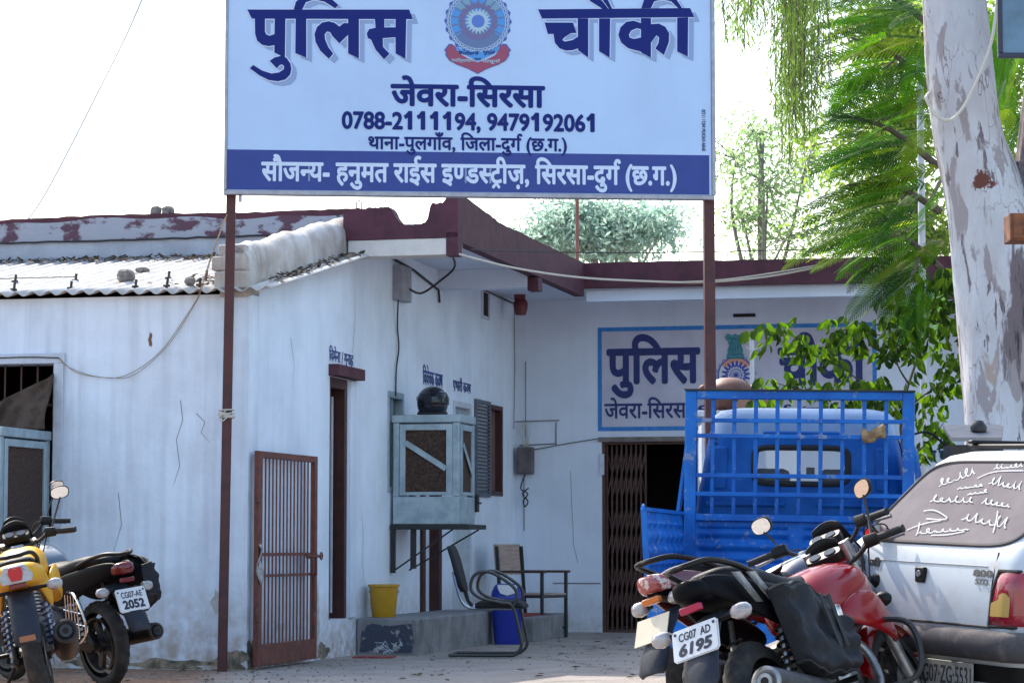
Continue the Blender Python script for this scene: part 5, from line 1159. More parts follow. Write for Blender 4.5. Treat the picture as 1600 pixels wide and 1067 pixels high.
for s_ in (-1, 1):
    m = MB(); m.prism([(.0, 1.62), (.03, 1.62), (.14, 1.08), (.0, 1.08)], (.02, s_*HWt + (.0 if s_ > 0 else -.012), 0), (0, s_*.9, 0), (0, 0, 1), .02) if False else m.add([(-.0, s_*HWt, 1.60), (.35, s_*(HWt+.02), 1.55), (.35, s_*(HWt+.10), 1.02), (-.0, s_*(HWt+.07), 1.02), (-.0, s_*(HWt-.02), 1.60), (.35, s_*(HWt), 1.55), (.35, s_*(HWt+.08), 1.02), (-.0, s_*(HWt+.05), 1.02)], [(0, 1, 2, 3), (7, 6, 5, 4), (0, 4, 5, 1), (1, 5, 6, 2), (2, 6, 7, 3), (3, 7, 4, 0)])
    m.build('headboard_stay', BLUE, gf)
BL = 2.05
m = MB(); m.box((-BL, -HWt, .70), (-.04, HWt, .755)); m.build('load_floor', mat('worn_floor_steel', (.10, .11, .13), .6, col2=(.05, .08, .2), vscale=5), tr)
for s_ in (1, -1):
    o_ = (-.045, s_*(HWt-.01), .757) ; side = rib_panel(o_, (-1, 0, 0), (0, s_*.06, .998), BL-.05, .37, (0, s_*1, 0), [(.1+.27*k, .30+.27*k) for k in range(7)], 'side_board', BLUE, tr)
    m = MB(); m.bar((-.05, s_*(HWt+.013), 1.137), (-BL, s_*(HWt+.013), 1.137), .035, .022); m.bar((-BL+.012, s_*(HWt-.01), .757), (-BL+.012, s_*(HWt+.013), 1.13), .03, .035, (1, 0, 0)); m.tube(arc((-BL+.0, s_*(HWt+.013), 1.13), .03, 0, 180, 8), .008, 6); m.build('board_edge', BLUE, side)
tg = rib_panel((-BL-.03, HWt-.02, .36), (0, -1, 0), (0, 0, 1), 2*HWt-.04, .37, (-1, 0, 0), [(.06, .66), (.74, 1.36)], 'tailgate', BLUE, tr)
m = MB(); m.box((-BL, -.40, .48), (.9, -.33, .60)); m.box((-BL, .33, .48), (.9, .40, .60)); m.box((-1.2, -.33, .5), (-1.1, .33, .58)); m.build('chassis', BLACKM, tr)
for x in (-1.15, 1.15):
    for s_ in (-1, 1):
        m = MB(); c = Vector((x, s_*.60, .28)); m.lathe([(.16, -.08), (.27, -.085), (.285, -.05), (.285, .05), (.27, .085), (.16, .08), (.16, -.08)], c, (0, 1, 0), 36); wr = m.build('wheel', RUB, tr, smooth=50)
        m = MB(); m.lathe([(0, -.02), (.06, -.02), (.1, .03), (.155, .05), (.165, .06)], c + Vector((0, s_*.01, 0)), (0, s_, 0), 24); m.build('wheel_rim', ALU, wr)
# cab (windows cut out)
lv = [(.45, .30, 1.85, .70, .10), (.80, .25, 1.85, .715, .12), (1.10, .22, 1.80, .70, .14), (1.28, .22, 1.74, .685, .14), (1.345, .225, 1.70, .67, .14), (1.575, .24, 1.56, .635, .14), (1.66, .25, 1.50, .615, .14), (1.74, .26, 1.46, .60, .15), (1.79, .28, 1.44, .59, .15), (1.825, .33, 1.38, .55, .16), (1.845, .42, 1.28, .46, .16), (1.85, .55, 1.1, .3, .14)]
nyf = [1, .9, .66, .44, .2, 0, -.2, -.36, -.5, -.62, -.8, -1][::1]
nyf = [1, .85, .55, .54, .3, 0, -.3, -.55, -.56, -.85, -1]
def skipc(tag_, f, i):
    if tag_ == 'rear' and i == 4 and -.55 < f < .55: return True
    if tag_ == 'front' and 3 <= i <= 5 and abs(f) < .86: return True
    if tag_ in ('left', 'right') and 3 <= i <= 5 and .12 < f < .9: return True
    return False
cab = stackbody(lv, nyf, [.0, .12, .3, .5, .7, .9, 1.0], skipc).build('cab', [BLUEC, CABW], tr, smooth=45)
for p in cab.data.polygons:
    if p.center.z > 1.70: p.material_index = 1
def cabrear(y, z): 
    for a, b in zip(lv, lv[1:]):
        if a[0] <= z <= b[0]: return lerp(a[1], b[1], (z-a[0])/(b[0]-a[0]))
    return .25
m = MB(); gw = .56*(.66-.14) + .02; pts = []
for k in range(40):
    t = 2*math.pi*k/40; y = math.copysign(abs(math.cos(t))**.3, math.cos(t))*(gw-.005); z = 1.46 + math.copysign(abs(math.sin(t))**.3, math.sin(t))*.118
    pts.append((cabrear(y, z) - .004, y, z))
m.tube(pts + pts[:1], .019, 8); gk = m.build('rear_window_gasket', mat('black_rubber', (.02, .02, .02), .8), cab)
m = MB(); m.quad((cabrear(0, 1.34)+.004, gw, 1.34), (cabrear(0, 1.34)+.004, -gw, 1.34), (cabrear(0, 1.58)+.004, -gw, 1.58), (cabrear(0, 1.58)+.004, gw, 1.58)); m.build('rear_window', glass_mat('truck_glass', (.8, .85, .9), .10), cab)
m = MB(); m.quad((1.745, .50, 1.28), (1.745, -.50, 1.28), (1.50, -.44, 1.66), (1.50, .44, 1.66)); m.build('windscreen', glass_mat('truck_glass'), cab)
m = MB()
m.M = None
for (a, b, z0_, z1_, xo) in ((.62, .10, 1.00, 1.03, .2), (.62, .10, 1.19, 1.22, .2), (-.10, -.62, 1.00, 1.03, .2), (-.10, -.62, 1.19, 1.22, .2), (.57, .48, 1.30, 1.58, .212), (-.48, -.57, 1.30, 1.58, .212), (.25, -.25, 1.66, 1.685, .228)):
    m = MB(); m.box((xo, b, z0_), (xo+.028, a, z1_)); m.build('cab_rib', BLUEC, cab, bev=.012)
m = MB()
for k in range(9): m.box((.252, .555-.012*0, 1.40+.028*k), (.262, .60, 1.414+.028*k))
m.build('cab_vent', BLACKM, cab)
m = MB(); m.box((.55, -.5, .9), (.75, -.1, 1.45)); m.box((.55, .1, .9), (.75, .5, 1.45)); m.build('seats', BPL, tr, bev=.04)
m = MB(); m.tube(arc((1.30, .3, 1.22), .17, 0, 360, 20, (.5, 0, .85), (0, 1, 0)), .012, 6); m.build('steering_wheel', BPL, tr)
m = MB(); m.loft([sect((1.60, .02, z), .03, .012, 10, 2.4, ax=(0, 1, 0), az=(1, 0, 0)) for z in (1.42, 1.43, 1.48, 1.49)]); m.build('cab_mirror', BPL, tr)
m = MB(); m.tube(smooth_path([(1.55, -.69, 1.35), (1.55, -.86, 1.38), (1.5, -.93, 1.40)]), .012, 6); m.tube(smooth_path([(1.45, -.64, 1.70), (1.5, -.80, 1.74), (1.52, -.95, 1.62)]), .009, 6); ma = m.build('mirror_arm', BPL, tr)
m = MB(); m.loft([sect((1.50 - q, -.95, 1.40), .075*k, .075*k, 16, 4, ax=(0, 1, 0), az=(0, 0, 1)) for q, k in ((-.03, .7), (0, 1), (.02, 1))]); m.build('wing_mirror', BPL, ma)
m = MB(); m.loft([sect((1.479, -.95, 1.40), .066, .066, 16, 4, ax=(0, 1, 0), az=(0, 0, 1)), sect((1.477, -.95, 1.40), .066, .066, 16, 4, ax=(0, 1, 0), az=(0, 0, 1))]); m.build('mirror_glass', MIRR, ma)
# worn brown bundle tied on the headboard
cl_ = MB(); cl_.loft([sect((-.045, -.405 - .15*k/8, 1.66 - .02*math.sin(k*.7)), .042 + .008*math.sin(k*2), .035 + .008*math.sin(k*1.3), 12, 2.6, ax=(0, 0, 1), az=(1, 0, 0)) for k in range(9)])
co = cl_.build('rope_bundle', mat('tan_rag', (.36, .25, .13), .9, col2=(.2, .12, .06), vscale=18, bump=.8, bscale=50), None); co.matrix_world = Matrix.LocRotScale(tr.location, tr.rotation_euler, None); tag(co, 'tan rag bundle tied to a rail of the blue truck headboard', 'rag')

# ---------------------------------------------------------------- white hatchback
CW = mat('dusty_white_car_paint', (.47, .51, .56), .45, col2=(.40, .365, .345), vscale=5, ramp=(.52, .8), coat=.0, spec=.3, streak=.12, scol=(.32, .27, .24))
BUMP = mat('grey_bumper_plastic', (.075, .072, .08), .85, spec=.1, col2=(.24, .20, .18), vscale=6, ramp=(.5, .8), streak=.2, scol=(.06, .055, .055))
carc = P(1436, 905, 11.9)
car = thing('hatchback_car', 'dusty white hatchback with finger writing on its rear window', 'car', (carc.x, carc.y, 0), Euler((R(1.8), 0, R(90 - 63))))
cl = [(.22, .10, 3.20, .66, .10), (.34, .035, 3.26, .70, .12), (.50, .01, 3.28, .715, .13), (.64, .0, 3.26, .72, .13), (.78, .015, 3.15, .715, .12), (.88, .035, 2.75, .70, .11), (.945, .06, 2.42, .685, .10), (.97, .085, 2.36, .665, .10), (1.08, .20, 2.16, .635, .10), (1.22, .335, 1.92, .59, .10), (1.325, .435, 1.74, .55, .10), (1.365, .49, 1.68, .52, .11), (1.388, .57, 1.58, .45, .12), (1.395, .70, 1.42, .34, .10)]
body = stackbody(cl, [1, .8, .5, .25, 0, -.25, -.5, -.8, -1], [i/16 for i in range(17)]).build('body', CW, car, smooth=38)
def clev(z):
    for a, b in zip(cl, cl[1:]):
        if a[0] <= z <= b[0]:
            t = (z-a[0])/(b[0]-a[0]); return [lerp(p, q, t) for p, q in zip(a[1:], b[1:])]
    return cl[-1][1:]
def crear(y, z, off=0.0):
    xr, xf, hw, rad = clev(z); ay = abs(y)
    x = xr if ay <= hw-rad else xr + rad - math.sqrt(max(0, rad*rad - (ay-(hw-rad))**2)) if ay < hw else xr + rad
    return Vector((x - off, y, z))
def csurf(s, z, off=0.0):
    """point on the body at arc length s from the rear centre (positive = right side)"""
    xr, xf, hw, rad = clev(z); sg_ = -1 if s > 0 else 1; a = abs(s); L1 = hw-rad; L2 = L1 + rad*math.pi/2
    if a < L1: p = (xr, a); n = (-1, 0)
    elif a < L2: t = (a-L1)/rad; p = (xr + rad - rad*math.cos(t), L1 + rad*math.sin(t)); n = (-math.cos(t), math.sin(t))
    else: p = (xr + rad + a - L2, hw); n = (0, 1)
    return Vector((p[0] + n[0]*off, sg_*(p[1] + n[1]*off), z))
# rear window: gasket and glass on the sloping hatch
def wp(y, z, off): return crear(y, z, off)
wz0, wz1 = .955, 1.335; out = []
def hwz(z): 
    q = clev(z); return q[2]-q[3]*.62
for k in range(64):
    t = 2*math.pi*k/64; cy = math.copysign(abs(math.cos(t))**.33, math.cos(t)); cz = math.copysign(abs(math.sin(t))**.33, math.sin(t))
    z = (wz0+wz1)/2 + cz*(wz1-wz0)/2; out.append((cy*hwz(z), z))
m = MB(); m.tube([wp(y, z, .004) for y, z in out + out[:1]], .011, 6); m.build('window_gasket', mat('grey_rubber', (.06, .055, .06), .8), car)
def gl(i, j):
    z = lerp(wz0+.004, wz1-.004, j); c = ((z-(wz0+wz1)/2)/((wz1-wz0)/2)); y = (1-2*i)*hwz(z)*max(0, (1-min(1, abs(c))**6.06))**(.165)
    return wp(y, z, .0045)
DGL = mat('dusty_rear_glass', (.16, .14, .15), .95, col2=(.21, .19, .19), vscale=3.5, ramp=(.35, .75), spec=0)
rw = MB().grid(gl, 30, 40).build('rear_window', DGL, car, smooth=60)
# hatch seams, handle, badges
SEAM = mat('panel_gap', (.02, .02, .022), .8)
m = MB()
def seam(b, pts, r=.004): b.tube(pts, r, 5)
seam(m, [crear(.50, z, .001) for z in (.60, .70, .80, .93)]); m.build('hatch_seam', SEAM, car)
m = MB(); seam(m, [crear(-.50, z, .001) for z in (.60, .70, .80, .93)]); m.build('hatch_seam', SEAM, car)
m = MB(); seam(m, [crear(y/20, .598, .001) for y in range(-10, 11)], .006); m.build('hatch_seam', SEAM, car)
m = MB(); seam(m, [crear(y/20, .865, .002) for y in range(-9, 10)], .0025); m.build('hatch_crease', mat('crease_grey', (.33, .33, .34), .6), car)
m = MB(); o_ = crear(.03, .81, .006); m.box(o_ - Vector((.012, .035, .035)), o_ + Vector((.012, .035, .035))); hd_ = m.build('hatch_lock', BPL, car, bev=.006)
m = MB(); o_ = crear(.03, .815, .021); m.lathe([(0, .006), (.014, .006), (.016, 0)], o_, (-1, 0, 0), 14); m.build('lock_barrel', ALU, hd_)
carp = lambda y0: (lambda x, y, h: crear(y0 - x, y, .004 + h))
m = MB(); letters(m, ['800'], carp(-.36), .06, .0003, 0, .13, .822, .848); m.build('badge', mat('badge_dark', (.03, .03, .035), .4), car, smooth=0)
m = MB(); letters(m, ['STD'], carp(-.36), .04, .0003, .02, .11, .785, .810); m.build('badge', mat('badge_grey', (.09, .09, .1), .4), car, smooth=0)
m = MB(); letters(m, ['जी'], carp(.46), .05, .0003, .0, .09, .835, .875); m.build('badge', mat('badge_dark', (.03, .03, .035), .4), car, smooth=0)
# tail lamps wrap round the corners
for s_ in (1, -1):
    m = MB()
    def tf(i, j):
        s = s_*lerp(.505, .80, i); z = lerp(.61, .845, j); k = min(1, min(i, 1-i)*9)*min(1, min(j, 1-j)*7)
        if i < .5: s = s_*(abs(s) + .03*(j)**2*(1-2*i))
        return csurf(s, z, .002 + .012*k)
    lm = MB().grid(tf, 20, 14).build('tail_lamp', mat('tail_lamp_red', (.30, .012, .03), .15, coat=.6, var=.3, vscale=30), car, smooth=60)
    m = MB()
    def af(i, j):
        z = lerp(.650, .755, j); lo = .525 if j < .55 else lerp(.525, .575, min(1, (j-.55)*6)); hi = .640 if j < .8 else lerp(.640, .615, (j-.8)*5)
        if j > .92: lo += (j-.92)*.3
        return csurf(s_*lerp(lo, hi, i), z, .0175)
    m.grid(af, 14, 16); m.build('amber_lens', mat('faded_amber', (.42, .27, .07), .35), lm, smooth=60)
    m = MB(); rim = [(.50, .605), (.65, .605), (.81, .605), (.81, .85), (.65, .85), (.54, .85), (.512, .76)]
    m.tube([csurf(s_*x, y, .004) for x, y in rim + rim[:1]], .009, 6); m.build('lamp_surround', mat('black_rubber', (.02, .02, .02), .8), lm)
# bumper
def bmf(i, j):
    s = lerp(-1.25, 1.25, i); t = j; z = lerp(.45, .585, t); o = .02 + .055*math.sin(math.pi*min(1, max(0, t)))**.35
    return csurf(s, z, o)
MB().grid(bmf, 80, 14).build('bumper', BUMP, car, smooth=60)
m = MB(); m.grid(lambda i, j: csurf(lerp(-.85, .85, i), lerp(.20, .43, j), .004), 40, 4); m.build('rear_valance', BPL, car)
o_ = csurf(.0, .335, .03); pw, ph = .44, .125; yo = -.16; zp = .305
m = MB(); m.box((o_.x-.004, yo+pw/2, zp), (o_.x, yo-pw/2, zp+ph)); pl = m.build('number_plate', mat('old_plate_white', (.42, .40, .38), .5, var=.25, vscale=10), car, bev=.002)
m = MB(); letters(m, ['CG07·ZG·5531'], lambda x, y, h: Vector((o_.x - .0045 - h, yo + pw/2 - x, zp + y)), .01, .0002, .02, pw-.015, .022, ph-.022); m.build('plate_number', mat('plate_grey_letter', (.06, .06, .065), .6), pl, smooth=0)
# side windows, door lines, wheels (right flank faces away from the frame, still built)
for s_ in (1, -1):
    for nm, xa, xb in (('side_window', .55, 1.12), ('side_window', 1.17, 1.85)):
        def sw(i, j):
            z = lerp(.965, 1.31, j); q = clev(z); x = lerp(max(xa, q[0]+.16), min(xb, q[1]-.16), i); return Vector((x, -s_*(q[2]+.003), z))
        MB().grid(sw, 8, 6).build(nm, DGL, car)
    for x in (.52, 1.15, 2.0):
        m = MB(); seam(m, [Vector((x, -s_*(clev(z)[2]+.001), z)) for z in (.35, .5, .64, .78, .9)]); m.build('door_seam', SEAM, car)
    for x in (.58, 2.72):
        c = Vector((x, -s_*.655, .27)); m = MB(); m.lathe([(.16, -.07), (.25, -.075), (.27, -.05), (.27, .05), (.25, .075), (.16, .07), (.16, -.07)], c, (0, 1, 0), 36); wr = m.build('wheel', RUB, car, smooth=50)
        m = MB(); m.lathe([(0, .05), (.05, .05), (.12, .03), (.165, .06)], c, (0, -s_, 0), 24); m.build('wheel_rim', ALU, wr)
m = MB(); m.box((.62, -.48, 1.40), (.66, .48, 1.425)); m.box((1.25, -.48, 1.40), (1.29, .48, 1.425)); m.box((.60, -.46, 1.425), (1.32, -.42, 1.445)); m.box((.60, .42, 1.425), (1.32, .46, 1.445)); m.build('roof_carrier', BPL, car, bev=.008)
# scribbled finger writing on the rear glass, one stroke path per word
bpy.context.view_layer.update()
Mc = Matrix.LocRotScale(car.location, car.rotation_euler, None); Mi = Mc.inverted()
wa, wb, wc = Mc @ wp(.4, .98, .0062), Mc @ wp(-.4, .98, .0062), Mc @ wp(0, 1.30, .0062); wn_ = (wb-wa).cross(wc-wa).normalized()
def scrib(pts, w_=.006):
    loc = [Mi @ hit(1300 + x/2.5, 640 + y/2.5, wa, wn_) for x, y in pts]
    uy = Vector((0, -1, 0)); uz = (Mi.to_3x3() @ (wc - (wa+wb)/2)).normalized(); nn = uy.cross(uz).normalized()
    q = [((p - loc[0]).dot(uy), (p-loc[0]).dot(uz)) for p in loc]; v, f = stroke2(q, w_); return [loc[0] + uy*x + uz*y + nn*.001 for x, y in v], f
def cursive(x0, y0, x1, y1, h, n, seed):
    rg = random.Random(seed); out = []; L = math.hypot(x1-x0, y1-y0); ux_, uy_ = (x1-x0)/L, (y1-y0)/L; amps = [h*rg.choice((.28, .35, .4, .75, 1.0)) for _ in range(n+1)]; loop = [rg.uniform(.2, .75) for _ in range(n+1)]
    for k in range(n*10+1):
        t = k/10; i = min(n-1, int(t)); f = t - i; am = lerp(amps[i], amps[i+1], f); ph = 2*math.pi*t
        a = L*t/n + loop[i]*L/n*.55*math.sin(ph); b = am*.5*(1-math.cos(ph)) - (h*.25 if i % 4 == 2 and .25 < f < .75 else 0)
        out.append((x0 + ux_*a + uy_*b + b*.35, y0 + uy_*a - ux_*b))
    return out
LINES = [cursive(*q, k) for k, q in enumerate([(418,300,560,250,40,6), (632,232,745,222,26,6), (490,310,590,298,22,5), (612,288,735,312,36,6), (530,332,608,322,16,4), (384,358,550,362,36,6), (585,365,695,380,34,5), (508,428,680,462,62,6), (330,486,535,468,32,7)])]
LINES += [[(570,268),(610,250),(660,240),(750,238)], [(360,395),(400,392),(440,412),(450,425),(415,428),(370,425)], [(295,470),(330,455),(380,440),(430,432)], [(390,490),(450,488),(520,475)], [(650,395),(645,430),(632,480)], [(345,440),(340,470),(332,490)]]
m = MB()
for k, wd_ in enumerate(LINES):
    pth = [tuple(p[:2]) for p in smooth_path([(x, y, 0) for x, y in wd_], 2 if len(wd_) > 12 else 7)]; v, f = scrib(pth); m.add([p + Vector((-.0003*k, 0, 0)) for p in v], f)
m.build('finger_writing', mat('chalky_writing', (.50, .52, .55), .9), rw, smooth=0)
# ---------------------------------------------------------------- trees and plants
rt_ = random.Random(21)
def perp(d):
    a = Vector((0, 0, 1)) if abs(d.z) < .9 else Vector((1, 0, 0)); return d.cross(a).normalized()
def blade(mb, p, d, n, L, W):
    """a leaf of two bent quads"""
    s = d.cross(n).normalized()*W/2; m1 = p + d*L*.45 - n*L*.05; e = p + d*L - n*L*.18
    mb.add([p, m1 - s, m1 + s, e], [(0, 1, 2), (1, 3, 2)])
def rnd(a=1.0): return Vector((rt_.uniform(-a, a), rt_.uniform(-a, a), rt_.uniform(-a, a)))
BARK = None
def bark_mat():
    m = bpy.data.materials.new('eucalyptus_bark'); m.use_nodes = True; n = m.node_tree.nodes; l = m.node_tree.links; b = n['Principled BSDF']; b.inputs['Roughness'].default_value = .85
    tc = n.new('ShaderNodeTexCoord')
    def nz(scale, sc3, d=8, ro=.6, dist=0):
        mp = n.new('ShaderNodeMapping'); mp.inputs['Scale'].default_value = sc3; l.new(tc.outputs['Object'], mp.inputs[0])
        t = n.new('ShaderNodeTexNoise'); t.inputs['Scale'].default_value = scale; t.inputs['Detail'].default_value = d; t.inputs['Roughness'].default_value = ro; t.inputs['Distortion'].default_value = dist; l.new(mp.outputs[0], t.inputs[0]); return t.outputs['Fac']
    def step(f, a, bb):
        r = n.new('ShaderNodeMapRange'); r.inputs[1].default_value = a; r.inputs[2].default_value = bb; l.new(f, r.inputs[0]); return r.outputs[0]
    def mix(a, c, f):
        x = n.new('ShaderNodeMix'); x.data_type = 'RGBA'; l.new(a, x.inputs[6]); x.inputs[7].default_value = (*c, 1); l.new(f, x.inputs[0]); return x.outputs[2]
    r = n.new('ShaderNodeRGB'); r.outputs[0].default_value = (.58, .60, .64, 1); c = r.outputs[0]
    c = mix(c, (.46, .455, .48), step(nz(3.2, (1, 1, .5)), .38, .68))
    c = mix(c, (.33, .30, .31), step(nz(4.2, (1.5, 1.5, .42), 7, .6, .6), .55, .575))
    c = mix(c, (.17, .14, .16), step(nz(5.5, (1.7, 1.7, .35), 7, .6, .5), .61, .63))
    c = mix(c, (.40, .33, .29), step(nz(3.1, (1.9, 1.9, .5), 6, .55, .4), .62, .66))
    wv = n.new('ShaderNodeTexVoronoi'); wv.feature = 'DISTANCE_TO_EDGE'; wv.inputs['Scale'].default_value = 2.6
    mpv = n.new('ShaderNodeMapping'); mpv.inputs['Scale'].default_value = (1.8, 1.8, .7); l.new(tc.outputs['Object'], mpv.inputs[0])
    dn_ = n.new('ShaderNodeTexNoise'); dn_.inputs['Scale'].default_value = 5; l.new(mpv.outputs[0], dn_.inputs[0])
    va = n.new('ShaderNodeMixRGB'); va.inputs[0].default_value = .22; l.new(mpv.outputs[0], va.inputs[1]); l.new(dn_.outputs['Color'], va.inputs[2]); l.new(va.outputs[0], wv.inputs['Vector'])
    ckm = n.new('ShaderNodeMath'); ckm.operation = 'MULTIPLY'; l.new(step(wv.outputs['Distance'], .009, .003), ckm.inputs[0]); l.new(step(nz(2.2, (1, 1, .6), 4), .48, .62), ckm.inputs[1]); c = mix(c, (.24, .21, .22), ckm.outputs[0])
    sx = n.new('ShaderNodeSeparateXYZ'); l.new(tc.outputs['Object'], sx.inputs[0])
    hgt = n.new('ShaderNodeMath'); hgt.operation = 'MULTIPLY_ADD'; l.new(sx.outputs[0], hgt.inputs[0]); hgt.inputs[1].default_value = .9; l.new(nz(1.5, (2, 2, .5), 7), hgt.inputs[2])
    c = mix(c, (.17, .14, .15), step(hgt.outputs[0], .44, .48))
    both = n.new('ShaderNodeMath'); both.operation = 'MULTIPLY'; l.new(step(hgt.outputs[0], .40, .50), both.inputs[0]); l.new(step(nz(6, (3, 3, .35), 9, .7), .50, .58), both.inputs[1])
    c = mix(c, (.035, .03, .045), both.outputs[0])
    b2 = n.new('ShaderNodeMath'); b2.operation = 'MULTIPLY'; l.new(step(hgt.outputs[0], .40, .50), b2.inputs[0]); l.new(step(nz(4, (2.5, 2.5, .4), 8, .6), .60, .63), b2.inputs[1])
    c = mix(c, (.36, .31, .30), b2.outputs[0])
    c = mix(c, (.06, .045, .055), step(nz(16, (3, 3, .5), 6, .6), .70, .73))
    for (lx_, ly_, lz_), rr_ in REDS:
        cmb = n.new('ShaderNodeVectorMath'); cmb.operation = 'SUBTRACT'; l.new(tc.outputs['Object'], cmb.inputs[0]); cmb.inputs[1].default_value = (lx_, ly_, lz_)
        ln_ = n.new('ShaderNodeVectorMath'); ln_.operation = 'LENGTH'; l.new(cmb.outputs[0], ln_.inputs[0])
        ad_ = n.new('ShaderNodeMath'); ad_.operation = 'MULTIPLY_ADD'; l.new(nz(16, (1, 1, .8), 6, .7), ad_.inputs[0]); ad_.inputs[1].default_value = .30; l.new(ln_.outputs['Value'], ad_.inputs[2])
        c = mix(c, (.13, .045, .03), step(ad_.outputs[0], rr_ + .15, rr_ + .135))
    l.new(c, b.inputs['Base Color'])
    bp = n.new('ShaderNodeBump'); bp.inputs['Strength'].default_value = .7; bp.inputs['Distance'].default_value = .03; l.new(nz(4, (2, 2, .4), 9, .7), bp.inputs['Height']); l.new(bp.outputs[0], b.inputs['Normal'])
    return m
EU = thing('eucalyptus_tree', 'large pale peeling eucalyptus trunk forked low, at the right edge behind the white car', 'tree', (P(1598, 850, 20).x, 20, 0))
bx = EU.location.x
REDS = [((P(1462, 152, 19.8).x - bx, -.22, P(1462, 152, 19.8).z), .055), ((P(1535, 285, 19.7).x - bx, -.30, P(1535, 285, 19.7).z), .085)]
BARK = bark_mat()
def px2(c, y, r, d=20.0): q = P(c, y, d); return Vector((q.x - bx, 0, q.z)), r/200*1.0
def trunk(spec, seed):
    rg = random.Random(seed); cs = []; 
    pts = []
    for c, y, r in spec: q, rr = px2(c, y, r); pts.append((q.x, q.z, rr))
    out = smooth_path([(a, b, c) for a, b, c in pts], 8); m = MB(); rings = []
    for k, (x, z, r) in enumerate(out):
        ring = []
        for j in range(36):
            a = 2*math.pi*j/36; f = 1 + .035*math.sin(3*a + k*.13 + seed) + .025*math.sin(7*a - k*.21) + rg.uniform(-.008, .008)
            ring.append((x + r*f*math.cos(a), r*f*math.sin(a), z))
        rings.append(ring)
    m.loft(rings); return m
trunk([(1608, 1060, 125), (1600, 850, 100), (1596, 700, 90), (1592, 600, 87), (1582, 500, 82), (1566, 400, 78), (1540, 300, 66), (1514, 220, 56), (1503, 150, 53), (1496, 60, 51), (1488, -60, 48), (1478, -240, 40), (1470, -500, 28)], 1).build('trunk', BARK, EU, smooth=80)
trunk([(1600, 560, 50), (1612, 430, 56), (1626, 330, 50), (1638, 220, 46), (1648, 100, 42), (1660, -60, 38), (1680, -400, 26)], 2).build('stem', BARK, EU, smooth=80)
# limb carrying the hanging sprays
lm = [P(1480, -240, 20), P(1400, -330, 20.3), P(1290, -300, 20.7), P(1200, -240, 21), P(1130, -200, 21.2)]
m = MB(); m.tube(smooth_path([q - EU.location for q in lm], 6), [.13 - .11*k/24 for k in range(25)], 10); m.build('limb', BARK, EU)
m = MB(); lf = MB()
def spray(px, y0, y1, d, dens):
    a = P(px + rt_.uniform(-6, 6), -200, d); bq = P(px, y0, d); e = P(px + rt_.uniform(-14, 14), y1, d + rt_.uniform(-.2, .2))
    pts = smooth_path([a - EU.location, bq - EU.location, bq.lerp(e, .5) + rnd(.04) - EU.location, e - EU.location], 6); m.tube(pts, .0028, 4)
    for k in range(int((y1 - y0)*dens)):
        t = rt_.random(); i = min(len(pts)-2, 6 + int(t*(len(pts)-8))); p = pts[i].lerp(pts[i+1], rt_.random()) + rnd(.07)
        dd = Vector((rt_.uniform(-.75, .75), rt_.uniform(-.75, .75), -1)).normalized(); blade(lf, p, dd, (perp(dd) + rnd(.8)).normalized(), rt_.uniform(.08, .15), rt_.uniform(.007, .014))
for k in range(26): spray(rt_.uniform(1128, 1200), -80, rt_.uniform(10, 85) - abs(k % 5)*4, rt_.uniform(20.6, 21.6), .26)
for k in range(52):
    px = rt_.gauss(1247, 20); px = min(1285, max(1206, px)); low = 285 - abs(px - 1240)*2.4
    spray(px, -60, rt_.uniform(.55, 1.0)*low, rt_.uniform(20.4, 21.6), .27)
m.build('twigs', mat('twig_brown', (.10, .07, .05), .9), EU, smooth=0)
lf.build('hanging_leaves', leaf_mat('eucalyptus_leaf', (.075, .12, .045), (.20, .26, .09), .5, (1.7, 2.0, .9)), EU, smooth=0)

# feathery tree (flame tree): rachis fronds with fine leaflets
def frond(mb, p, d, up, L, wid, npin):
    """feathery leaf: a drooping rachis with close set narrow pinnae swept towards the tip"""
    side = d.cross(up).normalized(); up2 = side.cross(d).normalized(); dz = Vector((0, 0, -1)); ph = rt_.uniform(-.25, .25)
    def axis(t): return p + d*L*t + dz*L*.24*t*t
    for k in range(npin):
        t = (k+.6)/npin; q = axis(t); ext = wid*math.sin(math.pi*min(1, .16 + .84*t))**.6*(1.1 - .35*t); tang = (d + dz*.68*t).normalized()
        for s in (-1, 1):
            pd = (side*s*(.82 - .25*t) + tang*(.58 + .3*t) + up2*(.16 + ph*s)).normalized(); e = ext*rt_.uniform(.85, 1.1)
            w_ = tang*(L/npin*.36); m1 = q + pd*e*.45 - dz*e*.02; m2 = q + pd*e*.8 + dz*e*.07; tip = q + pd*e + dz*e*.20 + tang*e*.06
            mb.add([q - w_*.6, q + w_*.6, m1 - w_, m1 + w_, m2 - w_*.8, m2 + w_*.8, tip], [(0, 1, 3, 2), (2, 3, 5, 4), (4, 5, 6)])
    r_ = side*.004
    for k in range(6):
        a, b_ = axis(k/6), axis((k+1)/6); mb.add([a - r_, a + r_, b_ + r_*.8, b_ - r_*.8], [(0, 1, 2, 3)])
GU = thing('feather_leaved_tree', 'bright green feathery tree reaching over the maroon roof edge, left of the eucalyptus', 'tree', (P(1475, 850, 22.8).x, 22.8, 0))
m = MB(); G0 = GU.location
gtr = [P(1530, 1020, 22.8), P(1530, 900, 22.8), P(1528, 600, 22.8), P(1520, 300, 22.8), P(1500, 60, 22.7), P(1470, -200, 22.6)]
m.tube(smooth_path([q - G0 for q in gtr], 6), [.13 - .07*k/30 for k in range(31)], 10); m.build('trunk', mat('grey_brown_bark', (.14, .11, .09), .9, var=.4, vscale=14, bump=.6), GU)
m = MB(); tw = []
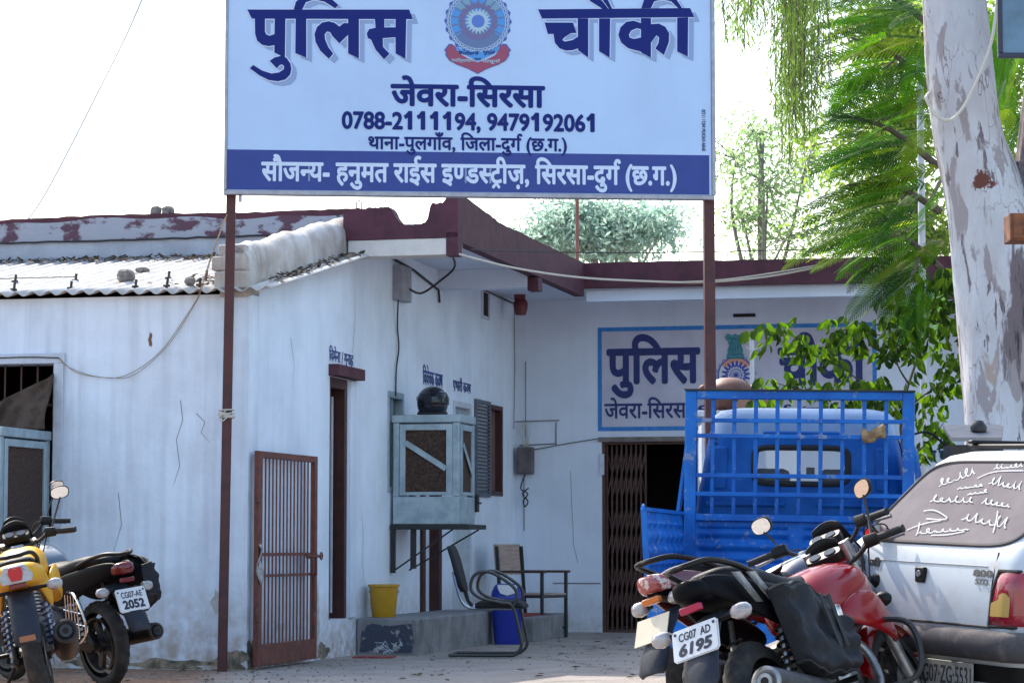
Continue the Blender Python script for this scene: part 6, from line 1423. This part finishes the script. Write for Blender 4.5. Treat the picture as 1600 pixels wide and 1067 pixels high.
for (x0, y0), (x1, y1), d in (((1455, 40), (1290, -30), 22.2), ((1462, 150), (1330, 60), 22.0), ((1466, 260), (1300, 180), 21.8), ((1468, 330), (1320, 290), 21.9), ((1470, 420), (1360, 370), 21.8), ((1460, 90), (1380, 110), 23), ((1470, 380), (1420, 440), 21.7), ((1450, -20), (1400, -60), 22.3), ((1455, 60), (1545, 20), 23.5), ((1465, 180), (1570, 190), 23.6)):
    a = P(x0, y0, 22.8); e = P(x1, y1, d); pts = smooth_path([a - G0, a.lerp(e, .5) + Vector((0, 0, .12)) - G0, e - G0], 6); m.tube(pts, [.035 - .027*k/12 for k in range(13)], 6); tw.append(pts)
m.build('limbs', mat('grey_brown_bark', (.14, .11, .09), .9), GU)
CR = MB(); CR2 = MB(); CR3 = MB()
SP = [(1440,60,1235,75),(1430,20,1260,5),(1420,110,1240,140),(1400,160,1240,200),(1430,170,1290,230),(1440,215,1280,250),(1420,240,1265,280),(1440,270,1240,330),(1420,300,1225,350),(1430,330,1250,385),(1400,350,1240,372),(1420,370,1300,430),(1410,390,1330,450),(1440,400,1345,470),(1430,420,1350,485),(1445,440,1400,520),(1390,60,1290,100),(1380,120,1275,160),(1360,200,1285,190),(1370,260,1270,250),(1380,310,1290,330),(1350,340,1240,400),(1400,280,1330,330),(1420,40,1330,60),(1440,110,1350,150),(1430,250,1360,290),(1450,310,1390,370),(1450,150,1400,210),(1440,10,1380,40),(1450,360,1400,410),(1400,20,1310,40),(1370,30,1250,45),(1450,80,1420,160),(1380,220,1300,290),(1440,200,1390,260),(1420,320,1350,390),(1360,100,1300,170),(1390,370,1280,410),(1460,60,1500,90),(1560,30,1545,140),(1570,120,1540,220),(1590,180,1556,260),(1580,60,1560,150),(1590,0,1550,80),(1440,440,1440,540),(1425,440,1420,535),(1445,0,1330,-20),(1340,0,1240,-15)]
for k, (x0, y0, x1, y1) in enumerate(SP*4):
    far = k >= len(SP)
    d = 21.7 + rt_.uniform(-.35, .5) + (.5 if far else 0); jx = rt_.uniform(-14, 14) + (rt_.uniform(-22, 22) if far else 0); jy = rt_.uniform(-10, 10) + (rt_.uniform(-22, 22) if far else 0)
    if x0 > 1500: d += 1.6
    a = P(x0 + jx, y0 + jy, d); e = P(x1 + jx, y1 + jy, d + rt_.uniform(-.4, .2)); v = e - a; L = v.length*rt_.uniform(.75, 1.0); n_f = 2
    dd = (v.normalized() + Vector((0, 0, .18))).normalized(); up = (Vector((0, 0, 1)) + rnd(.55) + Vector((0, -.4, 0))).normalized()
    frond((CR2, CR, CR, CR2, CR, CR2, CR3)[k % 7], a - G0, dd, up, L, .135 + .05*rt_.random(), 30)
CR.build('crown', leaf_mat('feather_leaf_lit', (.04, .12, .008), (.09, .21, .012), .52, (1.5, 1.9, .35), 4), GU, smooth=0)
CR3.build('crown', leaf_mat('feather_leaf_yellow', (.10, .17, .012), (.20, .27, .03), .6, (1.8, 1.9, .4), 3), GU, smooth=0)
CR2.build('crown', leaf_mat('feather_leaf_shaded', (.015, .055, .014), (.04, .11, .02), .4, (1.6, 2.0, .6), 4), GU, smooth=0)  # bright and dark greens put sun and shade of the crown into colour

# young broad-leaved tree behind the truck
YT = thing('young_tree', 'young tree with drooping oval leaves standing behind the blue truck', 'tree', (P(1415, 850, 22).x, 22.0, 0)); Y0 = YT.location
stems = [[(1413,1024),(1416,900),(1418,760),(1408,650),(1440,540),(1462,460),(1440,410)], [(1410,700),(1400,640),(1350,600),(1295,560),(1240,525),(1195,512)], [(1408,660),(1380,610),(1330,620),(1260,610),(1200,595)], [(1415,640),(1440,620),(1480,590),(1500,560)], [(1418,720),(1450,690),(1475,660)], [(1462,470),(1485,455),(1492,440)], [(1300,560),(1310,520),(1330,515)], [(1430,560),(1390,530),(1360,520)], [(1450,500),(1480,505),(1495,500)], [(1420,600),(1400,560),(1410,500),(1400,480)]]
m = MB(); YL = MB(); YD = MB()
for si, st_ in enumerate(stems):
    d0 = 22.0; pts = []
    for k, (x, y) in enumerate(st_): pts.append(P(x, y, d0 + (rt_.uniform(-.25, .25) if k else 0)) - Y0)
    pts = smooth_path(pts, 5); r0 = .022 if si == 0 else .010; m.tube(pts, [r0*(1 - .75*k/len(pts)) for k in range(len(pts))], 6)
    n0 = 8 if si == 0 else 4
    for k in range(n0, len(pts)):
        if si == 0 and k < 19: continue
        for c_ in range(3 if si else 2):
            p = pts[k] + rnd(.15); base = rt_.uniform(0, 6.3)
            for q in range(rt_.randint(2, 4)):
                a = base + q*1.4; dd = Vector((math.cos(a)*.7, math.sin(a)*.7, -rt_.uniform(.5, 1.4))).normalized(); nn = (perp(dd) + rnd(.5)).normalized()
                L = rt_.uniform(.07, .165); W = L*rt_.uniform(.42, .55); s_ = dd.cross(nn).normalized()*W/2; p0 = p + dd*.03
                vs = [p0, p0 + dd*L*.3 - s_*.85 + nn*.01, p0 + dd*L*.3 + s_*.85 + nn*.01, p0 + dd*L*.3 - nn*.006, p0 + dd*L*.65 - s_*.8 + nn*.01, p0 + dd*L*.65 + s_*.8 + nn*.01, p0 + dd*L*.65 - nn*.012, p0 + dd*L - nn*L*.2]
                (YL if rt_.random() < .6 else YD).add(vs, [(0, 1, 3), (0, 3, 2), (1, 4, 6, 3), (3, 6, 5, 2), (4, 7, 6), (6, 7, 5)])
m.build('stems', mat('young_stem', (.07, .06, .04), .8), YT)
YL.build('leaves', leaf_mat('broad_leaf', (.045, .095, .012), (.11, .19, .02), .42, (2.0, 2.3, .6), 5, .35), YT, smooth=60)
YD.build('leaves', leaf_mat('broad_leaf_dark', (.018, .042, .010), (.045, .08, .016), .25, (1.8, 2.2, .7), 5, .35), YT, smooth=60)

# trees beyond the roof
def far_tree(label, px, d, spec, n, lmat, ls, trunk_r=.18):
    t = thing('background_tree', label, 'tree', (P(px, 850, d).x, d, 0), (0, 0, 0), 'trees beyond the roof'); T0 = t.location; m = MB(); L = MB()
    top = P(px, spec[0][1], d) - T0; m.tube(smooth_path([(0, 0, -.1), top*.35 + Vector((.2, 0, 0)), top*.7, top], 5), [trunk_r*(1-.7*k/15) for k in range(16)], 8)
    for (cx, cy, rx, ry) in spec:
        c = P(cx, cy, d) - T0; RX, RY = rx*d/4000, ry*d/4000
        b0 = top*.55; m.tube(smooth_path([b0, b0.lerp(c, .6) + rnd(.3), c], 5), [.06 - .05*k/10 for k in range(11)], 5)
        cl_ = [c + Vector((rt_.gauss(0, .45)*RX, rt_.gauss(0, .45)*RX, rt_.gauss(0, .45)*RY)) for _ in range(max(5, int(n*rx*ry/40)))]
        for q in cl_:
            m.tube([c.lerp(q, .2), c.lerp(q, .6) + rnd(.12), q], .009, 3, False)
            for _ in range(11):
                p = q + Vector((rt_.gauss(0, .22), rt_.gauss(0, .22), rt_.gauss(0, .16)))*(d/50); dd = (rnd() + Vector((0, 0, -.4))).normalized(); blade(L, p, dd, (perp(dd) + rnd(.7)).normalized(), ls*rt_.uniform(.7, 1.3), ls*.36)
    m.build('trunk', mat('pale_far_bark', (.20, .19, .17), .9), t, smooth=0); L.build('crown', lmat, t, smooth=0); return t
FL = leaf_mat('far_leaf_glare', (.16, .24, .16), (.26, .34, .22), .65, (1.7, 1.9, 1.2)); FL2 = leaf_mat('far_leaf_bluish_glare', (.22, .31, .31), (.32, .40, .38), .6, (1.6, 1.8, 1.5))  # pale greens put the glare of the bright sky into the leaf colour
far_tree('bluish green tree paled in colour for sky glare, rising above the roof valley, behind the thin roof pipe', 930, 55, [(940, 335, 60, 28), (880, 350, 50, 28), (990, 350, 60, 26), (930, 385, 90, 25), (1040, 350, 35, 30), (850, 370, 35, 18), (960, 365, 70, 30), (900, 330, 40, 20)], 2.0, FL2, .17)
far_tree('thin green tree paled in colour for sky glare, just right of the signboard', 1190, 48, [(1180, 210, 50, 40), (1150, 250, 45, 40), (1200, 290, 60, 45), (1160, 340, 50, 40), (1230, 370, 70, 35), (1260, 250, 50, 60)], .7, FL, .13, .14)
far_tree('dense yellow green tree far behind the feathery tree', 1390, 42, [(1400, 60, 110, 90), (1390, 200, 110, 90), (1400, 330, 110, 70), (1470, 380, 60, 40), (1570, 120, 60, 140), (1580, 300, 50, 80)], 1.0, leaf_mat('far_leaf_yellow', (.12, .19, .05), (.22, .28, .09), .6, (1.7, 1.9, .9)), .15)

# ---------------------------------------------------------------- things behind the truck: pillar, clay pot, sign, spider plant
pz0 = P(1150, 643, 24).z; q = P(1150, 643, 24)
pil = MB(); pil.box((-.34, -.2, -.05), (.34, .2, pz0-.06)); pil.box((-.38, -.24, pz0-.06), (.38, .24, pz0)); one('garden_pillar', pil, WALL2, 'whitewashed pillar carrying a clay pot, mostly hidden behind the blue truck', 'pillar', Vector((q.x, 24, 0)), 0, bev=.01)
CLAY = mat('brown_clay', (.17, .075, .055), .55, var=.3, vscale=5, bump=.1)
q = P(1139, 620, 24); pot = thing('clay_pot', 'round brown clay pot with two small ear handles on the pillar behind the truck', 'pot', (q.x, 24, pz0))
m = MB(); m.lathe([(0, 0), (.12, 0), (.19, .05), (.235, .14), (.22, .22), (.16, .285), (.08, .315), (0, .322)], n=36); m.build('body', CLAY, pot, smooth=80)
for s_ in (-1, 1):
    m = MB(); m.ball((s_*.235, -.02, .20), .055, 14, (1, .7, 1)); m.build('handle', mat('orange_clay', (.32, .11, .06), .6, var=.3), pot, smooth=80)
q = P(1177, 633, 23.7); m = MB(); ar = [(.19*math.cos(R(a)), .19*math.sin(R(a))*.55) for a in range(20, 161, 10)] 
m.prism([(x*1.0, z) for x, z in ar] + [(-.20, -.08), (.20, -.02)], (0, 0, 0), (1, 0, .2), (0, 0, 1), .02); cs_ = one('caution_board', m, mat('pinkish_board', (.36, .21, .16), .7, var=.2), 'small pinkish brown curved board with black lettering beside the clay pot', 'sign', Vector((q.x, 23.6, q.z)), 0)
m = MB(); letters(m, ['सावधान'], lambda x, y, h: Vector((x, -.003 - h, y + .2*x)), .05, .0003, -.16, .14, -.05, .06); m.build('lettering', PLTX, cs_, smooth=0)
m = MB(); m.tube([(0, .03, .0), (0, .03, pz0 - q.z + .0)], .01, 6); m.build('stake', BLACKM, cs_)
q = P(1218, 645, 23.6); spl = thing('spider_plant', 'potted spider plant with long arching striped leaves behind the truck roof', 'plant', (q.x, 23.6, 0))
m = MB()
for k in range(34):
    a = rt_.uniform(0, 6.28); L = rt_.uniform(.25, .5); pts = []; wv = []
    for j in range(7):
        t = j/6; pts.append(Vector((math.cos(a)*L*t, math.sin(a)*L*t, q.z - .02 + .24*L*2*t - .42*L*2*t*t))); 
    s_ = Vector((-math.sin(a), math.cos(a), 0))*.011
    vs = [p + s_*(1-.8*(i/6))*o for i, p in enumerate(pts) for o in (-1, 1)]; m.add(vs, [(2*i, 2*i+1, 2*i+3, 2*i+2) for i in range(6)])
m.build('leaves', leaf_mat('spider_leaf', (.10, .14, .05), (.30, .34, .18), .35, (1.4, 1.5, .9), 60), spl, smooth=0)
m = MB(); m.lathe([(0, q.z-.25), (.09, q.z-.25), (.12, q.z-.02), (.13, q.z), (.11, q.z-.01), (0, q.z-.03)], n=24); m.build('pot', CLAY, spl)
m = MB(); m.box((-.14, -.14, -.05), (.14, .14, q.z-.25)); m.build('plinth', WALL2, spl)
m = MB()
for x in (0,):
    for k in range(7): a = rt_.uniform(0, 6.28); blade(m, Vector((0, 0, q.z)), Vector((math.cos(a)*.25, math.sin(a)*.25, 1)).normalized(), Vector((math.sin(a), -math.cos(a), 0)), rt_.uniform(.3, .42), .02)
m.build('upright_leaves', leaf_mat('upright_leaf', (.12, .16, .10), (.2, .24, .15), .3), spl, smooth=0)
# posts, poles
def pole(name, px, y0, y1, d, r, label, cat, mt, cap=False, base=0):
    a = P(px, y0, d); o = MB(); zb_ = base; o.tube([(0, 0, zb_), (0, 0, a.z)], r, 12)
    if cap: o.lathe([(r, a.z), (r*1.5, a.z+.02), (r*1.2, a.z+.05), (0, a.z+.06)], n=12); o.tube(arc((0, 0, a.z-.04), r*2.6, 200, 340, 8), r*.3, 5)
    ob = o.build(name, mt, None, smooth=60); ob.location = (a.x, d, 0); return tag(ob, label, cat)
WPOLE = mat('white_pole_paint', (.55, .57, .62), .5, var=.1)
pole('flag_pole', 1437, 95, 0, 24.6, .034, 'tall white pole rising past the roof edge beside the feathery tree', 'pole', WPOLE)
pole('lamp_post', 1175, 532, 0, 25, .022, 'slim white post with a small round cap before the painted emblem', 'post', WPOLE, True)
rp = bw(1.35, 9.3, 3.72); m = MB(); m.tube([(0, 0, 0), (0, 0, 4.9-3.72)], .022, 10); o = m.build('roof_pipe', RUST, None); q = P(902, 408, 29); o.location = (q.x, 29.0, 3.72); tag(o, 'thin brown pipe standing on the roof behind the signboard', 'pipe')
# board, rusty box at the right edge
q = P(1560, 90, 18.5); bd = thing('framed_board', 'dark framed glossy board hanging at the top right corner', 'sign', (q.x, 18.5, q.z))
m = MB(); m.box((0, 0, 0), (1.2, .05, .035)); m.box((0, 0, .036), (.035, .05, 1.4)); m.box((1.165, 0, .036), (1.2, .05, 1.4)); m.box((.035, 0, 1.365), (1.165, .05, 1.4)); m.build('frame', mat('navy_frame', (.012, .018, .05), .4), bd, bev=.004)
m = MB(); m.box((.036, .02, .036), (1.164, .03, 1.364)); m.build('panel', mat('blue_grey_panel', (.10, .20, .32), .2, var=.4, vscale=2), bd)
m = MB(); m.tube([(.7, .09, -q.z), (.7, .09, 1.3)], .03, 10); m.build('post', WPOLE, bd)
q = P(1579, 376, 18.3); rb = thing('rusty_box', 'rusty brown metal box fixed at the right edge beside the eucalyptus', 'box', (q.x, 18.3, q.z))
RB = mat('deep_rust', (.12, .04, .02), .7, col2=(.25, .09, .03), vscale=14, bump=.4)
m = MB(); m.box((0, 0, 0), (.36, .25, .20)); m.build('case', RB, rb, bev=.008); m = MB(); m.box((.02, -.012, .015), (.34, .0, .185)); m.build('lid', RB, rb, bev=.006)
m = MB(); m.tube([(.22, .15, -q.z), (.22, .15, .0)], .025, 8); m.build('stand', RB, rb)
q = P(1490, 705, 16.5); gb_ = thing('meter_cabinet', 'black cabinet with a slanted grey lid standing behind the car roof', 'cabinet', (q.x, 16.6, 0))
zt_ = P(1490, 690, 16.6).z; m = MB(); m.box((0, 0, 0), (.34, .3, zt_-.02)); m.build('case', BLACKM, gb_); 
m = MB(); m.add([(-.01, -.06, zt_-.0), (.32, -.06, zt_-.0), (.40, .3, zt_+.10), (.0, .3, zt_+.10), (-.01, -.06, zt_+.025), (.32, -.06, zt_+.025), (.40, .3, zt_+.125), (.0, .3, zt_+.125)], [(3, 2, 1, 0), (4, 5, 6, 7), (0, 1, 5, 4), (1, 2, 6, 5), (2, 3, 7, 6), (3, 0, 4, 7)]); m.build('lid', mat('grey_lid', (.23, .22, .23), .6, var=.2), gb_)
m = MB(); m.lathe([(0, 0), (.05, 0), (.055, .03), (.03, .07), (0, .075)], (.20, .1, zt_+.07), n=18); m.build('vent_cap', BLACKM, gb_, smooth=60)

# ---------------------------------------------------------------- cables
def cable(label, pts, r, mt, name='cable', k=6): 
    m = MB(); pp = smooth_path(pts, k); m.tube(pp, r, 6); o = m.build(name, mt, None); rebase(o, pp[0]); return tag(o, label, 'cable')
cable('pale service cable slanting across the sky at the upper left', [P(222, 0, 26) + Vector((.6, 0, 1.6)), P(222, 0, 26), P(150, 150, 25), P(60, 320, 24), P(0, 378, 23), P(-60, 420, 22.6)], .012, mat('pale_cable', (.5, .47, .42), .6), 'service_cable')
w0 = B0 + BU*(-1.50) + BV*(-.03)
def fw(px, py, dv=-.03): q = hv(px, py, dv); return bw(q.x, dv, q.z)
cable('brown cable drooping over the white front wall from the window corner to the maroon post', [fw(92, 560), fw(110, 575), fw(150, 588), fw(195, 587), fw(250, 550), fw(300, 480), fw(312, 455, -.14), P(330, 400, 19.15), P(352, 340, 19.15)], .0032, mat('brown_cable', (.30, .22, .12), .7), 'wall_cable')
cable('thin twin of the drooping brown cable on the white front wall', [fw(92, 559), fw(120, 582), fw(170, 590), fw(210, 585), fw(262, 540), fw(303, 478), fw(315, 452, -.14), P(333, 395, 19.12), P(355, 335, 19.12)], .0028, mat('brown_cable', (.30, .22, .12), .7), 'wall_cable')
cable('dark cable along the top of the lean-to window frame', [fw(-20, 560), fw(40, 558), fw(92, 559)], .005, CABLE, 'window_cable')
cable('pale cable sagging from the front roof corner towards the feathery tree', [bw(.98, 2.5, 3.42), P(800, 418, 22.0), P(900, 433, 22.3), P(1000, 439, 22.5), P(1100, 441, 22.6), P(1200, 432, 22.6), P(1285, 416, 22.6)], .010, CABLEW, 'roof_cable')
cable('second strand of the sagging pale cable before the maroon roof edge', [P(1060, 441, 22.55), P(1130, 437, 22.6), P(1210, 426, 22.6), P(1290, 412, 22.6)], .007, CABLEW, 'roof_cable')
cable('straight thin wire running from the roof corner across to the trees', [P(735, 390, 21.8), P(860, 394, 23), P(1000, 395, 24), P(1130, 393, 25), P(1300, 388, 26), P(1480, 378, 27)], .006, CABLE, 'thin_wire')
m_ = [(1447, 152), (1452, 165), (1462, 180), (1478, 188), (1492, 183), (1510, 160), (1530, 118), (1548, 70), (1556, 20), (1562, -40)]
cable('white cable looped round the eucalyptus trunk', [P(1452, 146, 19.9)] + [P(x, y, 19.66) for x, y in m_], .013, mat('white_cable', (.6, .58, .52), .6), 'trunk_cable')

# ---------------------------------------------------------------- stones and litter on the roofs
def stone(label, u, v, z, sx, sy, sz, seed):
    rg = random.Random(seed); bm = bmesh.new(); bmesh.ops.create_icosphere(bm, subdivisions=2, radius=1)
    for p in bm.verts:
        c = p.co; mx = max(abs(c.x), abs(c.y), abs(c.z)); c = c.lerp(c/mx, .55)*(1 + rg.uniform(-.12, .12)); p.co = Vector((c.x*sx, c.y*sy, (c.z+.85)*sz))
    me = bpy.data.meshes.new('stone'); bm.to_mesh(me); bm.free(); me.materials.append(STONE); o = bpy.data.objects.new('stone', me); sc.collection.objects.link(o); o.location = bw(u, v, z); o.rotation_euler = (0, 0, rg.uniform(0, 3)); return tag(o, label, 'stone', 'stones on the roof')
zr = lambda v: 2.902 + .205*(v+.1)
q = hv(196, 437, .55); stone('big square grey stone weighing down the corrugated roof', q.x, .55, zr(.55), .07, .06, .055, 1)
q = hv(222, 422, 1.3); stone('small flat stone higher up on the corrugated roof', q.x, 1.3, zr(1.3), .055, .05, .025, 2)
q = hv(295, 455, .1); stone('small dark lump near the roof eave beside the maroon post', q.x, .12, zr(.12), .05, .04, .035, 3)
q = hv(243, 333, LT+.08); stone('pointed brick piece standing on the parapet', q.x, LT+.08, 3.87, .065, .05, .05, 4)
q = hv(263, 333, LT+.08); stone('squarish brick piece on the parapet, right of the pointed one', q.x, LT+.08, 3.87, .06, .05, .045, 5)
m = MB(); rg = random.Random(12)
for k in range(1300):
    if rg.random() < .72: u = -rg.random()**1.3*3.6; v = LT - .03 - abs(rg.gauss(0, .26))*(1.1 if u > -1.8 else .55)
    else: u = -.25 - abs(rg.gauss(0, .25)); v = rg.uniform(-.05, 2.4)
    if rg.random() < .18: u = rg.uniform(.015, .18); v = rg.uniform(.2, 2.75)
    if u > .2: continue
    p = bw(u, v, zr(v) + .012); a = rg.uniform(0, 6.28); L = rg.uniform(.02, .07); d_ = Vector((math.cos(a), math.sin(a), rg.uniform(-.2, .5))).normalized(); s_ = Vector((-math.sin(a), math.cos(a), rg.uniform(-.3, .3)))*L*.28
    m.add([p - s_, p + s_, p + d_*L + s_*.6, p + d_*L - s_*.6], [(0, 1, 2, 3)])
o = m.build('dry_leaf_litter', mat('dry_litter', (.10, .075, .055), .9, col2=(.22, .17, .12), vscale=9), None, smooth=0); o['kind'] = 'stuff'; o['label'] = 'dry leaf litter lying along the top of the corrugated roof'; o['category'] = 'leaf litter'
m = MB(); rg = random.Random(15)
m.tube([bw(-3.0, .72, zr(.72)+.03), bw(-2.2, .78, zr(.78)+.03), bw(-1.72, .70, zr(.7)+.035)], .004, 5); o = m.build('dry_twig', mat('twig_brown', (.10, .07, .05), .9), None); rebase(o, bw(-3.0, .72, zr(.72)+.03)); tag(o, 'long dry twig lying across the corrugated roof at far left', 'twig')
# gravel and leaf crumbs on the ground
m = MB()
for k in range(900):
    x = rg.uniform(-4.2, 1.8); y = rg.uniform(17.5, 22) if x < -1 else rg.uniform(19, 27)
    if (Vector((x, y, 0)) - B0).dot(BU) < .02 and (Vector((x, y, 0)) - B0).dot(BV) > -.02: continue
    r = rg.uniform(.004, .016) * (1.3 if x < -1.6 else .8); a = rg.uniform(0, 6.28)
    m.add([(x + r*math.cos(a+q*1.57)*rg.uniform(.7, 1.2), y + r*math.sin(a+q*1.57)*rg.uniform(.7, 1.2), .001) for q in range(4)] + [(x, y, r*.9)], [(0, 1, 4), (1, 2, 4), (2, 3, 4), (3, 0, 4)])
o = m.build('loose_gravel', mat('gravel_grey', (.22, .18, .15), .9, col2=(.12, .09, .07), vscale=3), None, smooth=0); o['kind'] = 'stuff'; o['label'] = 'loose gravel scattered over the yard'; o['category'] = 'gravel'

m = MB(); rg = random.Random(31)
for k in range(170):
    x = rg.uniform(-4, 3.4); y = rg.uniform(17.4, 26.5)
    lo = Vector((x, y, 0)) - B0
    if lo.dot(BU) < .95 and lo.dot(BV) > -.05: continue
    a = rg.uniform(0, 6.28); L = rg.uniform(.03, .09); d_ = Vector((math.cos(a), math.sin(a), 0)); s_ = Vector((-math.sin(a), math.cos(a), 0))*L*.25; p = Vector((x, y, .006))
    m.add([p, p + d_*L*.5 - s_ + Vector((0, 0, .012)), p + d_*L + Vector((0, 0, .004)), p + d_*L*.5 + s_ + Vector((0, 0, .012))], [(0, 1, 2, 3)])
o = m.build('fallen_leaves', mat('fallen_leaf_brown', (.13, .08, .04), .9, col2=(.22, .16, .08), vscale=2), None, smooth=0); o['kind'] = 'stuff'; o['label'] = 'dry fallen leaves scattered over the yard'; o['category'] = 'leaf litter'
